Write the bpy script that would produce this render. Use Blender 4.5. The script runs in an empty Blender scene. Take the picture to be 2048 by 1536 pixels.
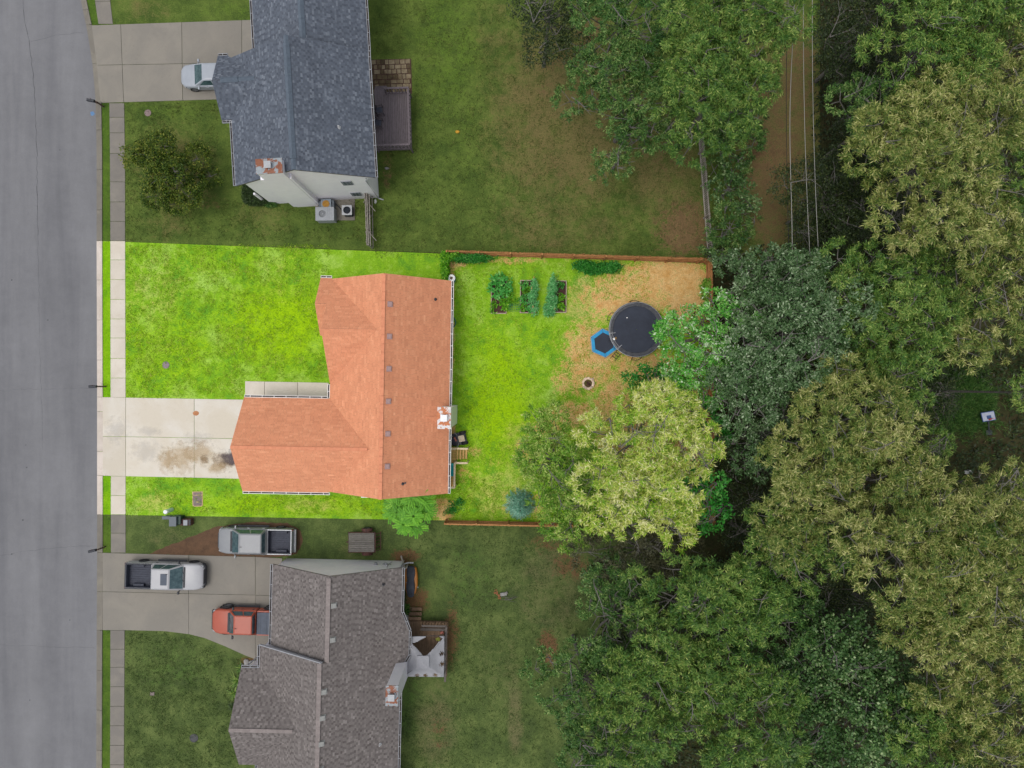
import bpy, math, random
import numpy as np
from mathutils import Vector, Matrix
R = math.radians
random.seed(7)
rng = np.random.default_rng(11)
sc = bpy.context.scene
col = sc.collection

# ------------------------------------------------------------------ camera, sky, sun, exposure
H, FPX = 55.0, 1420.0                       # flying height, focal length in pixels of the 2048 px photograph
cam = bpy.data.objects.new('camera', bpy.data.cameras.new('camera'))
col.objects.link(cam)
cam.location = (0, 0, H); cam.rotation_euler = (0, 0, 0)
cam.data.sensor_width = 36; cam.data.lens = 36 * FPX / 2048
cam.data.clip_end = 1000
sc.camera = cam
SUN_EL, SUN_AZ = 74, 205                    # azimuth counted from +x, anticlockwise
w = bpy.data.worlds.new('World'); sc.world = w; w.use_nodes = True
nt = w.node_tree
sky = nt.nodes.new('ShaderNodeTexSky'); sky.sky_type = 'NISHITA'; sky.sun_disc = False
sky.sun_elevation = R(SUN_EL); sky.sun_rotation = R(90 - SUN_AZ)
sky.air_density = 1.0; sky.dust_density = 3.0; sky.ozone_density = 0.6
hs = nt.nodes.new('ShaderNodeHueSaturation'); hs.inputs['Saturation'].default_value = 0.30   # overcast: grey sky
nt.links.new(sky.outputs[0], hs.inputs['Color'])
nt.links.new(hs.outputs[0], nt.nodes['Background'].inputs[0])
nt.nodes['Background'].inputs[1].default_value = 0.15
sl = bpy.data.lights.new('sun', 'SUN'); sl.energy = 0.5; sl.angle = R(20); sl.color = (1, .955, .90)
so = bpy.data.objects.new('sun', sl); col.objects.link(so)
d_ = Vector((math.cos(R(SUN_EL)) * math.cos(R(SUN_AZ)), math.cos(R(SUN_EL)) * math.sin(R(SUN_AZ)), math.sin(R(SUN_EL))))
so.rotation_euler = d_.to_track_quat('Z', 'Y').to_euler(); so.location = (0, 0, 80)
sc.view_settings.view_transform = 'Standard'; sc.view_settings.look = 'None'
sc.view_settings.gamma = 1; sc.view_settings.exposure = 0.42
sc.view_settings.use_curve_mapping = False
sc.cycles.max_bounces = 6; sc.cycles.diffuse_bounces = 3; sc.cycles.glossy_bounces = 3
sc.cycles.transmission_bounces = 4; sc.cycles.transparent_max_bounces = 6
sc.cycles.use_denoising = True

EXPO = 1.22                                 # what a white sheet on the ground reads under this light
def lin(c):
    c = c / 255
    return c / 12.92 if c <= .04045 else ((c + .055) / 1.055) ** 2.4
def C(r, g, b, k=1.0):
    return tuple(min(.85, lin(v) / EXPO * k) for v in (r, g, b))

def P(px, py, z=0.0):
    s = (H - z) / FPX
    return Vector(((px - 1024) * s, (768 - py) * s, z))
def P2(px, py, z=0.0):
    p = P(px, py, z); return (p.x, p.y)

# ------------------------------------------------------------------ tags
def tag(o, label=None, cat=None, group=None, kind=None):
    if label: o['label'] = label
    if cat: o['category'] = cat
    if group: o['group'] = group
    if kind: o['kind'] = kind
    return o
def empty(name, loc=(0, 0, 0), rz=0.0, **k):
    o = bpy.data.objects.new(name, None); col.objects.link(o)
    o.location = loc; o.rotation_euler = (0, 0, rz); o.empty_display_size = .3
    return tag(o, **k)
def copy_tree(o, parent=None):
    c = o.copy(); col.objects.link(c)
    if parent is not None: c.parent = parent
    for ch in list(o.children): copy_tree(ch, c)
    return c

# ------------------------------------------------------------------ mesh builder
class MB:
    def __init__(s): s.v = []; s.f = []; s.t = []; s.cuts = []
    def add(s, vs, fs, tint=0.5):
        b = len(s.v); s.cuts.append((b, len(s.f))); s.v += [tuple(p) for p in vs]
        for f in fs: s.f.append(tuple(i + b for i in f)); s.t.append(tint)
        return s
    def box(s, c, d, rz=0.0, m=None, tint=.5):
        x, y, z = d[0] / 2, d[1] / 2, d[2] / 2
        vs = [Vector(q) for q in ((-x, -y, -z), (x, -y, -z), (x, y, -z), (-x, y, -z), (-x, -y, z), (x, -y, z), (x, y, z), (-x, y, z))]
        if m is not None: vs = [m @ q for q in vs]
        if rz: M = Matrix.Rotation(rz, 3, 'Z'); vs = [M @ q for q in vs]
        vs = [q + Vector(c) for q in vs]
        return s.add(vs, [(0, 3, 2, 1), (4, 5, 6, 7), (0, 1, 5, 4), (1, 2, 6, 5), (2, 3, 7, 6), (3, 0, 4, 7)], tint)
    def beam(s, a, b, wd, th, up=(0, 0, 1), tint=.5):
        a, b = Vector(a), Vector(b); d = (b - a); L = d.length; d.normalize()
        side = d.cross(Vector(up))
        if side.length < 1e-4: side = d.cross(Vector((0, 1, 0)))
        side.normalize(); u = side.cross(d)
        m = Matrix((d, side, u)).transposed()
        return s.box((a + b) / 2, (L, wd, th), m=m, tint=tint)
    def prism(s, poly, z0, z1, tint=.5):
        n = len(poly)
        if sum(poly[i][0] * poly[(i + 1) % n][1] - poly[(i + 1) % n][0] * poly[i][1] for i in range(n)) < 0: poly = poly[::-1]
        vs = [(p[0], p[1], z0) for p in poly] + [(p[0], p[1], z1) for p in poly]
        fs = [tuple(range(n - 1, -1, -1)), tuple(range(n, 2 * n))] + [(i, (i + 1) % n, n + (i + 1) % n, n + i) for i in range(n)]
        return s.add(vs, fs, tint)
    def hull(s, top, off, tint=.5):           # slab: polygon and its copy moved by off
        n = len(top); off = Vector(off)
        vs = [Vector(p) for p in top] + [Vector(p) + off for p in top]
        return s.add(vs, [tuple(range(n)), tuple(range(2 * n - 1, n - 1, -1))] + [(i, n + i, n + (i + 1) % n, (i + 1) % n) for i in range(n)], tint)
    def tube(s, pts, r, n=8, tint=.5, caps=True):
        pts = [Vector(p) for p in pts]; k = len(pts)
        if not hasattr(r, '__len__'): r = [r] * k
        rings = []; ref = None
        for i, p in enumerate(pts):
            d = (pts[min(i + 1, k - 1)] - pts[max(i - 1, 0)])
            if d.length < 1e-9: d = Vector((0, 0, 1))
            d.normalize()
            if ref is None: ref = Vector((0, 0, 1)) if abs(d.z) < .9 else Vector((1, 0, 0))
            u = d.cross(ref)
            if u.length < 1e-4: u = d.cross(Vector((.3, 1, .2)))
            u.normalize(); v = d.cross(u)
            rings.append([p + (u * math.cos(2 * math.pi * j / n) + v * math.sin(2 * math.pi * j / n)) * r[i] for j in range(n)])
        vs = [q for ring in rings for q in ring]
        fs = [(i * n + j, i * n + (j + 1) % n, (i + 1) * n + (j + 1) % n, (i + 1) * n + j) for i in range(k - 1) for j in range(n)]
        if caps: fs += [tuple(range(n - 1, -1, -1)), tuple((k - 1) * n + j for j in range(n))]
        return s.add(vs, fs, tint)
    def lathe(s, prof, c=(0, 0, 0), n=20, m=None, tint=.5, caps=True):
        vs = []
        for r, z in prof:
            for j in range(n):
                q = Vector((r * math.cos(2 * math.pi * j / n), r * math.sin(2 * math.pi * j / n), z))
                if m is not None: q = m @ q
                vs.append(q + Vector(c))
        k = len(prof)
        fs = [(i * n + j, i * n + (j + 1) % n, (i + 1) * n + (j + 1) % n, (i + 1) * n + j) for i in range(k - 1) for j in range(n)]
        if caps: fs += [tuple(range(n - 1, -1, -1)), tuple((k - 1) * n + j for j in range(n))]
        return s.add(vs, fs, tint)
    def loft(s, rings, closed=True, caps=True, tint=.5):
        n = len(rings[0]); vs = [q for r in rings for q in r]; k = len(rings)
        fs = [(i * n + j, i * n + (j + 1) % n, (i + 1) * n + (j + 1) % n, (i + 1) * n + j) for i in range(k - 1) for j in range(n if closed else n - 1)]
        if caps: fs += [tuple(range(n - 1, -1, -1)), tuple((k - 1) * n + j for j in range(n))]
        return s.add(vs, fs, tint)
    def build(s, name, mat, parent=None, smooth=False, bevel=0, loc=None, rz=None, seg=2, subs=0, **k):
        me = bpy.data.meshes.new(name); me.from_pydata([tuple(q) for q in s.v], [], s.f); me.update()
        if mat is not None: me.materials.append(mat)
        if len(set(s.t)) > 1:
            a = me.attributes.new('tint', 'FLOAT', 'FACE'); a.data.foreach_set('value', np.array(s.t, dtype=np.float32))
        o = bpy.data.objects.new(name, me); col.objects.link(o)
        if smooth: me.polygons.foreach_set('use_smooth', [True] * len(me.polygons))
        if bevel:
            b = o.modifiers.new('bevel', 'BEVEL'); b.width = bevel; b.segments = seg; b.limit_method = 'ANGLE'; b.angle_limit = R(35)
        if subs:
            q = o.modifiers.new('subsurf', 'SUBSURF'); q.levels = subs; q.render_levels = subs
        if parent is not None: o.parent = parent
        if loc is not None: o.location = loc
        if rz is not None: o.rotation_euler = (0, 0, rz)
        return tag(o, **k)

def build_each(mb, name, mat, parent=None, **k):
    """every piece that was added becomes an object of its own"""
    out = []; i0 = 0; used = 0
    groups = []; start = 0
    for n_v, n_f in mb.cuts: groups.append((n_v, n_f))
    groups.append((len(mb.v), len(mb.f)))
    for (v0, f0), (v1, f1) in zip(groups[:-1], groups[1:]):
        q = MB(); q.add(mb.v[v0:v1], [tuple(i - v0 for i in f) for f in mb.f[f0:f1]]); out.append(q.build(name, mat, parent, **k))
    return out

def quads(name, V, mat, tint=None, parent=None, k=4):
    """mesh of loose k-gons from an (n*k,3) array"""
    V = np.asarray(V, dtype=np.float32); n = len(V) // k
    me = bpy.data.meshes.new(name)
    me.vertices.add(len(V)); me.vertices.foreach_set('co', V.ravel())
    me.loops.add(n * k); me.loops.foreach_set('vertex_index', np.arange(n * k, dtype=np.int32))
    me.polygons.add(n); me.polygons.foreach_set('loop_start', np.arange(0, n * k, k, dtype=np.int32))
    me.polygons.foreach_set('loop_total', np.full(n, k, dtype=np.int32))
    me.update(calc_edges=True)
    me.materials.append(mat)
    if tint is not None:
        a = me.attributes.new('tint', 'FLOAT', 'FACE'); a.data.foreach_set('value', np.asarray(tint, dtype=np.float32))
    o = bpy.data.objects.new(name, me); col.objects.link(o)
    if parent is not None: o.parent = parent
    return o

# ------------------------------------------------------------------ noise in numpy (for where soil and dry grass lie)
_lat = rng.random((256, 256))
def vnoise(x, y):
    x = np.asarray(x, float); y = np.asarray(y, float)
    xi = np.floor(x).astype(int); yi = np.floor(y).astype(int)
    fx = x - xi; fy = y - yi; fx = fx * fx * (3 - 2 * fx); fy = fy * fy * (3 - 2 * fy)
    g = lambda a, b: _lat[a % 256, b % 256]
    return (g(xi, yi) * (1 - fx) + g(xi + 1, yi) * fx) * (1 - fy) + (g(xi, yi + 1) * (1 - fx) + g(xi + 1, yi + 1) * fx) * fy
def fbm(x, y, o=4):
    t = 0; a = .5; s = 0
    for k in range(o):
        t = t + a * vnoise(x * 2 ** k + 17.3 * k, y * 2 ** k + 9.1 * k); s += a; a *= .55
    return t / s

# ------------------------------------------------------------------ materials
def newmat(name):
    m = bpy.data.materials.new(name); m.use_nodes = True
    n = m.node_tree.nodes; return m, n, m.node_tree.links, n['Principled BSDF']
def N(n, typ, **k):
    q = n.new(typ)
    for a, b in k.items():
        if a in q.inputs: q.inputs[a].default_value = b
        else: setattr(q, a, b)
    return q
def mixc(n, l, f, a, b, bt='MIX'):
    m = n.new('ShaderNodeMix'); m.data_type = 'RGBA'; m.blend_type = bt
    for idx, v in ((0, f), (6, a), (7, b)):
        if hasattr(v, 'type') and not isinstance(v, (tuple, float, int)): l.new(v, m.inputs[idx])
        elif idx == 0: m.inputs[0].default_value = v
        else: m.inputs[idx].default_value = (*v, 1)
    return m.outputs[2]
def ramp(n, l, f, stops):
    r = n.new('ShaderNodeValToRGB'); e = r.color_ramp.elements
    while len(e) < len(stops): e.new(.5)
    for q, (p, c) in zip(e, stops): q.position = p; q.color = (*c, 1) if len(c) == 3 else c
    if f is not None: l.new(f, r.inputs[0])
    return r.outputs[0]
def mrange(n, l, f, a, b, c=0., d=1.):
    r = n.new('ShaderNodeMapRange'); r.inputs[1].default_value = a; r.inputs[2].default_value = b
    r.inputs[3].default_value = c; r.inputs[4].default_value = d; l.new(f, r.inputs[0]); return r.outputs[0]
def noise(n, l, co, sc_, det=4, rough=.6, dist=0.):
    t = N(n, 'ShaderNodeTexNoise', Scale=sc_, Detail=det, Roughness=rough, Distortion=dist); l.new(co, t.inputs['Vector']); return t.outputs[0]
def bump(n, l, bs, h, st=.3, dist=.02):
    b = N(n, 'ShaderNodeBump', Strength=st, Distance=dist); l.new(h, b.inputs['Height']); l.new(b.outputs[0], bs.inputs['Normal'])

def pm(name, c, c2=None, sc_=6., rough=.6, bmp=0., metal=0., spec=.4, stretch=None, fine=0., vary=0.):
    """surface with a mottled colour between c and c2"""
    m, n, l, bs = newmat(name)
    bs.inputs['Roughness'].default_value = rough; bs.inputs['Metallic'].default_value = metal
    bs.inputs['Specular IOR Level'].default_value = spec
    tc = n.new('ShaderNodeTexCoord'); co = tc.outputs['Object']
    if stretch:
        mp = N(n, 'ShaderNodeMapping', Scale=stretch); l.new(co, mp.inputs[0]); co = mp.outputs[0]
    if c2 is None: c2 = tuple(v * .86 for v in c)
    f = noise(n, l, co, sc_, 5, .65)
    out = ramp(n, l, f, [(.34, c), (.66, c2)])
    if fine:
        g = noise(n, l, co, sc_ * 14, 2, .7)
        out = mixc(n, l, 1.0, out, ramp(n, l, g, [(.3, (1 - fine,) * 3), (.7, (1 + fine * .4,) * 3)]), 'MULTIPLY')
    if vary:
        oi = n.new('ShaderNodeObjectInfo'); out = mixc(n, l, 1.0, out, ramp(n, l, oi.outputs['Random'], [(0, (1 - vary,) * 3), (1, (1 + vary * .7,) * 3)]), 'MULTIPLY')
    l.new(out, bs.inputs['Base Color'])
    if bmp: bump(n, l, bs, f, bmp, .02)
    return m

def tintmat(name, stops, rough=.85, sc_=1.2, amp=.25, bmp=.0, spec=.25):
    """surface whose pieces carry their own shade in the attribute tint"""
    m, n, l, bs = newmat(name)
    a = n.new('ShaderNodeAttribute'); a.attribute_name = 'tint'
    tc = n.new('ShaderNodeTexCoord')
    f = noise(n, l, tc.outputs['Object'], sc_, 4, .6)
    c = ramp(n, l, a.outputs['Fac'], stops)
    c = mixc(n, l, 1.0, c, ramp(n, l, f, [(.3, (1 - amp,) * 3), (.7, (1 + amp * .5,) * 3)]), 'MULTIPLY')
    g = noise(n, l, tc.outputs['Object'], 45, 2, .7)
    c = mixc(n, l, 1.0, c, ramp(n, l, g, [(.3, (.82,) * 3), (.7, (1.1,) * 3)]), 'MULTIPLY')
    l.new(c, bs.inputs['Base Color']); bs.inputs['Roughness'].default_value = rough
    bs.inputs['Specular IOR Level'].default_value = spec
    if bmp: bump(n, l, bs, g, bmp, .01)
    return m

def leafmat(name, stops, trans=.3, rough=.5, spec=.35):
    m, n, l, bs = newmat(name)
    a = n.new('ShaderNodeAttribute'); a.attribute_name = 'tint'
    c = ramp(n, l, a.outputs['Fac'], stops)
    l.new(c, bs.inputs['Base Color']); bs.inputs['Roughness'].default_value = rough
    bs.inputs['Specular IOR Level'].default_value = spec
    tr = n.new('ShaderNodeBsdfTranslucent'); l.new(c, tr.inputs[0])
    mx = n.new('ShaderNodeMixShader'); mx.inputs[0].default_value = trans
    l.new(bs.outputs[0], mx.inputs[1]); l.new(tr.outputs[0], mx.inputs[2])
    l.new(mx.outputs[0], n['Material Output'].inputs[0])
    return m

def lawnmat(name, gs, dry, dirt, lush, gain=1.6):
    """grass: three greens mottled, with dry grass, lush patches and bare soil where the attributes say they lie"""
    m, n, l, bs = newmat(name)
    tc = n.new('ShaderNodeTexCoord'); co = tc.outputs['Object']
    big = noise(n, l, co, .45, 4, .6); mid = noise(n, l, co, 1.7, 4, .65); fin = noise(n, l, co, 9, 4, .75); vf = noise(n, l, co, 34, 3, .8)
    def at(k):
        a = n.new('ShaderNodeAttribute'); a.attribute_name = k; return a.outputs['Fac']
    def mth(op, a, b):
        q = n.new('ShaderNodeMath'); q.operation = op
        for i, v in enumerate((a, b)):
            if isinstance(v, (int, float)): q.inputs[i].default_value = v
            else: l.new(v, q.inputs[i])
        return q.outputs[0]
    mm = mth('ADD', mth('MULTIPLY', big, .55), mth('ADD', mth('MULTIPLY', mid, .3), mth('MULTIPLY', fin, .15)))
    c = ramp(n, l, mm, [(.40, gs[0]), (.5, gs[1]), (.60, gs[2])])
    nz = mth('ADD', mth('MULTIPLY', mid, .5), mth('MULTIPLY', fin, .5))
    lf = mrange(n, l, mth('ADD', at('lush'), mth('MULTIPLY', mth('SUBTRACT', nz, .5), 3.2)), .2, .95)
    c = mixc(n, l, lf, c, lush)
    df = mrange(n, l, mth('ADD', at('dry'), mth('MULTIPLY', mth('SUBTRACT', nz, .5), 2.0)), .3, .8)
    c = mixc(n, l, mth('MULTIPLY', df, .8), c, dry)
    dd = ramp(n, l, mid, [(.3, dirt[0]), (.7, dirt[1])])
    sf = mrange(n, l, mth('ADD', at('soil'), mth('MULTIPLY', mth('SUBTRACT', nz, .5), 3.4)), .36, .74)
    c = mixc(n, l, mth('MULTIPLY', sf, .93), c, dd)
    c = mixc(n, l, 1.0, c, ramp(n, l, vf, [(.3, (.58,) * 3), (.5, (.97,) * 3), (.7, (1.36,) * 3)]), 'MULTIPLY')
    c = mixc(n, l, 1.0, c, ramp(n, l, fin, [(.3, (.78 * gain,) * 3), (.7, (1.16 * gain,) * 3)]), 'MULTIPLY')
    l.new(c, bs.inputs['Base Color']); bs.inputs['Roughness'].default_value = .9; bs.inputs['Specular IOR Level'].default_value = .1
    bump(n, l, bs, mth('ADD', vf, fin), .5, .03)
    return m

def concrete(name, c, c2, stain, sc_=.7):
    m, n, l, bs = newmat(name)
    tc = n.new('ShaderNodeTexCoord'); co = tc.outputs['Object']
    oi = n.new('ShaderNodeObjectInfo')
    ad = n.new('ShaderNodeVectorMath'); ad.operation = 'ADD'; l.new(co, ad.inputs[0])
    mu = n.new('ShaderNodeMath'); mu.operation = 'MULTIPLY'; l.new(oi.outputs['Random'], mu.inputs[0]); mu.inputs[1].default_value = 31.
    l.new(mu.outputs[0], ad.inputs[1]); co2 = ad.outputs[0]
    a = noise(n, l, co2, sc_, 5, .62, .6); b = noise(n, l, co2, 3.3, 5, .7); f = noise(n, l, co, 42, 3, .8)
    out = ramp(n, l, a, [(.33, c), (.6, c2)])
    out = mixc(n, l, mrange(n, l, b, .56, .78, 0, .55), out, stain)
    out = mixc(n, l, 1., out, ramp(n, l, f, [(.3, (.9,) * 3), (.7, (1.05,) * 3)]), 'MULTIPLY')
    out = mixc(n, l, 1., out, ramp(n, l, oi.outputs['Random'], [(0, (.94,) * 3), (1, (1.04,) * 3)]), 'MULTIPLY')
    l.new(out, bs.inputs['Base Color']); bs.inputs['Roughness'].default_value = .88; bs.inputs['Specular IOR Level'].default_value = .25
    bump(n, l, bs, f, .15, .005)
    return m

def asphalt(name):
    m, n, l, bs = newmat(name)
    tc = n.new('ShaderNodeTexCoord'); co = tc.outputs['Object']
    mp = N(n, 'ShaderNodeMapping', Scale=(1, .09, 1)); l.new(co, mp.inputs[0])
    a = noise(n, l, mp.outputs[0], .55, 4, .6, .4); b = noise(n, l, co, 1.1, 5, .7); f = noise(n, l, co, 30, 3, .85); g = noise(n, l, co, .16, 2, .5)
    out = ramp(n, l, a, [(.3, C(117, 117, 120)), (.7, C(134, 134, 136))])
    out = mixc(n, l, 1., out, ramp(n, l, b, [(.3, (.93,) * 3), (.7, (1.05,) * 3)]), 'MULTIPLY')
    out = mixc(n, l, 1., out, ramp(n, l, g, [(.3, (.94,) * 3), (.7, (1.06,) * 3)]), 'MULTIPLY')
    out = mixc(n, l, 1., out, ramp(n, l, f, [(.3, (.84,) * 3), (.72, (1.12,) * 3)]), 'MULTIPLY')
    l.new(out, bs.inputs['Base Color']); bs.inputs['Roughness'].default_value = .9; bs.inputs['Specular IOR Level'].default_value = .2
    bump(n, l, bs, f, .35, .006)
    return m

def rustcap(name, base, rust, dark, sx, sy):
    """sheet metal cap with rust creeping in from its edges"""
    m, n, l, bs = newmat(name)
    tc = n.new('ShaderNodeTexCoord'); co = tc.outputs['Object']
    f = noise(n, l, co, 2.4, 4, .6, .8); g = noise(n, l, co, 7, 4, .7)
    q = ramp(n, l, f, [(.47, base), (.5, rust), (.6, rust), (.7, dark)])
    c = mixc(n, l, 1., q, ramp(n, l, g, [(.3, (.85,) * 3), (.7, (1.1,) * 3)]), 'MULTIPLY')
    l.new(c, bs.inputs['Base Color']); bs.inputs['Roughness'].default_value = .6
    return m

M = {}
M['asphalt'] = asphalt('asphalt')
M['crack'] = pm('crack_fill', C(70, 70, 72), C(92, 92, 94), 3, .9)
M['kerb'] = concrete('kerb_concrete', C(140, 134, 122), C(126, 121, 112), C(112, 105, 94))
M['walk'] = concrete('walk_concrete', C(142, 136, 126), C(130, 125, 118), C(118, 112, 102))
M['lotwalk'] = concrete('brightened_walk_concrete', C(226, 217, 202), C(215, 205, 188), C(196, 182, 160), .5)  # lighter copy of the walk concrete, the lot's brightening painted in
M['lotdrive'] = concrete('brightened_drive_concrete', C(226, 219, 206), C(218, 208, 190), C(203, 192, 172), .45)  # drive concrete with the lot's brightening put into its colour
M['lotkerb'] = concrete('brightened_kerb_concrete', C(222, 210, 198), C(206, 194, 180), C(190, 172, 155))  # kerb concrete again, lightened to carry the lot's brightening
M['drive'] = concrete('drive_concrete', C(149, 143, 132), C(139, 134, 125), C(128, 122, 112), .4)
M['stain'] = pm('oil_stain', C(150, 126, 92), C(176, 152, 118), 3, .8)
M['wetstain'] = pm('damp_stain', C(104, 84, 66), C(96, 88, 88), 2.2, .5)
M['lawnN'] = lawnmat('north_lawn_grass', (C(66, 84, 36), C(80, 97, 42), C(94, 110, 50)), C(112, 98, 64), (C(122, 98, 70), C(100, 80, 56)), C(86, 112, 38), gain=1.28)
M['lawnS'] = lawnmat('south_lawn_grass', (C(62, 75, 41), C(75, 89, 47), C(91, 103, 57)), C(100, 96, 66), (C(112, 80, 56), C(90, 68, 48)), C(66, 100, 40), gain=1.42)
M['lawnL'] = lawnmat('lot_lawn_grass', (C(96, 146, 38), C(124, 166, 32), C(148, 182, 76)), C(184, 172, 104), (C(214, 180, 128), C(190, 140, 82)), C(140, 178, 12), gain=1.38)  # lot's brightening put into the grass colours
M['verge'] = lawnmat('verge_grass', (C(62, 86, 30), C(74, 98, 34), C(86, 108, 40)), C(100, 92, 54), (C(112, 88, 60), C(96, 76, 52)), C(76, 108, 30), gain=1.25)
M['verL'] = lawnmat('lot_verge_grass', (C(104, 158, 20), C(122, 172, 16), C(140, 182, 30)), C(160, 160, 70), (C(200, 160, 110), C(186, 146, 96)), C(120, 186, 10), gain=1.15)  # verge greens raised to paint in the lot's brightening
M['floor'] = lawnmat('forest_floor', (C(52, 52, 32), C(58, 60, 36), C(66, 68, 40)), C(76, 66, 48), (C(74, 58, 44), C(62, 48, 36)), C(58, 74, 34), gain=1.1)
M['bluesh'] = tintmat('blue_grey_shingle', [(0, C(80, 86, 97)), (.45, C(95, 102, 113)), (.8, C(106, 113, 124)), (1, C(124, 131, 141))], amp=.14)
M['orsh'] = tintmat('terracotta_shingle', [(0, C(214, 142, 106)), (.5, C(230, 156, 117)), (1, C(246, 178, 136))], amp=.08)
M['tansh'] = tintmat('taupe_shingle', [(0, C(98, 91, 88)), (.45, C(121, 114, 111)), (.8, C(134, 127, 123)), (1, C(146, 139, 135))], amp=.12)
M['bluecap'] = pm('blue_grey_ridge', C(98, 110, 122), C(86, 96, 108), 5, .8)
M['orcap'] = pm('terracotta_ridge', C(230, 152, 114), C(218, 140, 104), 5, .85, vary=0.04)
M['tancap'] = pm('taupe_ridge', C(148, 138, 134), C(132, 122, 118), 5, .85, vary=0.08)
M['deckboard'] = pm('roof_boarding', C(90, 84, 78), None, 5)
M['white'] = pm('white_siding', (.75, .73, .755), (.70, .68, .71), 1.5, .6)
M['lotwhite'] = pm('brightened_white_trim', (.84, .83, .81), (.78, .77, .75), 2, .5)  # white raised to paint in the lot's brightening
M['trim'] = pm('grey_white_trim', C(170, 172, 176), C(156, 158, 164), 3, .5)
M['gutterin'] = pm('gutter_shade', C(52, 46, 44), C(70, 60, 52), 6, .9)  # dark colour stands for the shade inside the gutters
M['glass'] = pm('window_glass', C(74, 84, 92), C(84, 94, 102), 2, .3, spec=.25)
M['orvent'] = pm('rosy_roof_vent', C(196, 164, 160), C(178, 146, 142), 8, .5)
M['greyvent'] = pm('grey_roof_vent', C(168, 168, 162), C(150, 150, 146), 8, .5)
M['pipe'] = pm('dark_pipe', C(62, 62, 66), None, 8, .5)
M['palepipe'] = pm('pale_pipe', C(190, 190, 190), None, 8, .5)
M['rustN'] = rustcap('rusty_grey_cap', C(150, 158, 162), C(140, 82, 52), C(126, 70, 44), 1, 1)
M['rustL'] = rustcap('rusty_brown_cap', C(228, 224, 222), C(206, 122, 70), C(160, 106, 100), 1, 1)
M['flue'] = pm('flue_white', C(178, 180, 182), None, 6, .4)
M['lotflue'] = pm('brightened_flue_white', C(250, 250, 252), None, 6, .4)  # flue white again, with the lot's brightening put into the colour
M['tyre'] = pm('tyre_rubber', C(38, 38, 40), C(52, 52, 54), 8, .85)
M['rim'] = pm('alloy_rim', C(150, 152, 156), None, 8, .35, metal=.6)
M['blackpl'] = pm('black_plastic', C(46, 48, 52), C(58, 60, 66), 9, .6)
M['liner'] = pm('bed_liner', C(58, 60, 72), C(70, 74, 86), 5, .7)
def paint(name, c, c2, rough=.42):
    m = pm(name, c, c2, 1.2, rough, spec=.45)
    b = m.node_tree.nodes['Principled BSDF']; b.inputs['Coat Weight'].default_value = .15; b.inputs['Coat Roughness'].default_value = .2
    return m
M['silverp'] = paint('silver_paint', C(140, 142, 144), C(132, 134, 137))
M['carsil'] = paint('car_silver_paint', C(166, 172, 180), C(156, 162, 170))
M['whitep'] = paint('white_paint', C(178, 178, 180), C(170, 170, 173))
M['orange'] = paint('orange_red_paint', C(176, 84, 60), C(166, 78, 56))
M['carglass'] = pm('car_glass', C(50, 74, 80), C(84, 108, 112), 3.5, .12, spec=.5)
M['lamp'] = pm('lamp_lens', C(150, 154, 158), None, 9, .3, spec=.3)
M['redlamp'] = pm('red_lens', C(120, 40, 38), None, 9, .2, spec=.5)
M['tonneau'] = pm('tonneau_vinyl', C(84, 92, 106), C(76, 84, 96), 3, .6)
M['greywood'] = pm('weathered_wood', C(120, 112, 106), C(98, 90, 84), 4, .9, .3, stretch=(1, 6, 6), fine=.2, vary=0.15)
M['darkwood'] = pm('dark_stained_deck', C(122, 112, 116), C(108, 98, 102), 3, .8, .2, stretch=(3, 1, 3), fine=.2, vary=0.1)
M['brownwood'] = pm('brown_deck_wood', C(138, 112, 88), C(112, 90, 70), 3, .85, .3, stretch=(4, 1, 4), fine=.25, vary=0.2)
M['yellowwood'] = pm('fresh_deck_wood', C(240, 200, 128), C(222, 176, 104), 3, .8, .2, stretch=(1, 5, 5), fine=.2, vary=0.12)
M['palewood'] = pm('pale_rail_wood', C(232, 212, 178), C(216, 194, 158), 3, .8, .2, fine=.1)
M['cedar'] = pm('cedar_fence_wood', C(200, 146, 92), C(172, 116, 68), 3, .85, .2, fine=.2, vary=0.16)
M['fencegrey'] = pm('grey_fence_wood', C(172, 164, 154), C(146, 138, 128), 4, .9, .2, fine=.25, vary=0.2)
M['trailerwood'] = pm('silvered_plank', C(138, 134, 128), C(104, 98, 92), 4, .9, .3, stretch=(1, 8, 8), fine=.3, vary=0.2)
M['rustmetal'] = pm('rusty_steel', C(96, 60, 50), C(66, 46, 44), 6, .8)
M['paver'] = pm('mossy_paver', C(162, 148, 120), C(124, 108, 80), 2.2, .9, .3, fine=.2, vary=0.18)
M['paver2'] = pm('dark_mossy_paver', C(106, 92, 66), C(78, 64, 42), 2.2, .9, .3, fine=.2, vary=0.25)
M['stone'] = pm('pale_stone', C(250, 228, 204), C(224, 192, 162), 9, .9, .3, vary=0.25)
M['ash'] = pm('fire_ash', C(122, 92, 72), C(92, 70, 56), 8, .95, .4)
M['soil'] = pm('garden_soil', C(96, 66, 58), C(70, 46, 42), 9, .95, .5, fine=.3)
M['bedwood'] = pm('bed_board', C(206, 186, 172), C(184, 162, 148), 5, .8)
M['bark'] = pm('grey_bark', C(126, 122, 116), C(96, 92, 88), 8, .9, .4)
M['browndirt'] = pm('reddish_dirt', C(112, 84, 62), C(92, 70, 52), 1.6, .95, .4, fine=.3)
M['tramp'] = pm('trampoline_mat', C(48, 53, 66), C(56, 62, 76), 1.2, .75, fine=.08)
M['pad'] = pm('black_pad', C(48, 50, 56), C(82, 84, 90), 5, .5)
M['bluepad'] = pm('blue_pad', C(22, 160, 214), C(12, 142, 198), 4, .45)
M['steel'] = pm('galvanised_steel', C(176, 178, 182), C(150, 152, 156), 6, .4, metal=.3)
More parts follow.
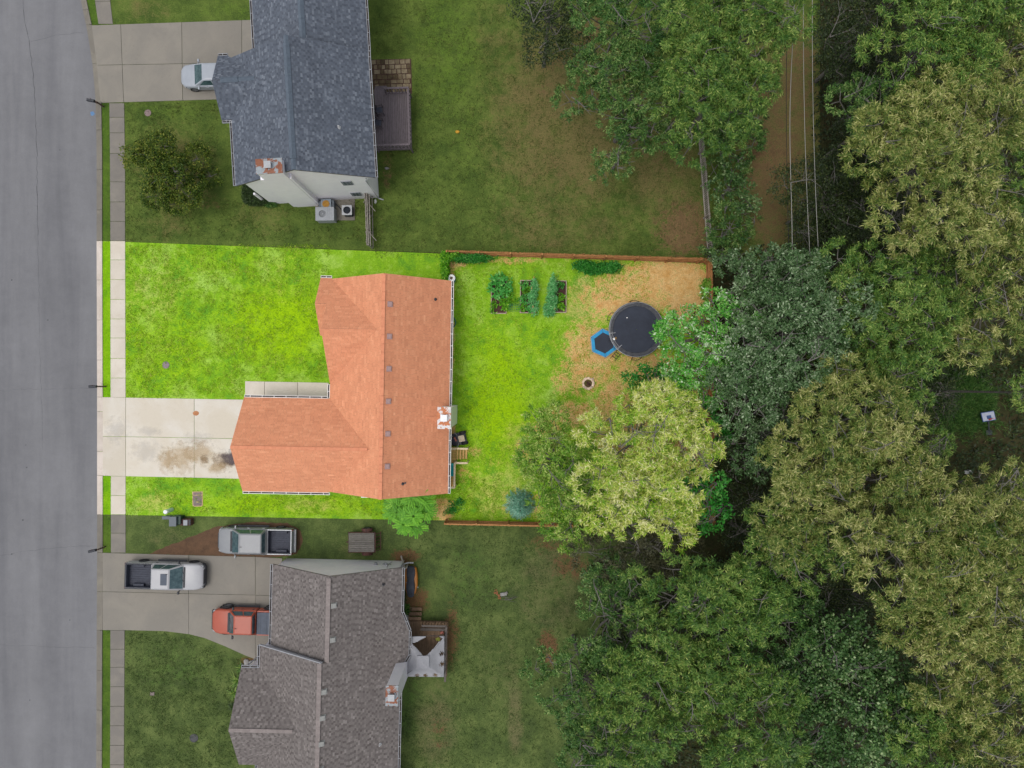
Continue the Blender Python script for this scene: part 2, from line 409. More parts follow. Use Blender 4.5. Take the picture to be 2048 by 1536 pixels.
M['darksteel'] = pm('dark_steel', C(66, 62, 62), C(52, 50, 50), 6, .5)
M['teal'] = pm('teal_cushion', C(20, 188, 196), C(10, 168, 178), 5, .7)
M['acgrey'] = pm('ac_casing', C(158, 162, 166), C(146, 150, 154), 3, .5)
M['duct'] = pm('duct_metal', C(138, 148, 156), C(122, 132, 140), 3, .5)
M['rusty'] = pm('orange_rust', C(178, 132, 44), C(150, 104, 34), 5, .7)
M['fan'] = pm('fan_blade', C(120, 128, 134), None, 5, .5)
M['fanpit'] = pm('fan_well', C(34, 42, 50), None, 5, .8)
M['boxgreen'] = pm('dark_green_box', C(44, 70, 60), C(36, 60, 52), 4, .5)
M['boxgrey'] = pm('grey_box', C(98, 106, 114), C(88, 96, 102), 4, .5)
M['tube'] = pm('pale_green_post', C(206, 228, 216), C(196, 220, 208), 4, .4)
M['tubecap'] = pm('white_cap', C(250, 252, 250), None, 4, .4)
M['tarp'] = pm('dark_tarp', C(48, 52, 62), C(62, 68, 80), 3, .6, .5)
M['orangehull'] = pm('orange_hull', C(190, 120, 44), None, 4, .4)
M['canvas'] = pm('white_canvas', C(166, 166, 170), C(154, 154, 158), 1.5, .8, .2)
M['yellowcl'] = pm('yellow_cloth', C(160, 164, 70), None, 4, .8)
M['redtoy'] = pm('red_toy', C(170, 92, 76), None, 5, .5)
M['boardw'] = pm('white_board', C(176, 182, 196), None, 3, .4)
M['boardb'] = pm('blue_board', C(60, 84, 130), None, 3, .4)
M['hoopred'] = pm('red_rim', C(190, 60, 50), None, 3, .4)
M['mail'] = pm('mailbox_black', C(46, 48, 54), C(58, 60, 66), 5, .4)
M['mailpost'] = pm('mailbox_post', C(92, 72, 62), C(70, 54, 46), 5, .8)
M['cover'] = pm('round_cover', C(150, 130, 128), C(128, 110, 108), 6, .8)
M['lotcover'] = pm('mauve_cover', C(158, 140, 150), C(140, 122, 132), 6, .8)
M['terracap'] = pm('terracotta_cover', C(196, 138, 96), C(180, 120, 80), 6, .8)
M['vaultfr'] = pm('vault_rim', C(222, 190, 150), C(196, 166, 126), 6, .85)
M['vaultlid'] = pm('vault_lid', C(142, 128, 124), C(124, 110, 108), 6, .85)
M['paleobj'] = pm('pale_thing', C(214, 214, 210), None, 6, .6)
M['yellowtoy'] = pm('yellow_scrap', C(214, 160, 40), None, 6, .6)
M['mower'] = pm('mower_body', C(58, 56, 78), C(48, 48, 62), 5, .4)
M['seatbeige'] = pm('beige_seat', C(222, 204, 178), None, 5, .6)
M['hose'] = pm('teal_hose', C(30, 112, 116), None, 6, .5)
M['rock'] = pm('rock', C(170, 168, 166), C(132, 128, 122), 6, .9, .4, vary=0.2)
M['leafred'] = pm('dead_leaf', C(168, 110, 74), C(140, 92, 60), 6, .9)
M['wire'] = pm('power_wire', C(168, 166, 160), None, 2, .5)
M['blackwire'] = pm('black_wire', C(34, 34, 34), None, 2, .5)
M['rattan'] = pm('dark_wicker', C(66, 62, 66), C(84, 78, 80), 14, .7)
M['brick'] = pm('foundation', C(150, 138, 124), C(132, 120, 108), 4, .9)
# leaves
def lf(name, a, b, c, d, **k): M[name] = leafmat(name, [(0, C(*a)), (.4, C(*b)), (.75, C(*c)), (1, C(*d))], **k)
lf('pale', (54, 92, 34), (106, 134, 52), (176, 180, 98), (224, 220, 150))
lf('olive', (46, 88, 34), (86, 130, 50), (134, 166, 72), (190, 206, 112))
lf('mid', (40, 80, 34), (74, 120, 52), (114, 152, 72), (170, 192, 114))
lf('silver', (52, 86, 44), (82, 118, 66), (122, 152, 102), (188, 206, 168), rough=.38)
lf('dark', (34, 50, 24), (52, 70, 34), (70, 88, 42), (112, 120, 62))
lf('rnd', (48, 82, 38), (76, 116, 58), (110, 146, 82), (172, 194, 136), rough=.4)
lf('brn', (58, 62, 40), (82, 84, 56), (104, 104, 72), (130, 128, 92))  # dimming of the lot tree's lower part put into the leaf colour
lf('lotpale', (80, 146, 22), (150, 200, 44), (226, 234, 112), (253, 250, 190))  # lot's brightening is put into these lot leaf colours
lf('lotmid', (64, 126, 26), (118, 172, 48), (178, 208, 90), (226, 232, 146))
lf('lotblue', (44, 136, 28), (92, 184, 56), (158, 216, 108), (238, 250, 222), rough=.35)  # brightening and pale glints put into the leaf colour
lf('lotgreen', (30, 112, 30), (52, 142, 44), (84, 172, 64), (140, 200, 104))
lf('spruce', (70, 140, 110), (104, 172, 144), (140, 196, 168), (180, 220, 196))
lf('lime', (58, 128, 14), (98, 170, 24), (132, 202, 40), (186, 230, 90))
lf('magnolia', (36, 60, 18), (66, 94, 28), (106, 126, 40), (156, 160, 70), rough=.45, spec=.22)
lf('hedge', (40, 58, 28), (56, 78, 36), (74, 98, 46), (96, 120, 60))
lf('veg', (50, 150, 50), (84, 184, 76), (124, 206, 100), (176, 228, 130))
lf('vegblue', (62, 150, 70), (106, 196, 112), (158, 226, 150), (204, 242, 190))
lf('under', (34, 46, 22), (48, 64, 30), (64, 84, 40), (88, 106, 54))
lf('grassN', (56, 74, 30), (76, 92, 40), (98, 112, 52), (128, 126, 78), trans=.15, rough=.8, spec=.1)
lf('grassL', (92, 148, 24), (130, 172, 26), (164, 198, 54), (212, 212, 112), trans=.15, rough=.8, spec=.1)  # blade colours lightened to carry the lot's brightening
lf('grassS', (52, 76, 38), (70, 92, 46), (92, 112, 58), (122, 130, 84), trans=.15, rough=.8, spec=.1)

# ------------------------------------------------------------------ ground sheets
def interp(pts, t):
    n = len(pts) - 1; k = min(int(t * n), n - 1); f = t * n - k
    return (pts[k][0] * (1 - f) + pts[k + 1][0] * f, pts[k][1] * (1 - f) + pts[k + 1][1] * f)
def blob(x, y, lst):                       # sum of soft ellipses given in photo pixels on the ground
    t = np.zeros_like(x)
    for cx, cy, rx, ry, a in lst:
        d = np.sqrt(((x - cx) / rx) ** 2 + ((y - cy) / ry) ** 2)
        t = np.maximum(t, a * np.clip(1.55 - d, 0, 1))
    return t
def sheet(name, left, right, nx, ny, z, mat, dry=(), soil=(), lush=(), base=(0, 0, 0), **k):
    uu = np.linspace(0, 1, nx + 1); vv = np.linspace(0, 1, ny + 1)
    Lp = np.array([interp(left, t) for t in vv]); Rp = np.array([interp(right, t) for t in vv])
    X = Lp[:, None, 0] * (1 - uu) + Rp[:, None, 0] * uu; Y = Lp[:, None, 1] * (1 - uu) + Rp[:, None, 1] * uu
    s = H / FPX
    wx = (X - 1024) * s; wy = (768 - Y) * s
    co = np.stack([wx, wy, np.full_like(wx, z)], -1).reshape(-1, 3)
    fs = [(j * (nx + 1) + i, (j + 1) * (nx + 1) + i, (j + 1) * (nx + 1) + i + 1, j * (nx + 1) + i + 1) for j in range(ny) for i in range(nx)]
    me = bpy.data.meshes.new(name); me.from_pydata(co.tolist(), [], fs); me.materials.append(mat); me.update()
    n1 = fbm(wx * .35 + 3, wy * .35); n2 = fbm(wx * .9 + 40, wy * .9 + 7)
    for key, lst, b, nn in (('dry', dry, base[0], n2), ('soil', soil, base[1], n1), ('lush', lush, base[2], n1)):
        a = me.attributes.new(key, 'FLOAT', 'POINT')
        f = b + blob(X, Y, lst)
        f = f + (nn - .5) * .5 * np.clip(f * 2.5, 0, 1)
        a.data.foreach_set('value', f.astype(np.float32).ravel())
    o = bpy.data.objects.new(name, me); col.objects.link(o)
    o['kind'] = 'structure'
    return tag(o, **k)

g = MB()
xs = [-400, -60, -45] + list(np.linspace(-40, 45, 60)) + [60, 400]; ys = [-400, -60] + list(np.linspace(-40, 40, 60)) + [60, 400]
g.add([(x, y, 0) for y in ys for x in xs], [(j * len(xs) + i, j * len(xs) + i + 1, (j + 1) * len(xs) + i + 1, (j + 1) * len(xs) + i) for j in range(len(ys) - 1) for i in range(len(xs) - 1)])
go = g.build('ground', M['floor'], kind='structure')
for key in ('dry', 'soil', 'lush'):
    a = go.data.attributes.new(key, 'FLOAT', 'POINT'); xy = np.array([v.co[:2] for v in go.data.vertices])
    a.data.foreach_set('value', (fbm(xy[:, 0] * .3 + len(key), xy[:, 1] * .3) * .9 - .1).astype(np.float32))

sheet('north_lawn', [(158, -120), (160, -40), (172, 20), (190, 130), (198, 240), (198, 482)], [(1640, -120), (1640, -40), (1640, 20), (1640, 130), (1640, 240), (1640, 532)], 220, 110, .008, M['lawnN'],
      dry=[(1150, 230, 170, 200, .75), (1130, 420, 160, 110, .5), (1330, 330, 90, 130, .65), (1560, 300, 90, 300, .8), (350, 340, 90, 90, .55), (290, 20, 60, 25, .4), (520, 440, 70, 40, .35), (330, 440, 60, 50, .4), (1000, 60, 60, 90, .4)],
      soil=[(1370, 460, 55, 60, .8), (1115, 120, 40, 22, .5), (1180, 60, 40, 50, .6), (1540, 330, 60, 160, .6), (1600, 150, 50, 120, .45), (775, 330, 10, 45, .55), (1330, 300, 40, 60, .4), (1090, 180, 20, 20, .4), (1110, 330, 26, 20, .35), (420, 400, 30, 30, .4)],
      lush=[(900, 80, 70, 160, .35), (950, 250, 60, 120, .25), (460, 22, 60, 20, .4), (340, 225, 60, 16, .3)])
sheet('lot_lawn', [(199, 482), (200, 660), (200, 850), (200, 1029)], [(1421, 527), (1423, 700), (1425, 880), (1427, 1050)], 240, 110, .008, M['lawnL'],
      dry=[(300, 590, 70, 60, .35), (330, 545, 90, 50, .3), (560, 560, 60, 60, .25), (1180, 600, 60, 60, .6), (1000, 980, 70, 60, .5), (310, 1005, 50, 25, .45), (620, 1012, 60, 16, .45), (1060, 880, 60, 50, .45), (980, 640, 60, 40, .2), (1290, 760, 60, 60, .5)],
      soil=[(1265, 590, 100, 56, .85), (1340, 555, 90, 40, 1.0), (1370, 600, 40, 60, 1.), (1180, 720, 56, 70, .85), (1140, 760, 34, 36, .7), (1230, 800, 40, 60, .9), (1290, 740, 70, 50, .75), (1150, 830, 50, 30, .8), (1100, 860, 40, 26, .6), (950, 905, 16, 12, .7), (1060, 900, 36, 30, .5), (980, 930, 20, 20, .3), (912, 525, 22, 14, .8), (885, 1020, 22, 22, 1.0), (903, 660, 6, 150, .8), (903, 850, 8, 40, .9), (1010, 520, 110, 8, .5), (930, 940, 20, 30, .4), (1330, 860, 130, 100, .9), (1060, 1010, 60, 30, .5)],
      lush=[(560, 650, 110, 80, .8), (330, 700, 100, 90, .45), (1000, 800, 60, 130, .85), (960, 900, 40, 100, .5), (560, 1010, 220, 20, .6), (1050, 700, 60, 60, .3), (480, 520, 120, 24, .35)])
sheet('south_lawn', [(199, 1029), (200, 1150), (200, 1280), (199, 1660)], [(1300, 1048), (1300, 1150), (1300, 1280), (1320, 1660)], 200, 120, .008, M['lawnS'],
      dry=[(1110, 1180, 80, 100, .55), (1000, 1330, 60, 90, .35), (870, 1450, 50, 80, .6), (1030, 1440, 16, 80, .7), (330, 1070, 50, 25, .4), (720, 1090, 60, 30, .4), (960, 1250, 40, 60, .25), (310, 1420, 60, 60, .2)],
      soil=[(1095, 1300, 18, 34, .95), (1140, 1130, 40, 30, .6), (905, 1260, 14, 70, .6), (830, 1200, 26, 26, .8), (810, 1115, 30, 16, .7), (880, 1460, 20, 40, .45), (1110, 1085, 60, 20, .5), (500, 1325, 24, 12, .8)],
      lush=[(820, 1430, 30, 60, .4), (940, 1160, 50, 60, .3), (360, 1330, 90, 40, .25)])
# grass in the strip between kerb and pavement
def strip(name, pts, z, mat, **k):
    L = [(a[0], a[2]) for a in pts]; Rr = [(a[1], a[2]) for a in pts]
    return sheet(name, L, Rr, 4, 60, z, mat, lush=[(210, 100, 60, 1500, .2)], **k)
strip('verge_grass', [(160, 192, -120), (172, 191, 10), (182, 198, 49)], .03, M['verge'])
strip('verge_grass', [(200, 219, 207), (203, 220, 300), (203, 221, 482)], .03, M['verge'])
strip('verge_grass', [(203, 221, 484), (204, 221, 640), (205, 222, 794)], .03, M['verL'])
strip('verge_grass', [(205, 222, 952), (206, 222, 1029)], .03, M['verL'])
strip('verge_grass', [(206, 222, 1031), (206, 222, 1105)], .03, M['verge'])
strip('verge_grass', [(205, 221, 1260), (205, 221, 1660)], .03, M['verge'])

# dirt where the silver truck stands
def flat(name, pts, z, mat, parent=None, rnd=0, **k):
    poly = [P2(*p) for p in pts]
    if rnd:                                   # resample with a wobbly edge
        out = []
        for i in range(len(poly)):
            a, b = Vector(poly[i]), Vector(poly[(i + 1) % len(poly)])
            n = max(1, int((b - a).length / .25))
            for j in range(n):
                q = a.lerp(b, j / n); out.append((q.x + random.uniform(-rnd, rnd), q.y + random.uniform(-rnd, rnd)))
        poly = out
    m = MB(); m.add([(x, y, z) for x, y in poly], [tuple(range(len(poly)))[::1]])
    o = m.build(name, mat, parent, **k); o.data.polygons[0].use_smooth = False
    if o.data.polygons[0].normal.z < 0: o.data.flip_normals()
    return o
flat('dirt', [(296, 1108), (350, 1086), (430, 1054), (500, 1044), (575, 1046), (602, 1062), (606, 1085), (594, 1108), (560, 1114), (420, 1112)], .016, M['browndirt'], rnd=.05, kind='structure')

# road
KL = [(150, -120), (158, -20), (175, 60), (186, 130), (192, 200), (194, 300), (194, 500), (195, 800), (195, 1030), (195, 1100), (194, 1300), (193, 1660)]
m = MB(); n = len(KL)
m.add([(-60, P(*k).y, .02) for k in KL] + [(*P2(*k), .02) for k in KL], [(i, i + 1, n + i + 1, n + i) for i in range(n - 1)])
road = m.build('road', M['asphalt'], kind='structure')
if road.data.polygons[0].normal.z < 0: road.data.flip_normals()
def crack(pts, wd, jit=.05):
    m = MB(); pp = [P(*p, .024) for p in pts]; q = []
    for a, b in zip(pp[:-1], pp[1:]):
        k = max(1, int((b - a).length / .35))
        q += [a.lerp(b, j / k) for j in range(k)]
    q.append(pp[-1])
    q = [Vector((v.x + random.uniform(-jit, jit), v.y + random.uniform(-jit, jit), v.z)) for v in q]
    for a, b in zip(q[:-1], q[1:]):
        d = (b - a).normalized(); s = Vector((-d.y, d.x, 0)) * wd * random.uniform(.5, 1.3) / 2
        m.add([a - s, b - s, b + s, a + s], [(0, 1, 2, 3)])
    return m
flat('paint_mark', [(181, 224), (187, 223), (190, 228), (186, 232), (182, 231)], .026, pm('blue_marker_paint', C(84, 128, 176), C(110, 140, 170), 9, .8), road)
for q_ in ((24, 560), (52, 890), (54, 935), (46, 1040), (24, 1108), (120, 300), (96, 640), (140, 1240), (60, 1400)):
    e_ = random.uniform(1.0, 1.8); flat('tar_or_cap_spot', [(q_[0] + e_ * math.cos(k * .9) * random.uniform(.7, 1.2), q_[1] + e_ * math.sin(k * .9)) for k in range(7)], .0245, M['crack'], road)
crack([(43, -20), (50, 50), (60, 90), (66, 150), (70, 200), (74, 300), (75, 400), (76, 470)], .035).build('crack', M['crack'], road)
crack([(62, 82), (110, 71), (168, 65)], .014).build('crack', M['crack'], road)
crack([(0, 1112), (40, 1104), (110, 1095), (190, 1091)], .014).build('crack', M['crack'], road)
crack([(0, 1290), (90, 1293), (190, 1296)], .012).build('crack', M['crack'], road)
crack([(76, 470), (80, 700), (86, 900)], .012).build('crack', M['crack'], road)
crack([(0, 782), (60, 778), (190, 776)], .010).build('crack', M['crack'], road)

# kerb: one concrete length after another
kerb = empty('kerb', kind='structure')
KW = [(12, -120), (12, 0), (13, 60), (12, 130), (11, 200), (10, 300), (10, 500), (11, 800), (11, 1030), (11, 1100), (11, 1300), (11, 1660)]
def kl(y):
    for a, b in zip(KL[:-1], KL[1:]):
        if a[1] <= y <= b[1]: return a[0] + (b[0] - a[0]) * (y - a[1]) / (b[1] - a[1])
    return KL[-1][0]
brk = [-110, -30, 20, 50, 127, 205, 260, 340, 420, 482, 560, 640, 720, 794, 823, 903, 951, 1029, 1105, 1183, 1260, 1340, 1420, 1500, 1580, 1650]
for a, b in zip(brk[:-1], brk[1:]):
    m = MB(); k = max(2, int((b - a) / 25)); ysq = [a + 0.25 + (b - a - .5) * i / k for i in range(k + 1)]
    low = any(lo <= a and b <= hi for lo, hi in ((50, 206), (794, 952), (1105, 1261)))
    rings = []
    for y in ysq:
        x0 = kl(y); p0 = P(x0 - .5, y); p1 = P(x0 + 11.5, y); h = .045 if low else .10
        rings.append([Vector((p0.x, p0.y, -.1)), Vector((p0.x, p0.y, .03)), Vector((p0.x + .26, p0.y, .035)), Vector((p0.x + .32, p0.y, h)), Vector((p1.x, p1.y, h)), Vector((p1.x, p1.y, -.1))])
    m.loft(rings); m.build('kerb_stone', M['lotkerb'] if 482 <= a < 1029 else M['kerb'], kerb, bevel=.01)

# pavement slabs
walk = empty('sidewalk', kind='structure')
def slab(pts, z, mat, parent, name='slab', gap=.35):
    c = (sum(p[0] for p in pts) / len(pts), sum(p[1] for p in pts) / len(pts))
    q = []
    for x, y in pts:
        q.append((x - gap * (1 if x > c[0] else -1), y - gap * (1 if y > c[1] else -1)))
    m = MB(); m.prism([P2(*p) for p in q], -.05, z + random.uniform(-.003, .003))
    return m.build(name, mat, parent, bevel=.012)
def wl(y):
    L = [(185, -120), (190, 0), (197, 48), (219, 206), (220, 300), (221, 480), (221.5, 795), (222, 952), (222, 1105), (221, 1260), (220, 1660)]
    Rr = [(216, -120), (221, 0), (226.5, 48), (249, 206), (251, 330), (251, 480), (252, 795), (252, 952), (252, 1105), (250, 1260), (248, 1660)]
    f = lambda T: next(a[0] + (b[0] - a[0]) * (y - a[1]) / (b[1] - a[1]) for a, b in zip(T[:-1], T[1:]) if a[1] <= y <= b[1])
    return f(L), f(Rr)
for rows in ([-110, -75, -36, 3, 48.5], [206.5, 235, 266, 307, 364, 404, 443, 482], [482, 520, 559.5, 599, 638, 676, 717, 756, 795], [952, 991, 1029], [1029, 1066, 1105.5], [1260, 1298, 1334, 1373, 1412, 1451, 1490, 1529, 1568, 1607, 1650]):
    for a, b in zip(rows[:-1], rows[1:]):
        (l0, r0), (l1, r1) = wl(a), wl(b)
        slab([(l0, a), (r0, a), (r1, b), (l1, b)], .05, M['lotwalk'] if 482 <= a < 1029 else M['walk'], walk)

# driveways, slab by slab
dN = empty('driveway', kind='structure'); dL = empty('driveway', kind='structure'); dS = empty('driveway', kind='structure')
for x0, x1, a0, a1 in ((0, 1, 0, 0), ):
    tN = lambda x: 51 - (x - 183) * 11 / 322.; bN = lambda x: 206.5 - (x - 200) * 7 / 232.
    colx = [(184, 201), (242, 248), (364, 366), (484, 484), (525, 525)]
    for i in range(4):
        (xa, xb), (xc, xd) = colx[i], colx[i + 1]
        md = lambda x: 130 - (x - 245) * 2 / 120
        xm0, xm1 = (xa + xb) / 2, (xc + xd) / 2
        if i == 0: xm0 = 194
        slab([(xa, tN(xa)), (xc, tN(xc)), (xm1, md(xm1)), (xm0, md(xm0))], .055, M['drive'], dN)
        slab([(xm0, md(xm0)), (xm1, md(xm1)), (xd, bN(xd)), (xb, bN(xb))], .055, M['drive'], dN)
tL = lambda x: 794 + (x - 205) * 5 / 285.; mL = lambda x: 872.5 + (x - 205) * 5 / 285; bL = lambda x: 951.5 + (x - 205) * 6 / 275.
for xa, xb in ((206, 252), (252, 389), (389, 525)):
    slab([(xa, tL(xa)), (xb, tL(xb)), (xb, mL(xb)), (xa, mL(xa))], .055, M['lotdrive'], dL)
    slab([(xa, mL(xa)), (xb, mL(xb)), (xb, bL(xb)), (xa, bL(xa))], .055, M['lotdrive'], dL)
slab([(206, 1105), (378, 1110), (378, 1187), (206, 1183)], .055, M['drive'], dS)
slab([(378, 1110), (511, 1113), (511, 1190), (378, 1187)], .055, M['drive'], dS)
slab([(511, 1113), (565, 1116), (565, 1192), (511, 1190)], .055, M['drive'], dS)
slab([(206, 1183), (378, 1187), (378, 1268), (330, 1262), (250, 1260), (206, 1260)], .055, M['drive'], dS, gap=.2)
slab([(378, 1187), (511, 1190), (511, 1318), (492, 1311), (450, 1292), (410, 1276), (378, 1268)], .055, M['drive'], dS, gap=.2)
slab([(511, 1190), (565, 1192), (565, 1328), (530, 1322), (511, 1318)], .055, M['drive'], dS, gap=.2)
# stains on the lot's drive
def stain(cx, cy, rx, ry, mat, seed, z=.062):
    rr = random.Random(seed); pts = []
    ph = [rr.uniform(0, 6.3) for _ in range(5)]
    for j in range(40):
        t = 2 * math.pi * j / 40; k = 1 + .16 * math.sin(2 * t + ph[0]) + .12 * math.sin(3 * t + ph[1]) + .08 * math.sin(5 * t + ph[2]) + .06 * math.sin(8 * t + ph[3])
        pts.append((cx + rx * k * math.cos(t), cy + ry * k * math.sin(t)))
    return flat('stain', pts, z, mat, dL)
def softstain(name, c, amt):
    """a stain that fades out towards its rim"""
    m, n, l, bs = newmat(name)
    tc = n.new('ShaderNodeTexCoord'); f = noise(n, l, tc.outputs['Object'], 2.2, 5, .7)
    a = n.new('ShaderNodeAttribute'); a.attribute_name = 'edge'
    bs.inputs['Base Color'].default_value = (*c, 1); bs.inputs['Roughness'].default_value = .8
    q = n.new('ShaderNodeMath'); q.operation = 'ADD'; l.new(a.outputs['Fac'], q.inputs[0])
    s = mrange(n, l, f, .3, .7, -.35, .35); l.new(s, q.inputs[1])
    l.new(mrange(n, l, q.outputs[0], .12, .75, 0, amt), bs.inputs['Alpha'])
    return m
M['soft1'] = softstain('tan_stain', C(206, 178, 134), .42); M['soft2'] = softstain('brown_stain', C(152, 124, 88), .5); M['soft3'] = softstain('damp_patch', C(96, 84, 86), .85); M['soft4'] = softstain('grey_bloom', C(200, 197, 194), .2)
def fade(cx, cy, rx, ry, mat, z):
    nr, na = 6, 28; vs = [P(cx, cy)]; e = [1.0]
    for i in range(1, nr + 1):
        for j in range(na):
            t = 2 * math.pi * j / na; vs.append(P(cx + rx * i / nr * math.cos(t), cy + ry * i / nr * math.sin(t))); e.append(1 - i / nr)
    fs = [(0, 1 + (j + 1) % na, 1 + j) for j in range(na)]
    for i in range(nr - 1):
        for j in range(na): a = 1 + i * na; fs.append((a + j, a + (j + 1) % na, a + na + (j + 1) % na, a + na + j))
    m = MB(); m.add([(v.x, v.y, z) for v in vs], fs); o = m.build('stain', mat, dL)
    at = o.data.attributes.new('edge', 'FLOAT', 'POINT'); at.data.foreach_set('value', e)
    if o.data.polygons[0].normal.z < 0: o.data.flip_normals()
fade(335, 920, 26, 34, M['soft1'], .064); fade(365, 915, 40, 40, M['soft1'], .068); fade(400, 905, 42, 32, M['soft1'], .072); fade(410, 917, 11, 11, M['soft2'], .076)
fade(450, 922, 32, 28, M['soft2'], .080); fade(464, 915, 28, 20, M['soft3'], .084); fade(436, 935, 30, 16, M['soft1'], .088)
fade(235, 862, 30, 34, M['soft4'], .064); fade(300, 862, 30, 12, M['soft4'], .068); fade(395, 880, 40, 20, M['soft4'], .061); fade(295, 902, 40, 30, M['soft4'], .0605)
flat('tar_or_cap_spot', [(386, 826), (389, 822.5), (393, 821.5), (397, 823), (399, 826), (397, 830), (393, 831.5), (388, 830)], .066, M['terracap'], dL)  # round terracotta cap set in the drive slab

# front walk of the lot's house
fw = empty('front_walk', kind='structure')
for xa, xb in ((491, 530), (530, 596), (596, 658)):
    slab([(xa, 762 + (xa - 491) * .02), (xb, 762 + (xb - 491) * .02), (xb, 800), (xa, 800)], .12, M['lotwalk'], fw)

# ------------------------------------------------------------------ roofs
def clip(poly, a, b, c):                   # keep a*x+b*y<=c (2-D)
    out = []
    for i in range(len(poly)):
        p, q = poly[i], poly[(i + 1) % len(poly)]
        dp = a * p[0] + b * p[1] - c; dq = a * q[0] + b * q[1] - c
        if dp <= 0: out.append(p)
        if (dp < 0 < dq) or (dq < 0 < dp):
            t = dp / (dp - dq); out.append((p[0] + (q[0] - p[0]) * t, p[1] + (q[1] - p[1]) * t))
    return out
def shingles(mb, poly, tw=.32, ex=.145, seed=0, hi=.12):
    """courses of shingles on a convex sloping polygon: each tilted, its butt edge raised, its own shade"""
    rr = random.Random(seed)
    p = [Vector(q) for q in poly]
    nrm = (p[1] - p[0]).cross(p[2] - p[0]).normalized()
    if nrm.z < 0: nrm = -nrm; p = p[::-1]
    dn = Vector((0, 0, -1)) - nrm * (-nrm.z); dn.normalize()
    al = nrm.cross(dn).normalized(); o = p[0]
    q2 = [((v - o).dot(al), (v - o).dot(dn)) for v in p]
    ar = sum(q2[i][0] * q2[(i + 1) % len(q2)][1] - q2[(i + 1) % len(q2)][0] * q2[i][1] for i in range(len(q2)))
    if ar < 0: q2 = q2[::-1]
    ed = []
    for i in range(len(q2)):
        a, b = q2[i], q2[(i + 1) % len(q2)]; L = math.hypot(b[0] - a[0], b[1] - a[1])
        if L < 1e-6: continue
        nx, ny = (b[1] - a[1]) / L, -(b[0] - a[0]) / L; ed.append((nx, ny, nx * a[0] + ny * a[1]))
    x0, x1 = min(v[0] for v in q2), max(v[0] for v in q2); y0, y1 = min(v[1] for v in q2), max(v[1] for v in q2)
    k = 0; y = y1; alt = False
    while y > y0 - ex:
        ya, yb = y - ex, y; x = x0 - rr.uniform(0, tw)
        rowt = rr.uniform(-.06, .06)
        while x < x1:
            alt = not alt; wd = tw * rr.uniform(.85, 1.15) * (1.25 if alt else .75); r = [(x, ya), (x + wd - .006, ya), (x + wd - .006, yb), (x, yb)]
            inside = all(nx * a + ny * b <= c + 1e-6 for a, b in r for nx, ny, c in ed)
            if not inside:
                for e in ed:
                    r = clip(r, *e)
                    if len(r) < 3: break
            if len(r) >= 3:
                t = min(1, max(0, rr.gauss(.46, .12) + rowt + (0 if hi == 0 else (-.22 if not alt else .10)))); jz = rr.uniform(0, .004)
                if rr.random() < hi: t = rr.uniform(.82, 1)
                vs = [o + al * a + dn * b + nrm * (.004 + jz + .013 * (b - ya) / ex) for a, b in r]
                mb.add(vs, [tuple(range(len(vs)))], t)
                if inside:
                    c0, c1 = vs[3], vs[2]
                    mb.add([c0, c1, c1 - nrm * (.016 + jz), c0 - nrm * (.016 + jz)], [(0, 1, 2, 3)], t * .5)
            x += wd
        y -= ex; k += 1
def roof(house, slopes, mat, thick=.14, tw=.32, ex=.145, seed=1, hi=.12, name='roof'):
    d = MB(); s = MB()
    for i, q in enumerate(slopes):
        d.hull(q, (0, 0, -thick)) if (Vector(q[1]) - Vector(q[0])).cross(Vector(q[2]) - Vector(q[0])).z > 0 else d.hull(q[::-1], (0, 0, -thick))
        shingles(s, q, tw, ex, seed * 50 + i, hi)
    r = d.build(name, M['deckboard'], house)
    so = s.build('shingles', mat, r); so['kind'] = 'stuff'
    return r
def gutter(par, a, b, out, mat, straps=True, dark='gutterin'):
    """white trough along an eave, a dark strip painting the shade in it, hangers across"""
    a, b, out = Vector(a), Vector(b), Vector(out).normalized(); g = MB(); wd = .15
    zz = Vector((0, 0, 1)); t = .03
    for off, hgt in ((t / 2, .12), (wd, .12)):
        g.beam(a + out * off - zz * .06, b + out * off - zz * .06, t, hgt)
    g.beam(a + out * (wd / 2 + t / 2) - zz * .115, b + out * (wd / 2 + t / 2) - zz * .115, wd - t, .012)
    d = (b - a).normalized()
    for e, sgn in ((a, 1), (b, -1)): g.beam(e + out * (wd / 2 + .005) - zz * .06 + d * sgn * .0, e + out * (wd / 2 + .005) - zz * .06 + d * sgn * .02, wd + .03, .122)
    o = g.build('gutter', mat, par)
    q = MB(); q.beam(a + out * (wd / 2 + t / 2) - zz * .085 + d * .03, b + out * (wd / 2 + t / 2) - zz * .085 - d * .03, wd - t - .004, .03)
    q.build('gutter_shade', M[dark], o)
    if straps:
        L = (b - a).length; n = max(1, int(L / .85)); s = MB()
        for i in range(n):
            p = a + d * (i + .5) * L / n
            s.beam(p - out * .05 + zz * .012, p + out * (wd + .02) + zz * .012, .035, .01)
        so_ = s.build('gutter_strap', mat, o); so_['kind'] = 'stuff'
    return o
def gable_walls(mb, u0, u1, v0, v1, ze, zr, ur, axis='v'):
    """pentagon profile pushed along the ridge"""
    if axis == 'v':
        pr = [(u0, -.1), (u1, -.1), (u1, ze), (ur, zr), (u0, ze)]
        mb.loft([[Vector((a, v0, z)) for a, z in pr], [Vector((a, v1, z)) for a, z in pr]])
    else:
        pr = [(v0, -.1), (v1, -.1), (v1, ze), (ur, zr), (v0, ze)]
        mb.loft([[Vector((u0, a, z)) for a, z in pr], [Vector((u1, a, z)) for a, z in pr]])
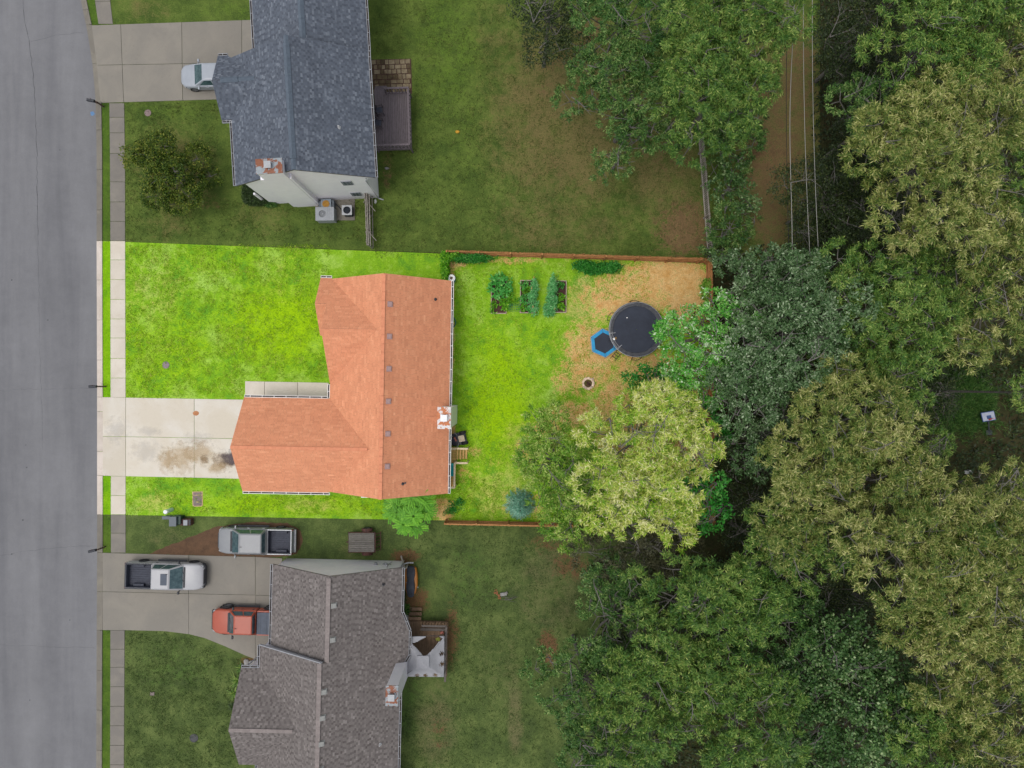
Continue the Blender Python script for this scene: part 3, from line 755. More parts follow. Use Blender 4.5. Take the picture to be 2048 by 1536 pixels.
def ventbox(par, u, v, z, sl, mat, down=1):
    """low square roof vent lying with the slope"""
    m = MB(); a = math.atan(sl) * down
    Rm = Matrix.Rotation(a, 3, 'Y')
    m.box((0, 0, .09), (.30, .30, .13), m=Rm); m.box((0, 0, .025), (.40, .40, .02), m=Rm); m.box((0, 0, .17), (.35, .34, .03), m=Rm)
    return m.build('roof_vent', mat, par, bevel=.015, loc=(u, v, z))
def pipe(par, u, v, z, mat, h=.3, r=.045):
    m = MB(); m.lathe([(.12, -.02), (.11, .05), (r * 1.3, .09), (r, .1), (r, h), (r * .8, h)], n=12)
    return m.build('vent_pipe', mat, par, loc=(u, v, z), smooth=False)
def chimney(par, x0, x1, y0, y1, z1, wall, capm, fluem):
    cx, cy = (x0 + x1) / 2, (y0 + y1) / 2
    m = MB(); m.box((cx, cy, z1 / 2 - .05), (x1 - x0, y1 - y0, z1))
    ch = m.build('chimney', wall, par, bevel=.02)
    m = MB(); a, b = (x1 - x0) / 2 + .04, (y1 - y0) / 2 + .04
    m.add([(-a, -b, -.06), (a, -b, -.06), (a, b, -.06), (-a, b, -.06), (-a, -b, 0), (a, -b, 0), (a, b, 0), (-a, b, 0), (-.24, -.24, .06), (.24, -.24, .06), (.24, .24, .06), (-.24, .24, .06)],
          [(0, 1, 5, 4), (1, 2, 6, 5), (2, 3, 7, 6), (3, 0, 4, 7), (4, 5, 9, 8), (5, 6, 10, 9), (6, 7, 11, 10), (7, 4, 8, 11), (8, 9, 10, 11), (3, 2, 1, 0)])
    m.build('chimney_cap', capm, ch, loc=(cx, cy, z1 - .03 + .06))
    m = MB(); m.box((0, 0, .1), (.3, .3, .26)); m.build('flue', M['pipe'], ch, loc=(cx, cy, z1 + .06))
    m = MB(); m.box((0, 0, 0), (.46, .46, .05)); m.build('flue_lid', fluem, ch, loc=(cx, cy, z1 + .36), bevel=.01)
    return ch

# ------------------------------------------------------------------ the lot's house
hL = empty('house', (-9, 0, 0), R(-.95), label='house with bright terracotta shingle roof in the middle lot', cat='house')
pt = 3.1 / 4.4
def zE(u): return 5.8 - pt * abs(u)
zg = 5.8 - .95 * pt; zb = 5.8 - .5 * pt; zs = 2.7 + pt * (7.72 - 5.69)
slo = [
    [(0, -8, 5.8), (4.4, -8, 2.7), (4.4, 7.68, 2.7), (0, 7.68, 5.8)],
    [(0, 7.68, 5.8), (-4.36, 7.68, zE(4.36)), (-.5, 3.82, zb), (0, 3.82, 5.8)],
    [(0, 3.82, 5.8), (-.5, 3.82, zb), (-4.4, -.08, 2.7), (-4.4, -1.16, 2.7), (-.95, -4.61, zg), (0, -4.61, 5.8)],
    [(0, -4.61, 5.8), (-.95, -4.61, zg), (-4.34, -8, zE(4.34)), (0, -8, 5.8)],
    [(-.5, 3.82, zb), (-4.4, 7.72, 2.7), (-4.4, 3.82, zb)],
    [(-4.4, 5.69, zs), (-4.4, 7.72, 2.7), (-5.22, 7.72, 2.7), (-5.22, 5.69, zs)],
    [(-5.22, 5.69, zs), (-5.22, 3.5, zs - pt * 2.19), (-4.4, 3.5, zs - pt * 2.19), (-4.4, 5.69, zs)],
    [(-.5, 3.82, zb), (-4.4, 3.82, zb), (-4.4, -.08, 2.7)],
    [(-10.72, -1.16, 2.7), (-4.4, -1.16, 2.7), (-.95, -4.61, zg), (-10.72, -4.61, zg)],
    [(-10.72, -8.06, 2.7), (-10.72, -4.61, zg), (-.95, -4.61, zg), (-4.4, -8.06, 2.7)]]
rL = roof(hL, slo, M['orsh'], tw=.33, ex=.15, seed=1, hi=.0)
m = MB()
gable_walls(m, -4.1, 4.1, -7.75, 7.42, 2.6, 5.45, 0)
gable_walls(m, -10.42, -1.5, -7.75, -1.46, 2.6, zg - .3, -4.61, 'u')
gable_walls(m, -4.25, -1.2, .2, 7.40, 2.6, zb - .3, 3.82, 'u')
m.box((-4.6, 5.55, 1.2), (.9, 3.6, 2.6)); 
m.build('wall', M['lotwhite'], hL)
for a, b, o_ in (((4.42, -8.0, 2.7), (4.42, 7.68, 2.7), (1, 0, 0)), ((-10.7, -1.14, 2.7), (-4.55, -1.14, 2.7), (0, 1, 0)), ((-4.42, -1.12, 2.7), (-4.42, -.1, 2.7), (-1, 0, 0)),
                 ((-10.7, -8.08, 2.7), (-4.3, -8.08, 2.7), (0, -1, 0)), ((-5.22, 7.74, 2.7), (-4.4, 7.74, 2.7), (0, 1, 0))):
    gutter(hL, a, b, o_, M['lotwhite'])
m = MB()
for k in range(26): m.box((0, -7.7 + k * .6, 5.815), (.24, .62, .02), tint=random.random())
build_each(m, 'ridge_cap', M['orcap'], hL)
m = MB()
for k in range(16): m.box((-10.4 + k * .6, -4.61, zg + .012), (.62, .22, .02))
build_each(m, 'ridge_cap', M['orcap'], hL)
for v in (5.57, 3.32, 1.07, -1.2, -3.46, -5.73): ventbox(hL, .42, v, zE(.42), pt, M['orvent'])
pipe(hL, 3.33, 6.2, zE(3.33), M['pipe']); pipe(hL, 1.39, -7.03, zE(1.39), M['pipe'], .35)
m = MB(); m.box((1.56, -6.98, zE(1.56) + .06), (.1, .1, .14)); m.build('vent_hood', M['pipe'], hL)
ch = chimney(hL, 3.95, 4.8, -2.98, -1.55, 6.15, M['lotwhite'], M['rustL'], M['lotflue'])
cr = [[(2.75, -2.27, zE(2.75) + .012), (3.95, -1.6, zE(3.95) + .012), (3.95, -2.27, zE(2.75) - .25)], [(2.75, -2.27, zE(2.75) + .012), (3.95, -2.27, zE(2.75) - .25), (3.95, -2.94, zE(3.95) + .012)]]
m = MB()
for q in cr: shingles(m, q, .33, .15, 99, 0)
so_ = m.build('cricket_shingles', M['orsh'], hL); so_['kind'] = 'stuff'
m = MB(); m.add([(-2.05, -7.7, 2.65), (-.85, -7.7, 2.65), (-.85, -8.46, 2.35), (-2.05, -8.46, 2.35), (-2.05, -7.7, 0), (-.85, -7.7, 0), (-.85, -8.46, 0), (-2.05, -8.46, 0)],
              [(3, 2, 1, 0), (3, 7, 6, 2), (0, 4, 7, 3), (1, 2, 6, 5)]); m.build('side_bay', M['lotwhite'], hL)
def window(par, c, w_, h_, axis, mat='trim', name='window'):
    """framed pane standing proud of a wall; axis = outward direction"""
    ax = Vector(axis); sd = Vector((-ax.y, ax.x, 0)); c = Vector(c); f = MB()
    for s_ in (-1, 1):
        f.beam(c + sd * s_ * w_ / 2 + Vector((0, 0, -h_ / 2)), c + sd * s_ * w_ / 2 + Vector((0, 0, h_ / 2)), .08, .08)
        f.beam(c + Vector((0, 0, s_ * h_ / 2)) - sd * (w_ / 2 - .041), c + Vector((0, 0, s_ * h_ / 2)) + sd * (w_ / 2 - .041), .08, .08)
    f.beam(c - sd * (w_ / 2 - .041), c + sd * (w_ / 2 - .041), .05, .04)
    o = f.build(name, M[mat], par)
    p = MB(); p.beam(c - sd * (w_ / 2 - .03) - ax * .02, c + sd * (w_ / 2 - .03) - ax * .02, .02, h_ - .06); p.build('pane', M['glass'], o)
    return o
window(hL, (4.12, 4.5, 1.5), 1.3, 1.2, (1, 0, 0), 'lotwhite'); window(hL, (4.12, .8, 1.5), 1.3, 1.2, (1, 0, 0), 'lotwhite')
window(hL, (-5.07, 5.5, 1.4), 1.6, 1.3, (-1, 0, 0), 'lotwhite')
m = MB(); m.box((-10.44, -4.6, 1.1), (.06, 4.9, 2.2)); gd = m.build('garage_door', M['lotwhite'], hL)
m = MB()
for k in range(3): m.box((-10.475, -4.6, .55 + .55 * k), (.02, 4.9, .02))
build_each(m, 'panel_groove', M['trim'], gd)
m = MB(); m.box((4.13, -4.4, 1.35), (.06, .95, 2.05)); m.build('back_door', M['lotwhite'], hL)
m = MB(); m.tube([(4.48, 7.4, 2.6), (4.3, 7.42, 2.3), (4.2, 7.44, .1)], .04, 8); m.build('downspout', M['lotwhite'], hL)

# ------------------------------------------------------------------ north house
hN = empty('house', (-14.3, 18.5, 0), R(3.4), label='two-storey white house with blue-grey shingle roof at the top', cat='house')
p2 = 2.8 / 4.85
def zN(u): return 8.5 - p2 * abs(u + .28)
fz = 5.7 + 2.2 * p2; ui = -.28 - (8.5 - fz) / p2; p3 = 2.2 / 3.95
def zN2(u): return 7.5 - p3 * abs(u - .56)
slo = [
    [(-.28, -4.45, 8.5), (4.55, -4.45, zN(4.55)), (4.55, 4.4, zN(4.55)), (-.28, 4.4, 8.5)],
    [(-.28, -4.45, 8.5), (-5.15, -4.45, zN(-5.15)), (-5.15, .18, zN(-5.15)), (ui, 2.4, fz), (-.28, 2.4, 8.5)],
    [(-.28, 2.4, 8.5), (ui, 2.4, fz), (-4.93, 4.4, zN(-4.93)), (-.28, 4.4, 8.5)],
    [(ui, 2.4, fz), (-5.15, .18, 5.69), (-5.87, .18, 5.69), (-5.87, 2.4, fz)],
    [(ui, 2.4, fz), (-5.87, 2.4, fz), (-5.87, 4.62, 5.69), (-5.15, 4.62, 5.69)],
    [(.56, 4.42, 7.5), (4.5, 4.42, zN2(4.5)), (4.5, 12.5, zN2(4.5)), (.56, 12.5, 7.5)],
    [(.56, 4.42, 7.5), (.56, 12.5, 7.5), (-3.4, 12.5, zN2(-3.4)), (-3.4, 4.42, zN2(-3.4))]]
roof(hN, slo, M['bluesh'], tw=.20, ex=.14, seed=2, hi=.14)
m = MB()
gable_walls(m, -4.55, 3.75, -4.3, 4.2, 5.75, 8.25, -.28)
gable_walls(m, -2.9, 3.7, 4.2, 12.2, 5.2, 7.25, .56)
gable_walls(m, -5.6, -3.2, .5, 4.35, 5.6, fz - .25, 2.4, 'u')
m.build('wall', M['white'], hN)
m = MB()
m.box((4.15, -4.2, 5.55), (.75, .35, .28)); m.build('eave_return', M['white'], hN)
for a, b, o_ in (((4.57, -4.42, zN(4.55)), (4.57, 4.38, zN(4.55)), (1, 0, 0)), ((-5.17, -4.42, zN(-5.15)), (-5.17, .1, zN(-5.15)), (-1, 0, 0)), ((-5.85, .14, 5.68), (-5.2, .14, 5.68), (0, -1, 0)),
                 ((4.52, 4.5, zN2(4.5)), (4.52, 12.5, zN2(4.5)), (1, 0, 0)), ((-3.42, 4.6, zN2(-3.4)), (-3.42, 12.5, zN2(-3.4)), (-1, 0, 0)), ((-5.85, 4.64, 5.68), (-5.2, 4.64, 5.68), (0, 1, 0))):
    gutter(hN, a, b, o_, M['trim'])
def ridge(par, pts, wd, mat, n, z=.03):
    a, b = Vector(pts[0]), Vector(pts[1]); d = (b - a); L = d.length; d.normalize(); s = Vector((-d.y, d.x, 0)); m = MB()
    for i in range(n):
        p, q = a + d * L * i / n, a + d * (L * (i + 1) / n - .01)
        zz = Vector((0, 0, z)); dr = Vector((0, 0, -.5 * wd * .55))
        m.add([p + s * wd / 2 + dr + zz, p + zz * 1.6, p - s * wd / 2 + dr + zz, q + s * wd / 2 + dr + zz, q + zz * 1.6, q - s * wd / 2 + dr + zz,
               p + s * wd / 2 + dr, p - s * wd / 2 + dr, q + s * wd / 2 + dr, q - s * wd / 2 + dr],
              [(0, 1, 4, 3), (1, 2, 5, 4), (6, 0, 3, 8), (2, 7, 9, 5), (0, 6, 7, 2, 1), (3, 4, 5, 9, 8)])
    return build_each(m, 'ridge_vent', mat, par)
ridge(hN, ((-.28, -3.7, 8.5), (-.28, 3.9, 8.5)), .42, M['bluecap'], 7, .06)
ridge(hN, ((-.28, 4.4, 8.5), (-.28, 3.9, 8.5)), .30, M['bluecap'], 1, .02)
ridge(hN, ((-.28, -4.45, 8.5), (-.28, -3.7, 8.5)), .30, M['bluecap'], 2, .02)
ridge(hN, ((.56, 4.6, 7.5), (.56, 12.5, 7.5)), .42, M['bluecap'], 6, .06)
ridge(hN, ((-5.3, 2.4, fz), (-4.1, 2.4, fz)), .36, M['bluecap'], 1, .06)
ridge(hN, ((-4.1, 2.4, fz), (-3.0, 2.4, fz)), .28, M['bluecap'], 2, .02)
pipe(hN, 2.52, -1.27, zN(2.52), M['palepipe'], .3, .05)
chimney(hN, -2.6, -.95, -4.66, -3.75, 8.75, M['white'], M['rustN'], M['flue'])
m = MB(); m.box((-1.85, -4.45, 3.6), (2.1, .36, 7.3)); m.build('chimney_chase', M['white'], hN, bevel=.02)
# gable windows, downspout, porch
def louver(par, c, w_, h_):
    m = MB(); m.box(c, (w_, .05, h_)); o = m.build('window', M['trim'], par)
    m = MB(); m.box((c[0], c[1] - .03, c[2]), (w_ - .1, .03, h_ - .1)); m.build('pane', M['glass'], o)
    m = MB()
    for k in range(3): m.box((c[0] - w_ / 3 + k * w_ / 3, c[1] - .05, c[2]), (.03, .02, h_ - .1))
    build_each(m, 'bar', M['trim'], o)
louver(hN, (2.3, -4.33, 4.4), .75, .9); louver(hN, (2.3, -4.33, 1.5), .75, .9)
m = MB(); m.tube([(4.5, -4.25, 5.5), (4.0, -4.3, 5.2), (3.72, -4.36, 4.8), (3.72, -4.38, .15), (4.1, -4.5, .08)], .045, 8); m.build('downspout', M['trim'], hN)
m = MB(); m.prism([(-5.2, -4.2), (-3.2, -4.2), (-3.2, -.5), (-5.2, -.5)], 0, .14); m.build('porch_slab', M['kerb'], hN, bevel=.02)
m = MB(); m.box((-5.0, -4.15, 1.3), (.14, .14, 2.5)); m.box((-5.0, -1.0, 1.3), (.14, .14, 2.5)); build_each(m, 'porch_post', M['white'], hN)
m = MB(); m.box((-2.95, 8.4, 1.1), (.06, 4.9, 2.2)); m.build('garage_door', M['white'], hN)
window(hN, (3.78, 2, 4.2), 1.2, 1.3, (1, 0, 0), 'trim'); window(hN, (3.78, -2, 4.2), 1.2, 1.3, (1, 0, 0), 'trim'); window(hN, (3.78, 1.5, 1.4), 1.8, 2.0, (1, 0, 0), 'trim')
m = MB(); m.box((4.05, 6.2, 1.0), (.5, .18, .2)); m.box((3.84, 6.2, 1.0), (.28, .1, .1)); m.build('wall_lamp', M['trim'], hN, loc=(0, .6, 2))

# ------------------------------------------------------------------ south house
hS = empty('house', (-13, -20, 0), R(-1.3), label='single-storey white house with taupe shingle roof at the bottom', cat='house')
p4 = 2.8 / 4.68
def zS(u): return 2.8 + p4 * (4.78 - u)
zr2 = zS(-.34); zf = zS(-.34) - p4 * (2.01 - .34); ze2 = zr2 - p4 * 5.21
WS = lambda u: zr2 - p4 * (-.34 - u)
UP = lambda u: 5.6 - p4 * (.1 - u)
slo = [
    [(.1, .66, 5.6), (4.78, .66, 2.8), (4.78, 6.62, 2.8), (.1, 6.62, 5.6)],
    [(-.34, .65, zr2), (-.34, -13, zr2), (4.78, -13, 2.8), (4.78, .65, 2.8)],
    [(.1, .66, 5.6), (.1, 6.62, 5.6), (-4.77, 6.62, UP(-4.77)), (-4.77, .66, UP(-4.77))],
    [(-.34, .65, zr2), (-5.55, .65, ze2), (-5.55, -1.05, ze2), (-2.01, -4.6, WS(-2.01)), (-.34, -4.6, zr2)],
    [(-.34, -4.6, zr2), (-2.01, -4.6, WS(-2.01)), (-5.55, -8.15, ze2), (-5.55, -13, ze2), (-.34, -13, zr2)],
    [(-2.01, -4.6, WS(-2.01)), (-5.55, -1.05, ze2), (-6.92, -1.05, ze2), (-6.92, -4.6, WS(-2.01))],
    [(-2.01, -4.6, WS(-2.01)), (-6.92, -4.6, WS(-2.01)), (-6.92, -8.15, ze2), (-5.55, -8.15, ze2)],
    [(3.7, 1.75, zS(3.7) + .02), (3.7, .35, zS(3.7) + .02), (5.37, .2, 2.74), (5.37, 1.93, 2.74)],
    [(3.7, 1.75, zS(3.7) + .02), (5.37, 1.93, 2.74), (4.82, 3.25, 2.80)],
    [(3.7, .35, zS(3.7) + .02), (4.82, -.85, 2.80), (5.37, .2, 2.74)]]
roof(hS, slo, M['tansh'], tw=.20, ex=.14, seed=3, hi=.07)
m = MB()
gable_walls(m, -4.6, 4.45, .8, 6.4, 2.65, 5.35, .1)
gable_walls(m, -5.3, 4.45, -12.8, .55, 2.6, 5.55, -.34)
gable_walls(m, -6.62, -3, -7.85, -1.35, 2.55, WS(-2.01) - .3, -4.6, 'u')
m.prism([(4.4, 2.9), (5.1, 1.9), (5.1, .25), (4.4, -.7)], -.1, 2.62)
m.build('wall', M['white'], hS)
g_ = M['trim']
for a, b, o_ in (((4.8, 3.3, 2.8), (4.8, 6.6, 2.8), (1, 0, 0)), ((5.39, .2, 2.74), (5.39, 1.93, 2.74), (1, 0, 0)), ((4.84, 3.27, 2.78), (5.39, 1.95, 2.74), (.9, .4, 0)), ((4.82, -.85, 2.78), (5.39, .18, 2.74), (.85, -.5, 0)),
                 ((4.8, -13, 2.8), (4.8, -.95, 2.8), (1, 0, 0)), ((-4.79, .66, UP(-4.77)), (-4.79, 6.6, UP(-4.77)), (-1, 0, 0)), ((-5.57, -1.0, ze2), (-5.57, .65, ze2), (-1, 0, 0)), ((-6.9, -1.03, ze2), (-5.6, -1.03, ze2), (0, 1, 0)), ((-5.57, -13, ze2), (-5.57, -8.2, ze2), (-1, 0, 0))):
    gutter(hS, a, b, o_, g_)
m = MB(); m.beam((-5.55, .7, ze2 - .02), (-.2, .7, zr2 + .0), .06, .2); m.build('rake_board', M['trim'], hS)
m = MB()
for k in range(12): m.box((.1, .85 + k * .49, 5.612), (.3, .5, .03))
for k in range(27): m.box((-.34, .4 - k * .49, zr2 + .012), (.3, .5, .03))
for k in range(9): m.box((-6.65 + k * .5, -4.6, WS(-2.01) + .012), (.5, .26, .03))
build_each(m, 'ridge_cap', M['tancap'], hS)
for u, v in ((.47, 4.55), (.45, 2.16), (0, -1.36), (-.06, -3.15), (-.09, -4.94), (-.11, -6.73), (-.1, -8.5)): ventbox(hS, u, v, zS(u), p4, M['greyvent'])
pipe(hS, 3.54, 5.55, zS(3.54), M['pipe'], .25); pipe(hS, 3.58, -6.03, zS(3.58), M['palepipe'], .3)
chimney(hS, 4.5, 5.28, -1.66, -.35, 6.9, M['white'], M['rustN'], M['flue'])
window(hS, (4.78, 2.42, 1.5), .8, 1.2, (.82, .57, 0), 'trim')
window(hS, (5.12, 1.1, 1.5), 1.2, 1.2, (1, 0, 0), 'trim')
m = MB(); m.box((-4.62, 3.4, 1.1), (.06, 4.8, 2.2)); m.build('garage_door', M['white'], hS)
m = MB()
for x in (2.55, 3.3): m.lathe([(.14, -.07), (.14, .07)], n=14, c=(x, 6.47, 1.3), m=Matrix.Rotation(R(90), 3, 'X'))
build_each(m, 'meter', M['steel'], hS)
m = MB(); m.tube([(3.55, 6.5, 2.3), (3.6, 6.52, 1.5), (3.75, 6.6, 1.1)], .03, 6); m.tube([(3.1, 6.5, 1.5), (3.45, 6.55, 1.35), (3.75, 6.5, 1.6)], .03, 6); build_each(m, 'conduit', M['steel'], hS)
m = MB(); m.tube([(4.75, 6.5, 2.7), (4.6, 6.46, 2.4), (4.5, 6.46, .1)], .045, 8); m.build('downspout', M['trim'], hS)
m = MB(); m.tube([(-6.6, -1.0, 2.6), (-5.7, -.4, .3)], .05, 8); m.build('downspout', M['trim'], hS)

# ------------------------------------------------------------------ vehicles (local x forward)
def sec(x, hw, z0, z1, r=.12, n=3):
    """cross-section of a body: rectangle with rounded shoulders"""
    pts = []
    for cy, cz, a0 in ((hw - r, z1 - r, 0), (-hw + r, z1 - r, 90), (-hw + r * .6, z0 + r * .6, 180), (hw - r * .6, z0 + r * .6, 270)):
        rr = r if a0 < 180 else r * .6
        for k in range(n + 1):
            t = R(a0 + 90 * k / n); pts.append(Vector((x, cy + rr * math.cos(t), cz + rr * math.sin(t))))
    return pts
def wheel(par, x, y, r, wd, rim='rim'):
    Mx = Matrix.Rotation(R(90), 3, 'X')
    e = MB(); e.lathe([(r * .66, -wd / 2), (r * .93, -wd / 2), (r, -wd * .32), (r, wd * .32), (r * .93, wd / 2), (r * .66, wd / 2), (r * .62, 0)], n=24, m=Mx, caps=False)
    w_ = e.build('wheel', None, par, loc=(x, y, r)); w_.data.materials.append(M['tyre'])
    s = 1 if y > 0 else -1; q = MB()
    q.lathe([(r * .66, 0), (r * .66, wd * .42), (r * .6, wd * .42), (r * .58, wd * .2), (0.02, wd * .2)], n=24, m=Matrix.Rotation(R(-90 * s), 3, 'X'), caps=False)
    for k in range(5):
        t = 2 * math.pi * k / 5
        q.beam((0, s * wd * .3, 0), (math.cos(t) * r * .6, s * wd * .38, math.sin(t) * r * .6), .07, .05, up=(0, 1, 0))
    q.build('rim', M[rim], w_)
    return w_
def mirror(par, x, y, z, mat):
    s = 1 if y > 0 else -1; m = MB()
    m.box((x - .02, y + s * .12, z + .03), (.12, .22, .17)); m.beam((x + .06, y - s * .06, z - .06), (x + .01, y + s * .06, z), .05, .05)
    return m.build('mirror', mat, par, bevel=.02)
def pane4(par, name, q, mat, off=.008):
    q = [Vector(p) for p in q]; nrm = (q[1] - q[0]).cross(q[2] - q[0]).normalized(); m = MB()
    m.hull([p + nrm * off for p in q], -nrm * .02); return m.build(name, mat, par)
def pickup(name, loc, rz, pmat, label, L=5.9, W=1.98, hood=1.55, cab=2.05, belt=1.12, roof_=1.86, rim='rim', sunroof=False, tonneau=False, lines=True, squared=False, wsr=.75, brk=.25, trim='blackpl', group=None, wr=.38, gap=False):
    root = empty(name, loc, rz, label=label, cat='pickup truck', group=group)
    f = L / 2; r_ = -L / 2; hw = W / 2; cb = f - hood; ce = cb - cab       # bonnet back, cabin back
    # lower body up to the belt line: nose, bonnet, cabin
    b = MB()
    nz = .88 if not squared else .98
    st = [(f - .02, hw * (.58 if not squared else .62), .45, nz - .08, .12), (f - .1, hw * (.78 if not squared else .74), .42, nz, .13), (f - .3, hw * (.94 if not squared else .93), .40, nz + .06, .14), (f - .7, hw, .40, belt - .07, .15), (cb + .15, hw, .40, belt - .01, .15), (cb - .3, hw, .40, belt, .12), (ce + .02, hw, .40, belt, .12)]
    b.loft([sec(*q) for q in st]); body = b.build('body', pmat, root, smooth=True)
    body.modifiers.new('es', 'EDGE_SPLIT').split_angle = R(40)
    # bed: four walls round a floor
    b = MB(); t = .1; bz = belt + .0
    for s in (-1, 1): b.box(((ce - (.06 if gap else 0) + r_ + .06) / 2, s * (hw - t / 2 - .01), (bz + .42) / 2), (ce - r_ - .06 - (.06 if gap else 0), t, bz - .42))
    b.box((r_ + .09, 0, (bz + .45) / 2), (.09, W - .24, bz - .45)); b.box((ce - .05 - (.06 if gap else 0), 0, (bz + .45) / 2), (.08, W - .24, bz - .45))
    b.build('bed', pmat, root, bevel=.025)
    if tonneau:
        b = MB(); b.box(((ce + r_) / 2 - .02, 0, bz + .03), (ce - r_ - .12, W - .22, .06)); b.build('bed_cover', M['tonneau'], root, bevel=.02)
        b = MB()
        for k in range(3): b.box((ce - .35 - k * .45, 0, bz + .066), (.05, W - .3, .02))
        build_each(b, 'cover_seam', M['tonneau'], root)
    else:
        b = MB(); xl, xr = ce - .1, r_ + .14; yl = hw - .13
        b.box(((xl + xr) / 2, 0, .63), (xl - xr, 2 * yl, .04)); b.box(((xl + xr) / 2, yl - .015, .85), (xl - xr, .03, .5)); b.box(((xl + xr) / 2, -yl + .015, .85), (xl - xr, .03, .5))
        b.box((xl - .015, 0, .85), (.03, 2 * yl - .06, .5)); b.box((xr + .015, 0, .85), (.03, 2 * yl - .06, .5))
        for k in range(9): b.box(((xl + xr) / 2, -yl + .18 + k * (2 * yl - .36) / 8, .66), (xl - xr - .1, .06, .03))
        for s in (-1, 1): b.box(((xl + xr) / 2 - .1, s * (yl - .13), .76), (.8, .2, .24))
        b.build('bed_liner', M['liner'], root, bevel=.01)
        b = MB()
        for s in (-1, 1): b.box(((ce + r_) / 2, s * (hw - .06), bz + .012), (ce - r_ - .1, .07, .022))
        b.box((r_ + .09, 0, bz + .012), (.07, W - .26, .022)); build_each(b, 'bed_rail', M[trim], root, bevel=.008)
    # cabin: roof and pillars in body colour, panes set proud
    hb, ht = hw - .05, hw - .24
    x0, x1 = cb + .10, ce + .06; rx0, rx1 = cb - wsr, ce + brk
    lo = [(x0, hb), (x1, hb), (x1, -hb), (x0, -hb)]; hi = [(rx0, ht), (rx1, ht), (rx1, -ht), (rx0, -ht)]
    b = MB(); rings = []
    for tt in (0, .9, .985, 1.0):
        k = tt if tt < .95 else (.96 if tt < .99 else 1.03); zz = belt - .03 + (roof_ - belt + .03) * tt
        sh = .0 if tt < .95 else (.03 if tt < .99 else .10)
        rings.append([Vector((lo[i][0] + (hi[i][0] - lo[i][0]) * min(tt, 1) - math.copysign(sh, hi[i][0] - (rx0 + rx1) / 2), lo[i][1] + (hi[i][1] - lo[i][1]) * min(tt, 1) - math.copysign(sh, hi[i][1]), zz)) for i in range(4)])
    b.loft(rings[:2] + rings[2:]); b.build('cabin', pmat, root, bevel=.035, seg=3)
    lp = lambda i, t_: Vector((lo[i][0] + (hi[i][0] - lo[i][0]) * t_, lo[i][1] + (hi[i][1] - lo[i][1]) * t_, belt - .03 + (roof_ - belt + .03) * t_))
    fr = [lp(0, .08), lp(3, .08), lp(3, .9), lp(0, .9)]
    ins = lambda q, k: [q[0].lerp(q[1], k).lerp(q[3].lerp(q[2], k), 0), q[1].lerp(q[0], k), q[2].lerp(q[3], k), q[3].lerp(q[2], k)]
    q = ins(fr, .05); 
    if (q[1] - q[0]).cross(q[2] - q[0]).x < 0: q = q[::-1]
    pane4(root, 'windscreen', q, M['carglass'])
    q = ins([lp(1, .15), lp(2, .15), lp(2, .9), lp(1, .9)], .07)
    if (q[1] - q[0]).cross(q[2] - q[0]).x > 0: q = q[::-1]
    pane4(root, 'rear_window', q, M['carglass'])
    for i, j, s in ((0, 1, 1), (3, 2, -1)):
        A, B, Cc, D = lp(i, .12), lp(j, .12), lp(j, .88), lp(i, .88)
        for u0, u1 in ((.08, .50), (.55, .94)):
            q = [A.lerp(B, u0), A.lerp(B, u1), D.lerp(Cc, u1), D.lerp(Cc, u0)]
            if (q[1] - q[0]).cross(q[2] - q[0]).y * s < 0: q = q[::-1]
            pane4(root, 'side_window', q, M['carglass'])
        for dx0, dx1 in ((cb - .02, cb - cab * .52), (cb - cab * .53, ce + .08)):
            b = MB(); b.box(((dx0 + dx1) / 2, s * (hw + .004), .80), (dx0 - dx1 - .02, .016, .58)); dr = b.build('door', pmat, root, bevel=.006)
            b = MB(); b.box((dx1 + .2, s * (hw + .025), .98), (.18, .03, .035)); b.build('handle', M[trim], dr)
    b = MB(); b.box((cb + .13, 0, belt + .012), (.13, W * .78, .03)); b.build('cowl', M['blackpl'], root, bevel=.008)
    if sunroof:
        b = MB(); b.box((rx0 - .33, 0, roof_ + .012), (.48, .86, .02)); b.build('sunroof', M['tonneau'], root, bevel=.04)
    b = MB(); b.box((rx0 - .12, .33 * ht if not sunroof else .4, roof_ + .03), (.14, .03, .05)); b.build('aerial', M['blackpl'], root)
    for s in (-1, 1):
        mirror(root, cb - .22, s * (hw + .03), belt + .08, M[trim] if pmat is not M['silverp'] else pmat)
        for x in (f - .98, r_ + 1.12): wheel(root, x, s * (hw - .08 + (.08 if squared else .0)), wr, .27, rim)
        for x in (f - .98, r_ + 1.12):
            b = MB(); q = []
            for k in range(13):
                t_ = R(-8 + 196 * k / 12); q.append((x + (wr + .09) * math.cos(t_), s * (hw - .05), wr + (wr + .09) * math.sin(t_)))
            b.tube(q, .055 if not squared else .075, 6); b.build('wheel_arch', pmat if not squared else M['blackpl'], root, smooth=True)
        b = MB(); b.box((f - .22, s * hw * .70, nz - .13), (.20, .38, .15), rz=-s * .5); b.build('headlight', M['lamp'], root, bevel=.03)
        b = MB(); b.box((r_ + .07, s * (hw - .09), .92), (.12, .15, .34)); b.build('tail_light', M['redlamp'], root, bevel=.02)
        b = MB(); b.box((cb - cab / 2, s * (hw + .07), .36), (cab * .95, .14, .05)); b.build('side_step', M['blackpl'], root, bevel=.01)
    b = MB()
    if squared: b.box((f + .02, 0, .55), (.22, W * .78, .24))
    else: b.loft([sec(f - .26, hw * .985, .34, .6, .08), sec(f - .08, hw * .92, .34, .62, .08), sec(f + .04, hw * .70, .36, .6, .08)])
    b.build('front_bumper', M[trim] if trim == 'blackpl' else pmat, root, bevel=.02)
    b = MB(); b.box((r_ - .03, 0, .52), (.18, W * .9, .2)); b.build('rear_bumper', M['steel'] if pmat is M['silverp'] else M['blackpl'], root, bevel=.03)
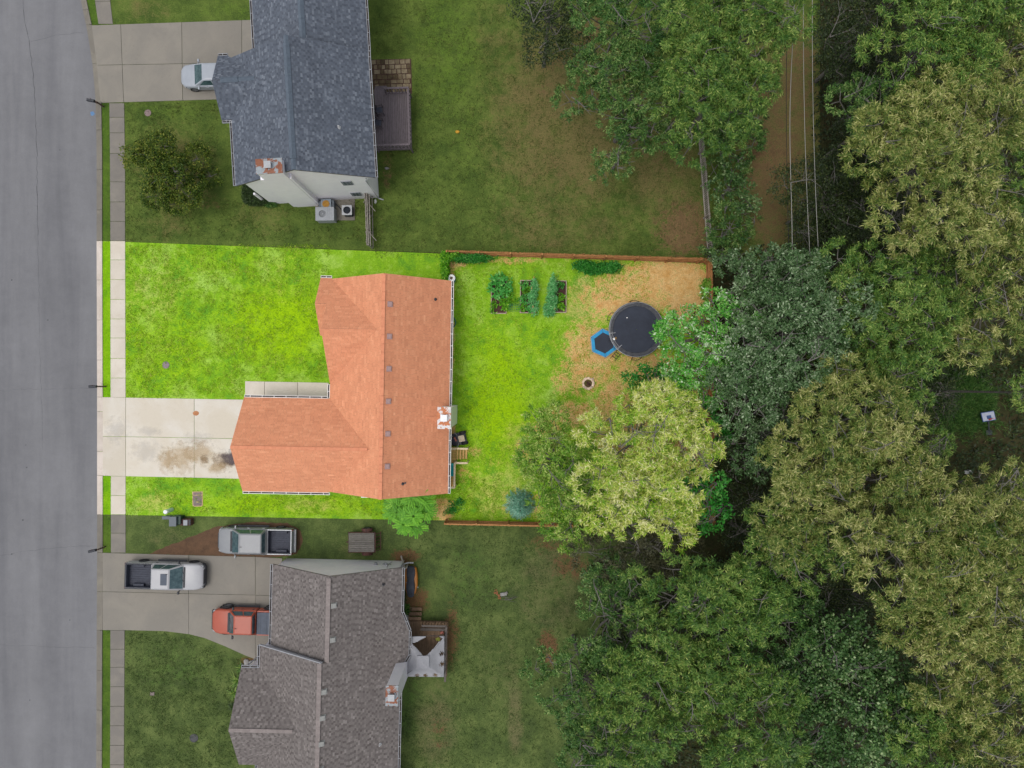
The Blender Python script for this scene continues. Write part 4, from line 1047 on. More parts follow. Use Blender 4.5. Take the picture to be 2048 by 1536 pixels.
    b = MB(); b.box((f - .03, 0, .74), (.08, W * .55, .2)); b.build('grille', M['blackpl'], root, bevel=.01)
    if lines:
        b = MB()
        for s in (-1, 1): b.beam((cb - .02, s * hw * .72, belt + .004), (f - .35, s * hw * .68, nz + .062), .03, .02)
        build_each(b, 'bonnet_crease', pmat, root, bevel=.008)
    b = MB()
    for y in (-.35, .25): b.beam((cb + .08, y, belt + .025), (cb - .05, y + .5, belt + .11), .02, .02)
    build_each(b, 'wiper', M['blackpl'], root)
    return root
Z0 = .06
pickup('pickup_truck', (-26.45, -14.62, Z0), R(-1.5), M['whitep'], 'white pickup truck with sunroof parked near the kerb on the drive', L=5.95, W=2.0, sunroof=True, rim='blackpl', hood=1.5, cab=2.3)
pickup('pickup_truck', (-19.55, -11.97, .02), R(180 - 1.0), M['silverp'], 'silver pickup truck parked on the reddish dirt', L=5.75, W=1.96, hood=1.25, cab=2.55, trim='steel', brk=.15)
pickup('pickup_truck', (-20.1, -18.08, Z0), R(180 - 1.5), M['orange'], 'orange-red pickup truck half under the taupe roof', L=5.45, W=1.88, hood=1.5, cab=1.95, squared=True, tonneau=True, wsr=.52, brk=.1, belt=1.22, roof_=1.83, wr=.43, gap=True)

def sedan(loc, rz, pmat, label):
    root = empty('parked_car', loc, rz, label=label, cat='car'); L, W = 4.75, 1.82; f = L / 2; hw = W / 2
    b = MB()
    st = [(f, hw * .34, .38, .60, .1), (f - .05, hw * .56, .34, .67, .12), (f - .18, hw * .76, .28, .74, .14), (f - .5, hw * .93, .25, .84, .16), (f - 1.1, hw, .25, .90, .16), (f - 1.5, hw, .25, .93, .14), (0, hw, .25, .93, .12), (-f + 1.1, hw, .25, .95, .14), (-f + .4, hw * .95, .28, .95, .15), (-f + .1, hw * .84, .34, .88, .14), (-f, hw * .7, .4, .78, .1)]
    b.loft([sec(*q) for q in st]); o = b.build('body', pmat, root, smooth=True); o.modifiers.new('es', 'EDGE_SPLIT').split_angle = R(50)
    zb_, zt = .90, 1.45; hb, ht = hw - .07, hw - .27
    lo = [(f - 1.15, hb), (-f + .7, hb), (-f + .7, -hb), (f - 1.15, -hb)]; hi = [(f - 2.0, ht), (-f + 1.65, ht), (-f + 1.65, -ht), (f - 2.0, -ht)]
    def ring(t, sx=0, sy=0): return [Vector((lo[i][0] + (hi[i][0] - lo[i][0]) * t - math.copysign(sx, hi[i][0] + .1), lo[i][1] + (hi[i][1] - lo[i][1]) * t - math.copysign(sy, hi[i][1]), zb_ + (zt - zb_) * t)) for i in range(4)]
    b = MB(); rg = [ring(0), ring(.92), ring(.98, .05, .04), ring(1.02, .2, .14)]; b.loft(rg); b.build('cabin', pmat, root, bevel=.05, seg=3)
    lp = lambda i, t: ring(t)[i]
    q = [lp(0, .04).lerp(lp(3, .04), .05), lp(3, .04).lerp(lp(0, .04), .05), lp(3, .9).lerp(lp(0, .9), .06), lp(0, .9).lerp(lp(3, .9), .06)]
    if (q[1] - q[0]).cross(q[2] - q[0]).x < 0: q = q[::-1]
    pane4(root, 'windscreen', q, M['carglass'])
    q = [lp(1, .04).lerp(lp(2, .04), .06), lp(2, .04).lerp(lp(1, .04), .06), lp(2, .9).lerp(lp(1, .9), .06), lp(1, .9).lerp(lp(2, .9), .06)]
    if (q[1] - q[0]).cross(q[2] - q[0]).x > 0: q = q[::-1]
    pane4(root, 'rear_window', q, M['carglass'])
    for i, j, s in ((0, 1, 1), (3, 2, -1)):
        for u0, u1 in ((.12, .5), (.54, .88)):
            A, B, Cc, D = lp(i, .12), lp(j, .12), lp(j, .86), lp(i, .86); q = [A.lerp(B, u0), A.lerp(B, u1), D.lerp(Cc, u1), D.lerp(Cc, u0)]
            if (q[1] - q[0]).cross(q[2] - q[0]).y * s < 0: q = q[::-1]
            pane4(root, 'side_window', q, M['carglass'])
        mirror(root, f - 1.5, s * (hw + .02), .95, pmat)
        for x in (f - .92, -f + .95): wheel(root, x, s * (hw - .10), .33, .22)
        b = MB(); b.box((f - .36, s * hw * .74, .69), (.34, .24, .1), rz=-s * .75); b.build('headlight', M['lamp'], root, bevel=.03)
        b = MB(); b.box((-f + .14, s * hw * .7, .8), (.2, .3, .14), rz=s * .4); b.build('tail_light', M['redlamp'], root, bevel=.03)
        for d0, d1 in ((f - 1.35, .08), (.06, -f + 1.2)):
            b = MB(); b.box(((d0 + d1) / 2, s * (hw + .002), .62), (d0 - d1 - .02, .014, .46)); dr = b.build('door', pmat, root, bevel=.006)
            b = MB(); b.box((d1 + .18, s * (hw + .02), .78), (.16, .03, .03)); b.build('handle', M['steel'], dr)
    b = MB(); b.box((f - .03, 0, .5), (.1, .9, .12)); b.build('grille', M['blackpl'], root, bevel=.01)
    return root
sedan((-22.95, 23.55, Z0), R(180 + 1.5), M['carsil'], 'silver car nosing out from under the blue-grey roof')

# wooden trailer
def trailer():
    x0, x1, yt, yb, zd = -12.15, -10.10, -11.35, -12.95, .82
    x0, yt = P2(697, 1066, zd); x1, yb = P2(749, 1104, zd)
    root = empty('trailer', ((x0 + x1) / 2, (yt + yb) / 2, 0), 0, label='flat trailer with a deck of silvered planks on the grass', cat='trailer')
    L, W = x1 - x0, yt - yb; n = 10
    for k in range(n):
        m = MB(); m.box((0, -W / 2 + (k + .5) * W / n, zd + random.uniform(-.006, .006)), (L + random.uniform(-.05, .02), W / n - .018, .045)); m.build('plank', M['trailerwood'], root, bevel=.006)
    m = MB()
    for s in (-1, 1): m.box((0, s * (W / 2 + .03), zd - .1), (L + .1, .05, .14))
    for x in (-L / 2, 0, L / 2): m.box((x, 0, zd - .12), (.06, W - .02, .08))
    m.beam((-L / 2, 0, zd - .15), (-L / 2 - .2, 0, zd - .2), .08, .08); m.build('frame', M['rustmetal'], root)
    m = MB()
    for s in (-1, 1):
        for x in (-L / 2 + .1, L / 2 - .1): m.box((x, s * (W / 2 + .03), zd - .02), (.05, .06, .16))
    build_each(m, 'stake_pocket', M['rustmetal'], root)
    g = MB(); gx = L / 2 + .28
    for k in range(6): g.beam((L / 2 + .06, -W / 2 + .08 + k * (W - .16) / 5, zd + .02), (gx + .1, -W / 2 + .08 + k * (W - .16) / 5, zd - .5), .05, .03)
    g.beam((L / 2 + .06, -W / 2, zd + .03), (L / 2 + .06, W / 2, zd + .03), .05, .05); g.beam((gx + .1, -W / 2, zd - .5), (gx + .1, W / 2, zd - .5), .05, .05)
    g.build('ramp_gate', M['rustmetal'], root)
    for s in (-1, 1):
        wheel(root, .35, s * (W / 2 + .19), .33, .2)
        m = MB(); q = []
        for k in range(9): t = R(10 + 160 * k / 8); q.append((.35 + .42 * math.cos(t), s * (W / 2 + .19), .33 + .42 * math.sin(t)))
        for a, b in zip(q[:-1], q[1:]): m.beam(a, b, .24, .02)
        m.build('mudguard', M['rustmetal'], root)
trailer()

# ------------------------------------------------------------------ kerbside: mailboxes, service boxes, covers
def mailbox(px, py, ang, label, post=True):
    b = P(px, py); root = empty('mailbox', (b.x, b.y, .03), R(ang), label=label, cat='mailbox', group='mailboxes along the kerb')
    m = MB(); m.box((0, 0, .5), (.1, .1, 1.05)); m.box((-.25, 0, .93), (.6, .08, .08)); m.beam((-.05, 0, .55), (-.35, 0, .9), .06, .06); m.build('post', M['mailpost'], root, bevel=.01)
    m = MB(); pr = [(.0, -.1), (.0, .1), (.14, .1)] ; q = []
    for k in range(9): t = math.pi * k / 8; q.append((.1 * math.cos(t), 1.12 + .1 * math.sin(t)))
    q = [(.1, .97)] + q + [(-.1, .97)]
    m.loft([[Vector((-.62, y, z)) for y, z in q], [Vector((-.08, y, z)) for y, z in q]]); o = m.build('letter_box', M['mail'], root, bevel=.008)
    m = MB(); m.box((-.63, 0, 1.08), (.02, .19, .22)); m.build('flap', M['mail'], o); m = MB(); m.box((-.35, .11, 1.18), (.03, .015, .16)); m.build('flag', M['redlamp'], o)
mailbox(208, 214, -10, 'black mailbox on a post at the corner of the top driveway')
mailbox(212, 773, 0, 'black mailbox on a brown post beside the pale driveway')
mailbox(211, 1093, 12, 'dark mailbox at the corner of the bottom driveway')

def thing(mb, name, mat, label, cat, loc=(0, 0, 0), rz=0, **k):
    o = mb.build(name, mat, None, loc=loc, rz=rz, **k); return tag(o, label, cat)
r = empty('utility_pedestal', (*P2(344, 1019), 0), 0, label='pale green round post with a white cap on the grass', cat='utility post')
m = MB(); m.lathe([(.155, 0), (.155, .95)], n=24); m.build('post', M['tube'], r, smooth=False)
m = MB(); m.lathe([(.165, .90), (.165, 1.06), (.13, 1.11), (0.02, 1.13)], n=24); m.build('cap', M['tubecap'], r)
def cabinet(px0, py0, px1, py1, h, mat, label, lid=None, slope=0):
    z = h; a = P(px0, py0, z); b = P(px1, py1, z); x, y = (a.x + b.x) / 2, (a.y + b.y) / 2; w_, d = abs(b.x - a.x), abs(a.y - b.y)
    r = empty('utility_box', (x, y, 0), 0, label=label, cat='utility box')
    m = MB(); m.box((0, 0, h / 2), (w_, d, h)); m.build('casing', mat, r, bevel=.02)
    m = MB(); m.box((0, 0, h + .02), (w_ + .05, d + .05, .05)); m.build('lid', lid or mat, r, bevel=.015)
    m = MB(); m.box((0, -d / 2 - .01, h * .55), (w_ * .8, .02, h * .7)); m.build('door', mat, r, bevel=.005)
    return r
cabinet(325, 1033, 340, 1038, .55, M['boxgrey'], 'small low grey box beside the pale green post')
cabinet(339, 1034, 352, 1052, .95, M['boxgrey'], 'grey cabinet standing left of the dark green box')
cabinet(353, 1033, 361, 1048, .7, M['boxgreen'], 'dark green cabinet between the grey cabinet and the meter box')
r = empty('meter_box', (*P2(377, 1042), 0), 0, label='brown and grey meter box nearest the silver pickup', cat='meter box')
m = MB(); m.box((0, 0, .28), (.85, .5, .5)); m.build('casing', M['rustmetal'], r, bevel=.02); m = MB(); m.box((.02, -.02, .56), (.34, .42, .08)); m.build('lid', M['acgrey'], r, bevel=.03); m = MB(); m.box((.33, 0, .54), (.16, .4, .05)); m.build('panel', M['blackpl'], r, bevel=.01)
# lawn vault
r = empty('utility_vault', (*P2(395.5, 999), .008), R(1), label='grey vault lid with a tan rim set in the grass', cat='vault lid')
m = MB(); m.prism([(-.4, -.45), (-.32, -.54), (.32, -.54), (.4, -.45), (.4, .62), (-.4, .62)], -.05, .03); m.build('rim', M['vaultfr'], r, bevel=.01)
m = MB(); m.prism([(-.34, -.40), (-.27, -.48), (.27, -.48), (.34, -.40), (.34, .32), (-.34, .32)], -.02, .045); lid = m.build('lid', M['vaultlid'], r, bevel=.01)
m = MB(); m.box((.02, -.19, .05), (.2, .06, .02)); m.build('handle', M['vaultfr'], lid)
m = MB(); m.box((0, .46, .0), (.66, .2, .08)); m.build('back_lid', M['cover'], r, bevel=.01)
def lid(px, py, rr, mat, label, name='cover', cat='utility cover'):
    m = MB(); m.lathe([(rr, 0), (rr, .02), (rr * .86, .03), (rr * .84, .022), (.02, .026)], n=20)
    return thing(m, name, mat, label, cat, (*P2(px, py), .012))
lid(332, 730, .27, M['lotcover'], 'mauve round cover in the bright front lawn'); lid(296, 226, .26, M['cover'], 'round cover in the grass below the top driveway')
lid(388, 1476, .33, M['pipe'], 'dark round cover in the bottom lawn')
m = MB(); m.box((0, 0, .03), (.34, .28, .06)); thing(m, 'water_meter', M['vaultlid'], 'small square meter lid in the bottom front lawn', 'meter lid', (*P2(305, 1387), 0), bevel=.02)

# ------------------------------------------------------------------ north yard
def patio():
    r = empty('patio', (*P2(782, 154), 0), R(1.5), label='patio of uneven mossy stone pavers beside the white house', cat='patio')
    y = -1.30; k = 0
    rows = [.36, .40, .34, .42, .38, .36, .40]
    for h in rows:
        x = -1.62
        while x < 1.50:
            w_ = min(random.choice((.3, .36, .42, .5)), 1.56 - x)
            if w_ < .15: break
            m = MB(); q = [(x + .02 + random.uniform(0, .02), y + .02), (x + w_ - .02, y + .02 + random.uniform(0, .03)), (x + w_ - .02 - random.uniform(0, .02), y + h - .02), (x + .02, y + h - .02 - random.uniform(0, .03))]
            m.prism(q, -.03, .035 + random.uniform(-.012, .014))
            dk = (x < -.3 and random.random() < .6) or random.random() < .15
            m.build('paver', M['paver2'] if dk else M['paver'], r, bevel=.015); x += w_
        y += h
    m = MB(); m.box((0, .02, .0), (3.2, 2.72, .02)); m.build('bedding', M['soil'], r)
patio()
def deckN():
    zd = .95; x0, y0 = P2(751, 190, zd); x1, y1 = P2(819, 291, zd + .9)
    r = empty('deck', (x0, y1, 0), R(1.6), label='dark stained timber deck with railing behind the white house', cat='deck')
    W_, D_ = x1 - x0, y0 - y1 + .1; n = 20
    for k in range(n):
        x = .02 + W_ * k / n; yl = D_ if k > 5 else D_ + .25
        m = MB(); m.box((x + W_ / n / 2, yl / 2, zd), (W_ / n - .012, yl, .035)); m.build('board', M['darkwood'], r, bevel=.004)
    m = MB(); m.box((W_ / 2, -.02, zd - .12), (W_, .04, .2)); m.box((W_ + .02, D_ / 2, zd - .12), (.04, D_, .2)); m.box((W_ / 2, D_ + .0, zd - .14), (W_, .04, .2)); m.build('rim_board', M['darkwood'], r)
    def rail(a, b, nb):
        a, b = Vector(a), Vector(b); m = MB(); m.beam(a + Vector((0, 0, .95)), b + Vector((0, 0, .95)), .14, .04); m.build('top_rail', M['darkwood'], r, bevel=.006)
        m = MB(); m.beam(a + Vector((0, 0, .1)), b + Vector((0, 0, .1)), .09, .04); m.build('bottom_rail', M['darkwood'], r)
        for k in range(nb + 1):
            p = a.lerp(b, k / nb); m = MB(); m.box((p.x, p.y, p.z + .5), (.06, .06, .86)); m.build('baluster', M['darkwood'], r)
    rail((W_, 0, zd), (W_, D_, zd), 14); rail((.05, 0, zd), (W_, 0, zd), 10); rail((W_ * .35, D_, zd), (W_, D_, zd), 7)
    m = MB()
    for x, y in ((.1, .1), (W_, 0), (W_, D_), (W_ * .35, D_)): m.box((x, y, (zd + 1) / 2), (.1, .1, zd + 1.0))
    build_each(m, 'post', M['darkwood'], r, bevel=.008)
    for k in range(3):
        m = MB(); m.box((.45, D_ + .3 + .2 * k, zd - .18 - .2 * k), (.9, .24, .04)); m.build('step', M['darkwood'], r, bevel=.006)
    return zd
zd = deckN()
def chair(px, py, ang, label, zd_, mat):
    r = empty('patio_chair', (*P2(px, py, zd_ + .4), zd_ + .02), R(ang), label=label, cat='chair', group='wicker chairs on the dark deck')
    m = MB(); m.box((0, 0, .40), (.56, .5, .07)); m.build('seat', mat, r, bevel=.03)
    m = MB(); q = []
    for k in range(9): t = R(115 + 130 * k / 8); q.append((.33 * math.cos(t), .32 * math.sin(t)))
    for (a, b), (c, d) in zip(q[:-1], q[1:]): m.beam((a, b, .64), (c, d, .64), .05, .5)
    m.build('backrest', mat, r)
    for s in (-1, 1):
        m = MB(); m.box((.05, s * .3, .6), (.5, .07, .05)); m.box((.28, s * .3, .3), (.05, .05, .6)); m.box((-.2, s * .3, .3), (.05, .05, .6)); m.build('arm', mat, r, bevel=.01)
    m = MB(); m.box((0, 0, .46), (.46, .44, .06)); m.build('cushion', M['liner'], r, bevel=.025)
chair(758.5, 221, 12, 'dark wicker chair on the deck, nearer the stone patio', zd, M['rattan']); chair(756.5, 246, -6, 'dark wicker chair on the deck, nearer the middle of its boards', zd, M['rattan'])

# air conditioners and their slab
m = MB(); m.prism([P2(631, 391), P2(710, 394), P2(710, 441), P2(631, 441)], 0, .08); thing(m, 'equipment_slab', M['kerb'], 'concrete slab under the cooling units by the white gable', 'slab', bevel=.01)
def fan(par, c, rr, n, bl):
    m = MB(); m.lathe([(rr, 0), (rr, -.22), (0.02, -.22)], n=24, c=c, caps=False); m.build('fan_well', M['fanpit'], par)
    m = MB()
    for k in range(n):
        t = 2 * math.pi * k / n + .4; m.beam((c[0] + .05 * math.cos(t), c[1] + .05 * math.sin(t), c[2] - .1), (c[0] + rr * .86 * math.cos(t), c[1] + rr * .86 * math.sin(t), c[2] - .1), rr * .55, .012, up=(.35 * math.sin(t), -.35 * math.cos(t), 1))
    m.lathe([(.06, -.12), (.06, -.06), (.01, -.05)], n=12, c=c); m.build('fan_blade', bl, par)
    m = MB()
    for q in (.3, .5, .7, .9, 1.02): m.tube([(c[0] + rr * q * math.cos(2 * math.pi * j / 24), c[1] + rr * q * math.sin(2 * math.pi * j / 24), c[2] + .012) for j in range(25)], .006, 4, caps=False)
    m.build('grille', M['blackpl'], par)
def ringtop(m, w_, d, z, rr, th=.05, n=32):
    """square lid with a round opening"""
    inn = [(rr * math.cos(2 * math.pi * j / n), rr * math.sin(2 * math.pi * j / n)) for j in range(n)]; out = []
    for x, y in inn:
        k = min(w_ / 2 / max(abs(x), 1e-6), d / 2 / max(abs(y), 1e-6)); out.append((x * k, y * k))
    vs = [(x, y, z) for x, y in out] + [(x, y, z + th) for x, y in out] + [(x, y, z + th) for x, y in inn] + [(x, y, z) for x, y in inn]
    fs = []
    for j in range(n):
        k = (j + 1) % n
        for a in range(4): b = (a + 1) % 4; fs.append((a * n + j, a * n + k, b * n + k, b * n + j))
    m.add(vs, fs)
za = .85; a = P(677, 407, za + .08); b = P(705, 433, za + .08)
r = empty('air_conditioner', ((a.x + b.x) / 2 + .1, (a.y + b.y) / 2 + .0, .08), R(1), label='square air conditioner with a round top fan on the slab', cat='air conditioner')
m = MB(); m.box((0, 0, za / 2 - .02), (.66, .66, za - .05)); m.build('coil_casing', M['fanpit'], r, bevel=.05)
m = MB(); ringtop(m, .78, .76, za - .05, .28); m.build('top_cover', M['flue'], r, bevel=.02); fan(r, (0, 0, za - .02), .29, 4, M['fan'])
zp = 1.05; a = P(631, 414, zp); b = P(668, 441, zp)
r = empty('package_unit', ((a.x + b.x) / 2, (a.y + b.y) / 2, .08), R(1), label='wide grey cooling unit with a small fan opening and rusty duct', cat='air conditioner')
W_, D_ = b.x - a.x, a.y - b.y
m = MB(); m.box((0, 0, zp / 2 - .06), (W_ - .04, D_ - .04, zp - .12)); m.build('casing', M['acgrey'], r, bevel=.02)
m = MB(); ringtop(m, D_, D_, zp - .12, .26); mm_ = [(v[0] - (W_ - D_) / 2, v[1], v[2]) for v in m.v]; m.v = mm_; m.box((D_ / 2, 0, zp - .095), (W_ - D_ - .004, D_, .05)); m.build('top_cover', M['acgrey'], r)
m = MB()
for k in range(4): m.box((.06 + k * .14, 0, zp - .06), (.015, D_ - .1, .012))
build_each(m, 'seam', M['trim'], r)
fan(r, (-(W_ - D_) / 2, 0, zp - .09), .25, 3, M['rustmetal'])
m = MB(); m.box((.06, D_ / 2 + .34, .46), (.78, .66, .7)); du = m.build('duct', M['duct'], r, bevel=.02)
m = MB(); m.lathe([(.28, .815), (.26, .822), (.01, .826)], n=18, c=(.06, D_ / 2 + .28, 0)); m.build('rust_patch', M['rusty'], du)
m = MB(); m.box((-.45, D_ / 2 + .3, .4), (.2, .5, .5)); m.box((.55, D_ / 2 + .3, .4), (.16, .6, .5)); build_each(m, 'duct_flange', M['boxgrey'], du, bevel=.01)
m = MB(); m.tube([(-15.2 + 1.3, 14.2, .12), (-13.3, 13.6, .14), (-12.9, 13.2, .2)], .04, 8); thing(m, 'refrigerant_pipe', M['blackpl'], 'black pipe running from the white wall to the square air conditioner', 'pipe')

# fences -------------------------------------------------------------
def fence(name, a, b, h, label, mat, step=.15, wd=.135, side=1, rails=(.3, .95, 1.55), posts=2.4, lean=0.0, gap=0.0, alt=False):
    a, b = Vector((*a, 0)), Vector((*b, 0)); d = (b - a); L = d.length; ang = math.atan2(d.y, d.x)
    r = empty(name, a, ang, label=label, cat='fence')
    n = int(L / step); me = None
    for k in range(n):
        s = side if not alt else (1 if k % 2 else -1)
        if me is None:
            m = MB(); m.prism([(-wd / 2, -.011), (wd / 2, -.011), (wd / 2, .011), (-wd / 2, .011)], .04, h - .05); o = m.build('picket', mat, r, bevel=.003); me = o.data
        else:
            o = bpy.data.objects.new('picket', me); col.objects.link(o); o.parent = r
        hh = random.uniform(-.015, .015)
        o.location = ((k + .5) * step, s * .055, hh); o.rotation_euler = (random.gauss(0, .008), 0, random.gauss(0, .03))
    for z in rails:
        m = MB(); x = 0
        while x < L - .05:
            e = min(L, x + posts); m.box(((x + e) / 2, 0, z), (e - x - .01, .085, .04)); x = e
        m.build('rail', mat, r, bevel=.005)
    x = 0
    while x <= L + .1:
        m = MB(); m.box((min(x, L), -side * .02, (h - .02) / 2), (.1, .16 if not alt else .1, h - .0)); m.build('post', mat, r, bevel=.008); x += posts
    return r
fence('wooden_fence', P2(897, 510), P2(1418, 526), 1.75, 'cedar picket fence along the top edge of the bright lawn', M['cedar'], side=-1 * -1, step=.16, posts=2.4)
fence('wooden_fence', P2(1411, 528), P2(1417, 1046), 1.75, 'cedar picket fence at the far end of the bright lawn', M['cedar'], side=1, step=.16)
fence('wooden_fence', P2(893, 1040), P2(1200, 1046), 1.6, 'cedar picket fence at the lower edge of the bright lawn', M['cedar'], side=-1, step=.16)
fence('rail_fence', P2(1393, 244), P2(1415, 520), 1.5, 'long grey ladder-like picket fence beside the woods', M['fencegrey'], step=.155, wd=.09, alt=False, side=1, rails=(.3, 1.4), posts=2.5)
r = empty('side_fence', (*P2(741, 396), 0), R(-88), label='weathered leaning fence between the white house and the bright lawn', cat='fence')
Lf = 3.95
for x in (0, 1.4, 2.7, 3.9):
    m = MB(); m.box((x, 0, .75), (.1, .1, 1.6)); m.build('post', M['fencegrey'], r)
for y, z in ((-.12, 1.5), (.0, 1.45), (.14, 1.2), (.24, .6)):
    m = MB(); m.beam((0, y, z), (Lf, y * .8, z + random.uniform(-.08, .05)), .06, .09); m.build('rail', M['fencegrey'], r)
for x in (.5, 2.75):
    m = MB(); m.beam((x, -.1, 1.55), (x + .7, .45, .7), .06, .08); m.build('brace', M['fencegrey'], r)
me = None
for k in range(26):
    m = MB(); m.box((0, 0, .78), (.12, .02, 1.45)); o = m.build('picket', M['fencegrey'], r, loc=(.08 + k * .15, -.07, 0)); o.rotation_euler = (random.gauss(.04, .02), 0, 0)
m = MB(); m.beam((-.02, 0, 0), (.5, -.6, 1.5), .12, .08); m.beam((.5, -.55, .1), (.6, -.55, 1.4), .1, .1)
thing(m, 'gate_post', M['fencegrey'], 'leaning grey timber post at the corner of the taupe-roofed house', 'post', (*P2(803, 1112), 0))
m = MB(); m.tube([(0, 0, 1.1), (.3, .08, 1.0), (.7, .05, .9)], .05, 8); thing(m, 'hose_arm', M['trim'], 'pale bent pipe beside the leaning post', 'pipe', (*P2(812, 1121), 0))
# small things lying about
def scrap(px, py, s, mat, label, name, cat, z=0.02, el=1.4):
    m = MB(); n = 7; top = [(s * random.uniform(.7, 1.1) * el * math.cos(2 * math.pi * j / n), s * random.uniform(.7, 1.1) * math.sin(2 * math.pi * j / n)) for j in range(n)]
    m.loft([[Vector((x, y, 0)) for x, y in top], [Vector((x * .9, y * .9, s * .5)) for x, y in top], [Vector((x * .4, y * .4, s * .75)) for x, y in top]])
    return thing(m, name, mat, label, cat, (*P2(px, py), z), bevel=.01)
scrap(774, 337, .13, M['rock'], 'pale stone lying in the bare strip below the dark deck', 'stone', 'stone', el=1.6)
r_ = scrap(915, 264, .14, M['yellowtoy'], 'yellow scrap lying in the top lawn', 'scrap', 'scrap')
scrap(751, 403, .2, M['paleobj'], 'white object by the corner of the white house', 'pale_bundle', 'bundle', el=.6)
# bright yard: barrel, hose, mower, deck, bench
r = empty('barrel', (*P2(905, 560), 0), 0, label='blue barrel with a round white lid at the corner of the orange roof', cat='barrel')
m = MB(); m.lathe([(.24, 0), (.29, .2), (.3, .5), (.28, .85), (.24, .92)], n=24); m.build('drum', M['hose'], r, smooth=True)
m = MB(); m.lathe([(.27, .91), (.29, .96), (.22, 1.0), (.12, 1.0), (.11, .95)], n=24); m.build('lid', M['lotwhite'], r)
m = MB(); m.lathe([(.11, .96), (.1, 1.01), (.02, 1.02)], n=16); m.build('bung', M['ash'], r)
m = MB()
for k in range(4): m.tube([(.17 * (1 + .1 * k) * math.cos(t_ / 3), .33 * (1 + .05 * k) * math.sin(t_ / 3), .03 + .02 * k) for t_ in range(20)], .016, 6)
thing(m, 'garden_hose', M['hose'], 'coiled teal garden hose on the bright grass beside the wall', 'hose', (*P2(906, 645), .01))
def mower():
    r = empty('riding_mower', (*P2(913, 879, .5), .01), R(12), label='riding mower with a beige seat parked beside the house', cat='mower')
    m = MB(); m.loft([sec(-.95, .26, .3, .62, .08), sec(-.8, .3, .28, .7, .1), sec(-.2, .3, .3, .78, .1), sec(-.1, .28, .3, .8, .08)]); m.build('bonnet', M['mower'], r, bevel=.01)
    m = MB(); m.box((-.62, 0, .76), (.4, .36, .03)); m.build('engine_grille', M['ash'], r)
    m = MB(); m.box((-.05, .06, .83), (.12, .34, .06), rz=.3); m.build('dashboard', M['redtoy'], r)
    m = MB(); m.box((.1, 0, .34), (1.3, .62, .1)); m.box((.0, 0, .2), (.8, .95, .14)); m.build('deck', M['mower'], r, bevel=.03)
    m = MB(); m.box((.38, 0, .62), (.44, .48, .1)); m.box((.60, 0, .80), (.1, .46, .34)); m.build('seat', M['seatbeige'], r, bevel=.06, seg=3)
    for s in (-1, 1):
        m = MB(); m.beam((.12, s * .3, .5), (.0, s * .56, .82), .05, .05); m.build('lever', M['steel'], r)
        for x, rr in ((-.78, .2), (.55, .27)): wheel(r, x, s * .42, rr, .2)
mower()
def deckL():
    zd = .62; r = empty('deck', (*P2(896, 973, zd), 0), R(-.95), label='small L-shaped deck of fresh yellow boards with steps', cat='deck')
    s = (H - zd) / FPX
    def bx(x0, y0, x1, y1, z, th, nm, mat, k=.004):
        m = MB(); m.box(((x0 + x1) / 2, (y0 + y1) / 2, z), (x1 - x0 - .014, y1 - y0 - .014, th)); return m.build(nm, mat, r, bevel=k)
    bot, top = 0, 79 * s; xi = 15 * s; xo = 39 * s
    n = 15
    for k in range(n): bx(-.55, bot + (top - bot) * k / n, xi, bot + (top - bot) * (k + 1) / n, zd, .035, 'board', M['yellowwood'])
    for k in range(4):
        bx(xi + .02 + k * (xo - xi - .06) / 4, 54 * s, xi + .02 + (k + .82) * (xo - xi - .06) / 4, top - .12, zd - .05 - .14 * k, .04, 'step', M['yellowwood'])
    def rail(x0, y0, x1, y1):
        zz = zd + .92; m = MB(); m.beam((x0, y0, zz), (x1, y1, zz), .14, .04); m.build('hand_rail', M['palewood'], r, bevel=.006)
        n = max(2, int(math.hypot(x1 - x0, y1 - y0) / .14))
        for k in range(n + 1):
            t_ = k / n; m = MB(); m.box((x0 + (x1 - x0) * t_, y0 + (y1 - y0) * t_, zd + .46), (.04, .04, .86)); m.build('baluster', M['yellowwood'], r)
    rail(xi - .02, .06, xi - .02, 50 * s); rail(-.5, .06, xi, .06); rail(xi, 50 * s, xo, 50 * s); rail(-.4, top - .05, xi - .05, top - .05); rail(xi + .1, top - .03, xo, top - .03)
    m = MB()
    for x, y in ((xi - .02, .06), (xi - .02, 50 * s), (xo, 50 * s), (xo, top - .03), (xi, top - .05)): m.box((x, y, (zd + .95) / 2), (.09, .09, zd + .95))
    build_each(m, 'post', M['palewood'], r)
    b = empty('cushioned_bench', (*P2(904.5, 938, zd + .45), zd + .02), R(-.95), label='turquoise cushioned chair on the small yellow deck', cat='chair')
    m = MB(); m.box((-.1, -.04, .4), (.62, .62, .14)); m.build('seat', M['teal'], b, bevel=.04, seg=3)
    m = MB(); m.box((-.1, .36, .55), (.62, .16, .5)); m.build('backrest', M['teal'], b, bevel=.05, seg=3)
    m = MB(); m.box((-.1, -.45, .36), (.56, .22, .1)); m.build('foot_cushion', M['teal'], b, bevel=.04, seg=3)
    m = MB()
    for x in (-.36, .18):
        for y in (-.3, .36): m.box((x, y, .17), (.05, .05, .34))
    m.box((-.1, 0, .3), (.6, .7, .06)); m.build('frame', M['darksteel'], b)
deckL()
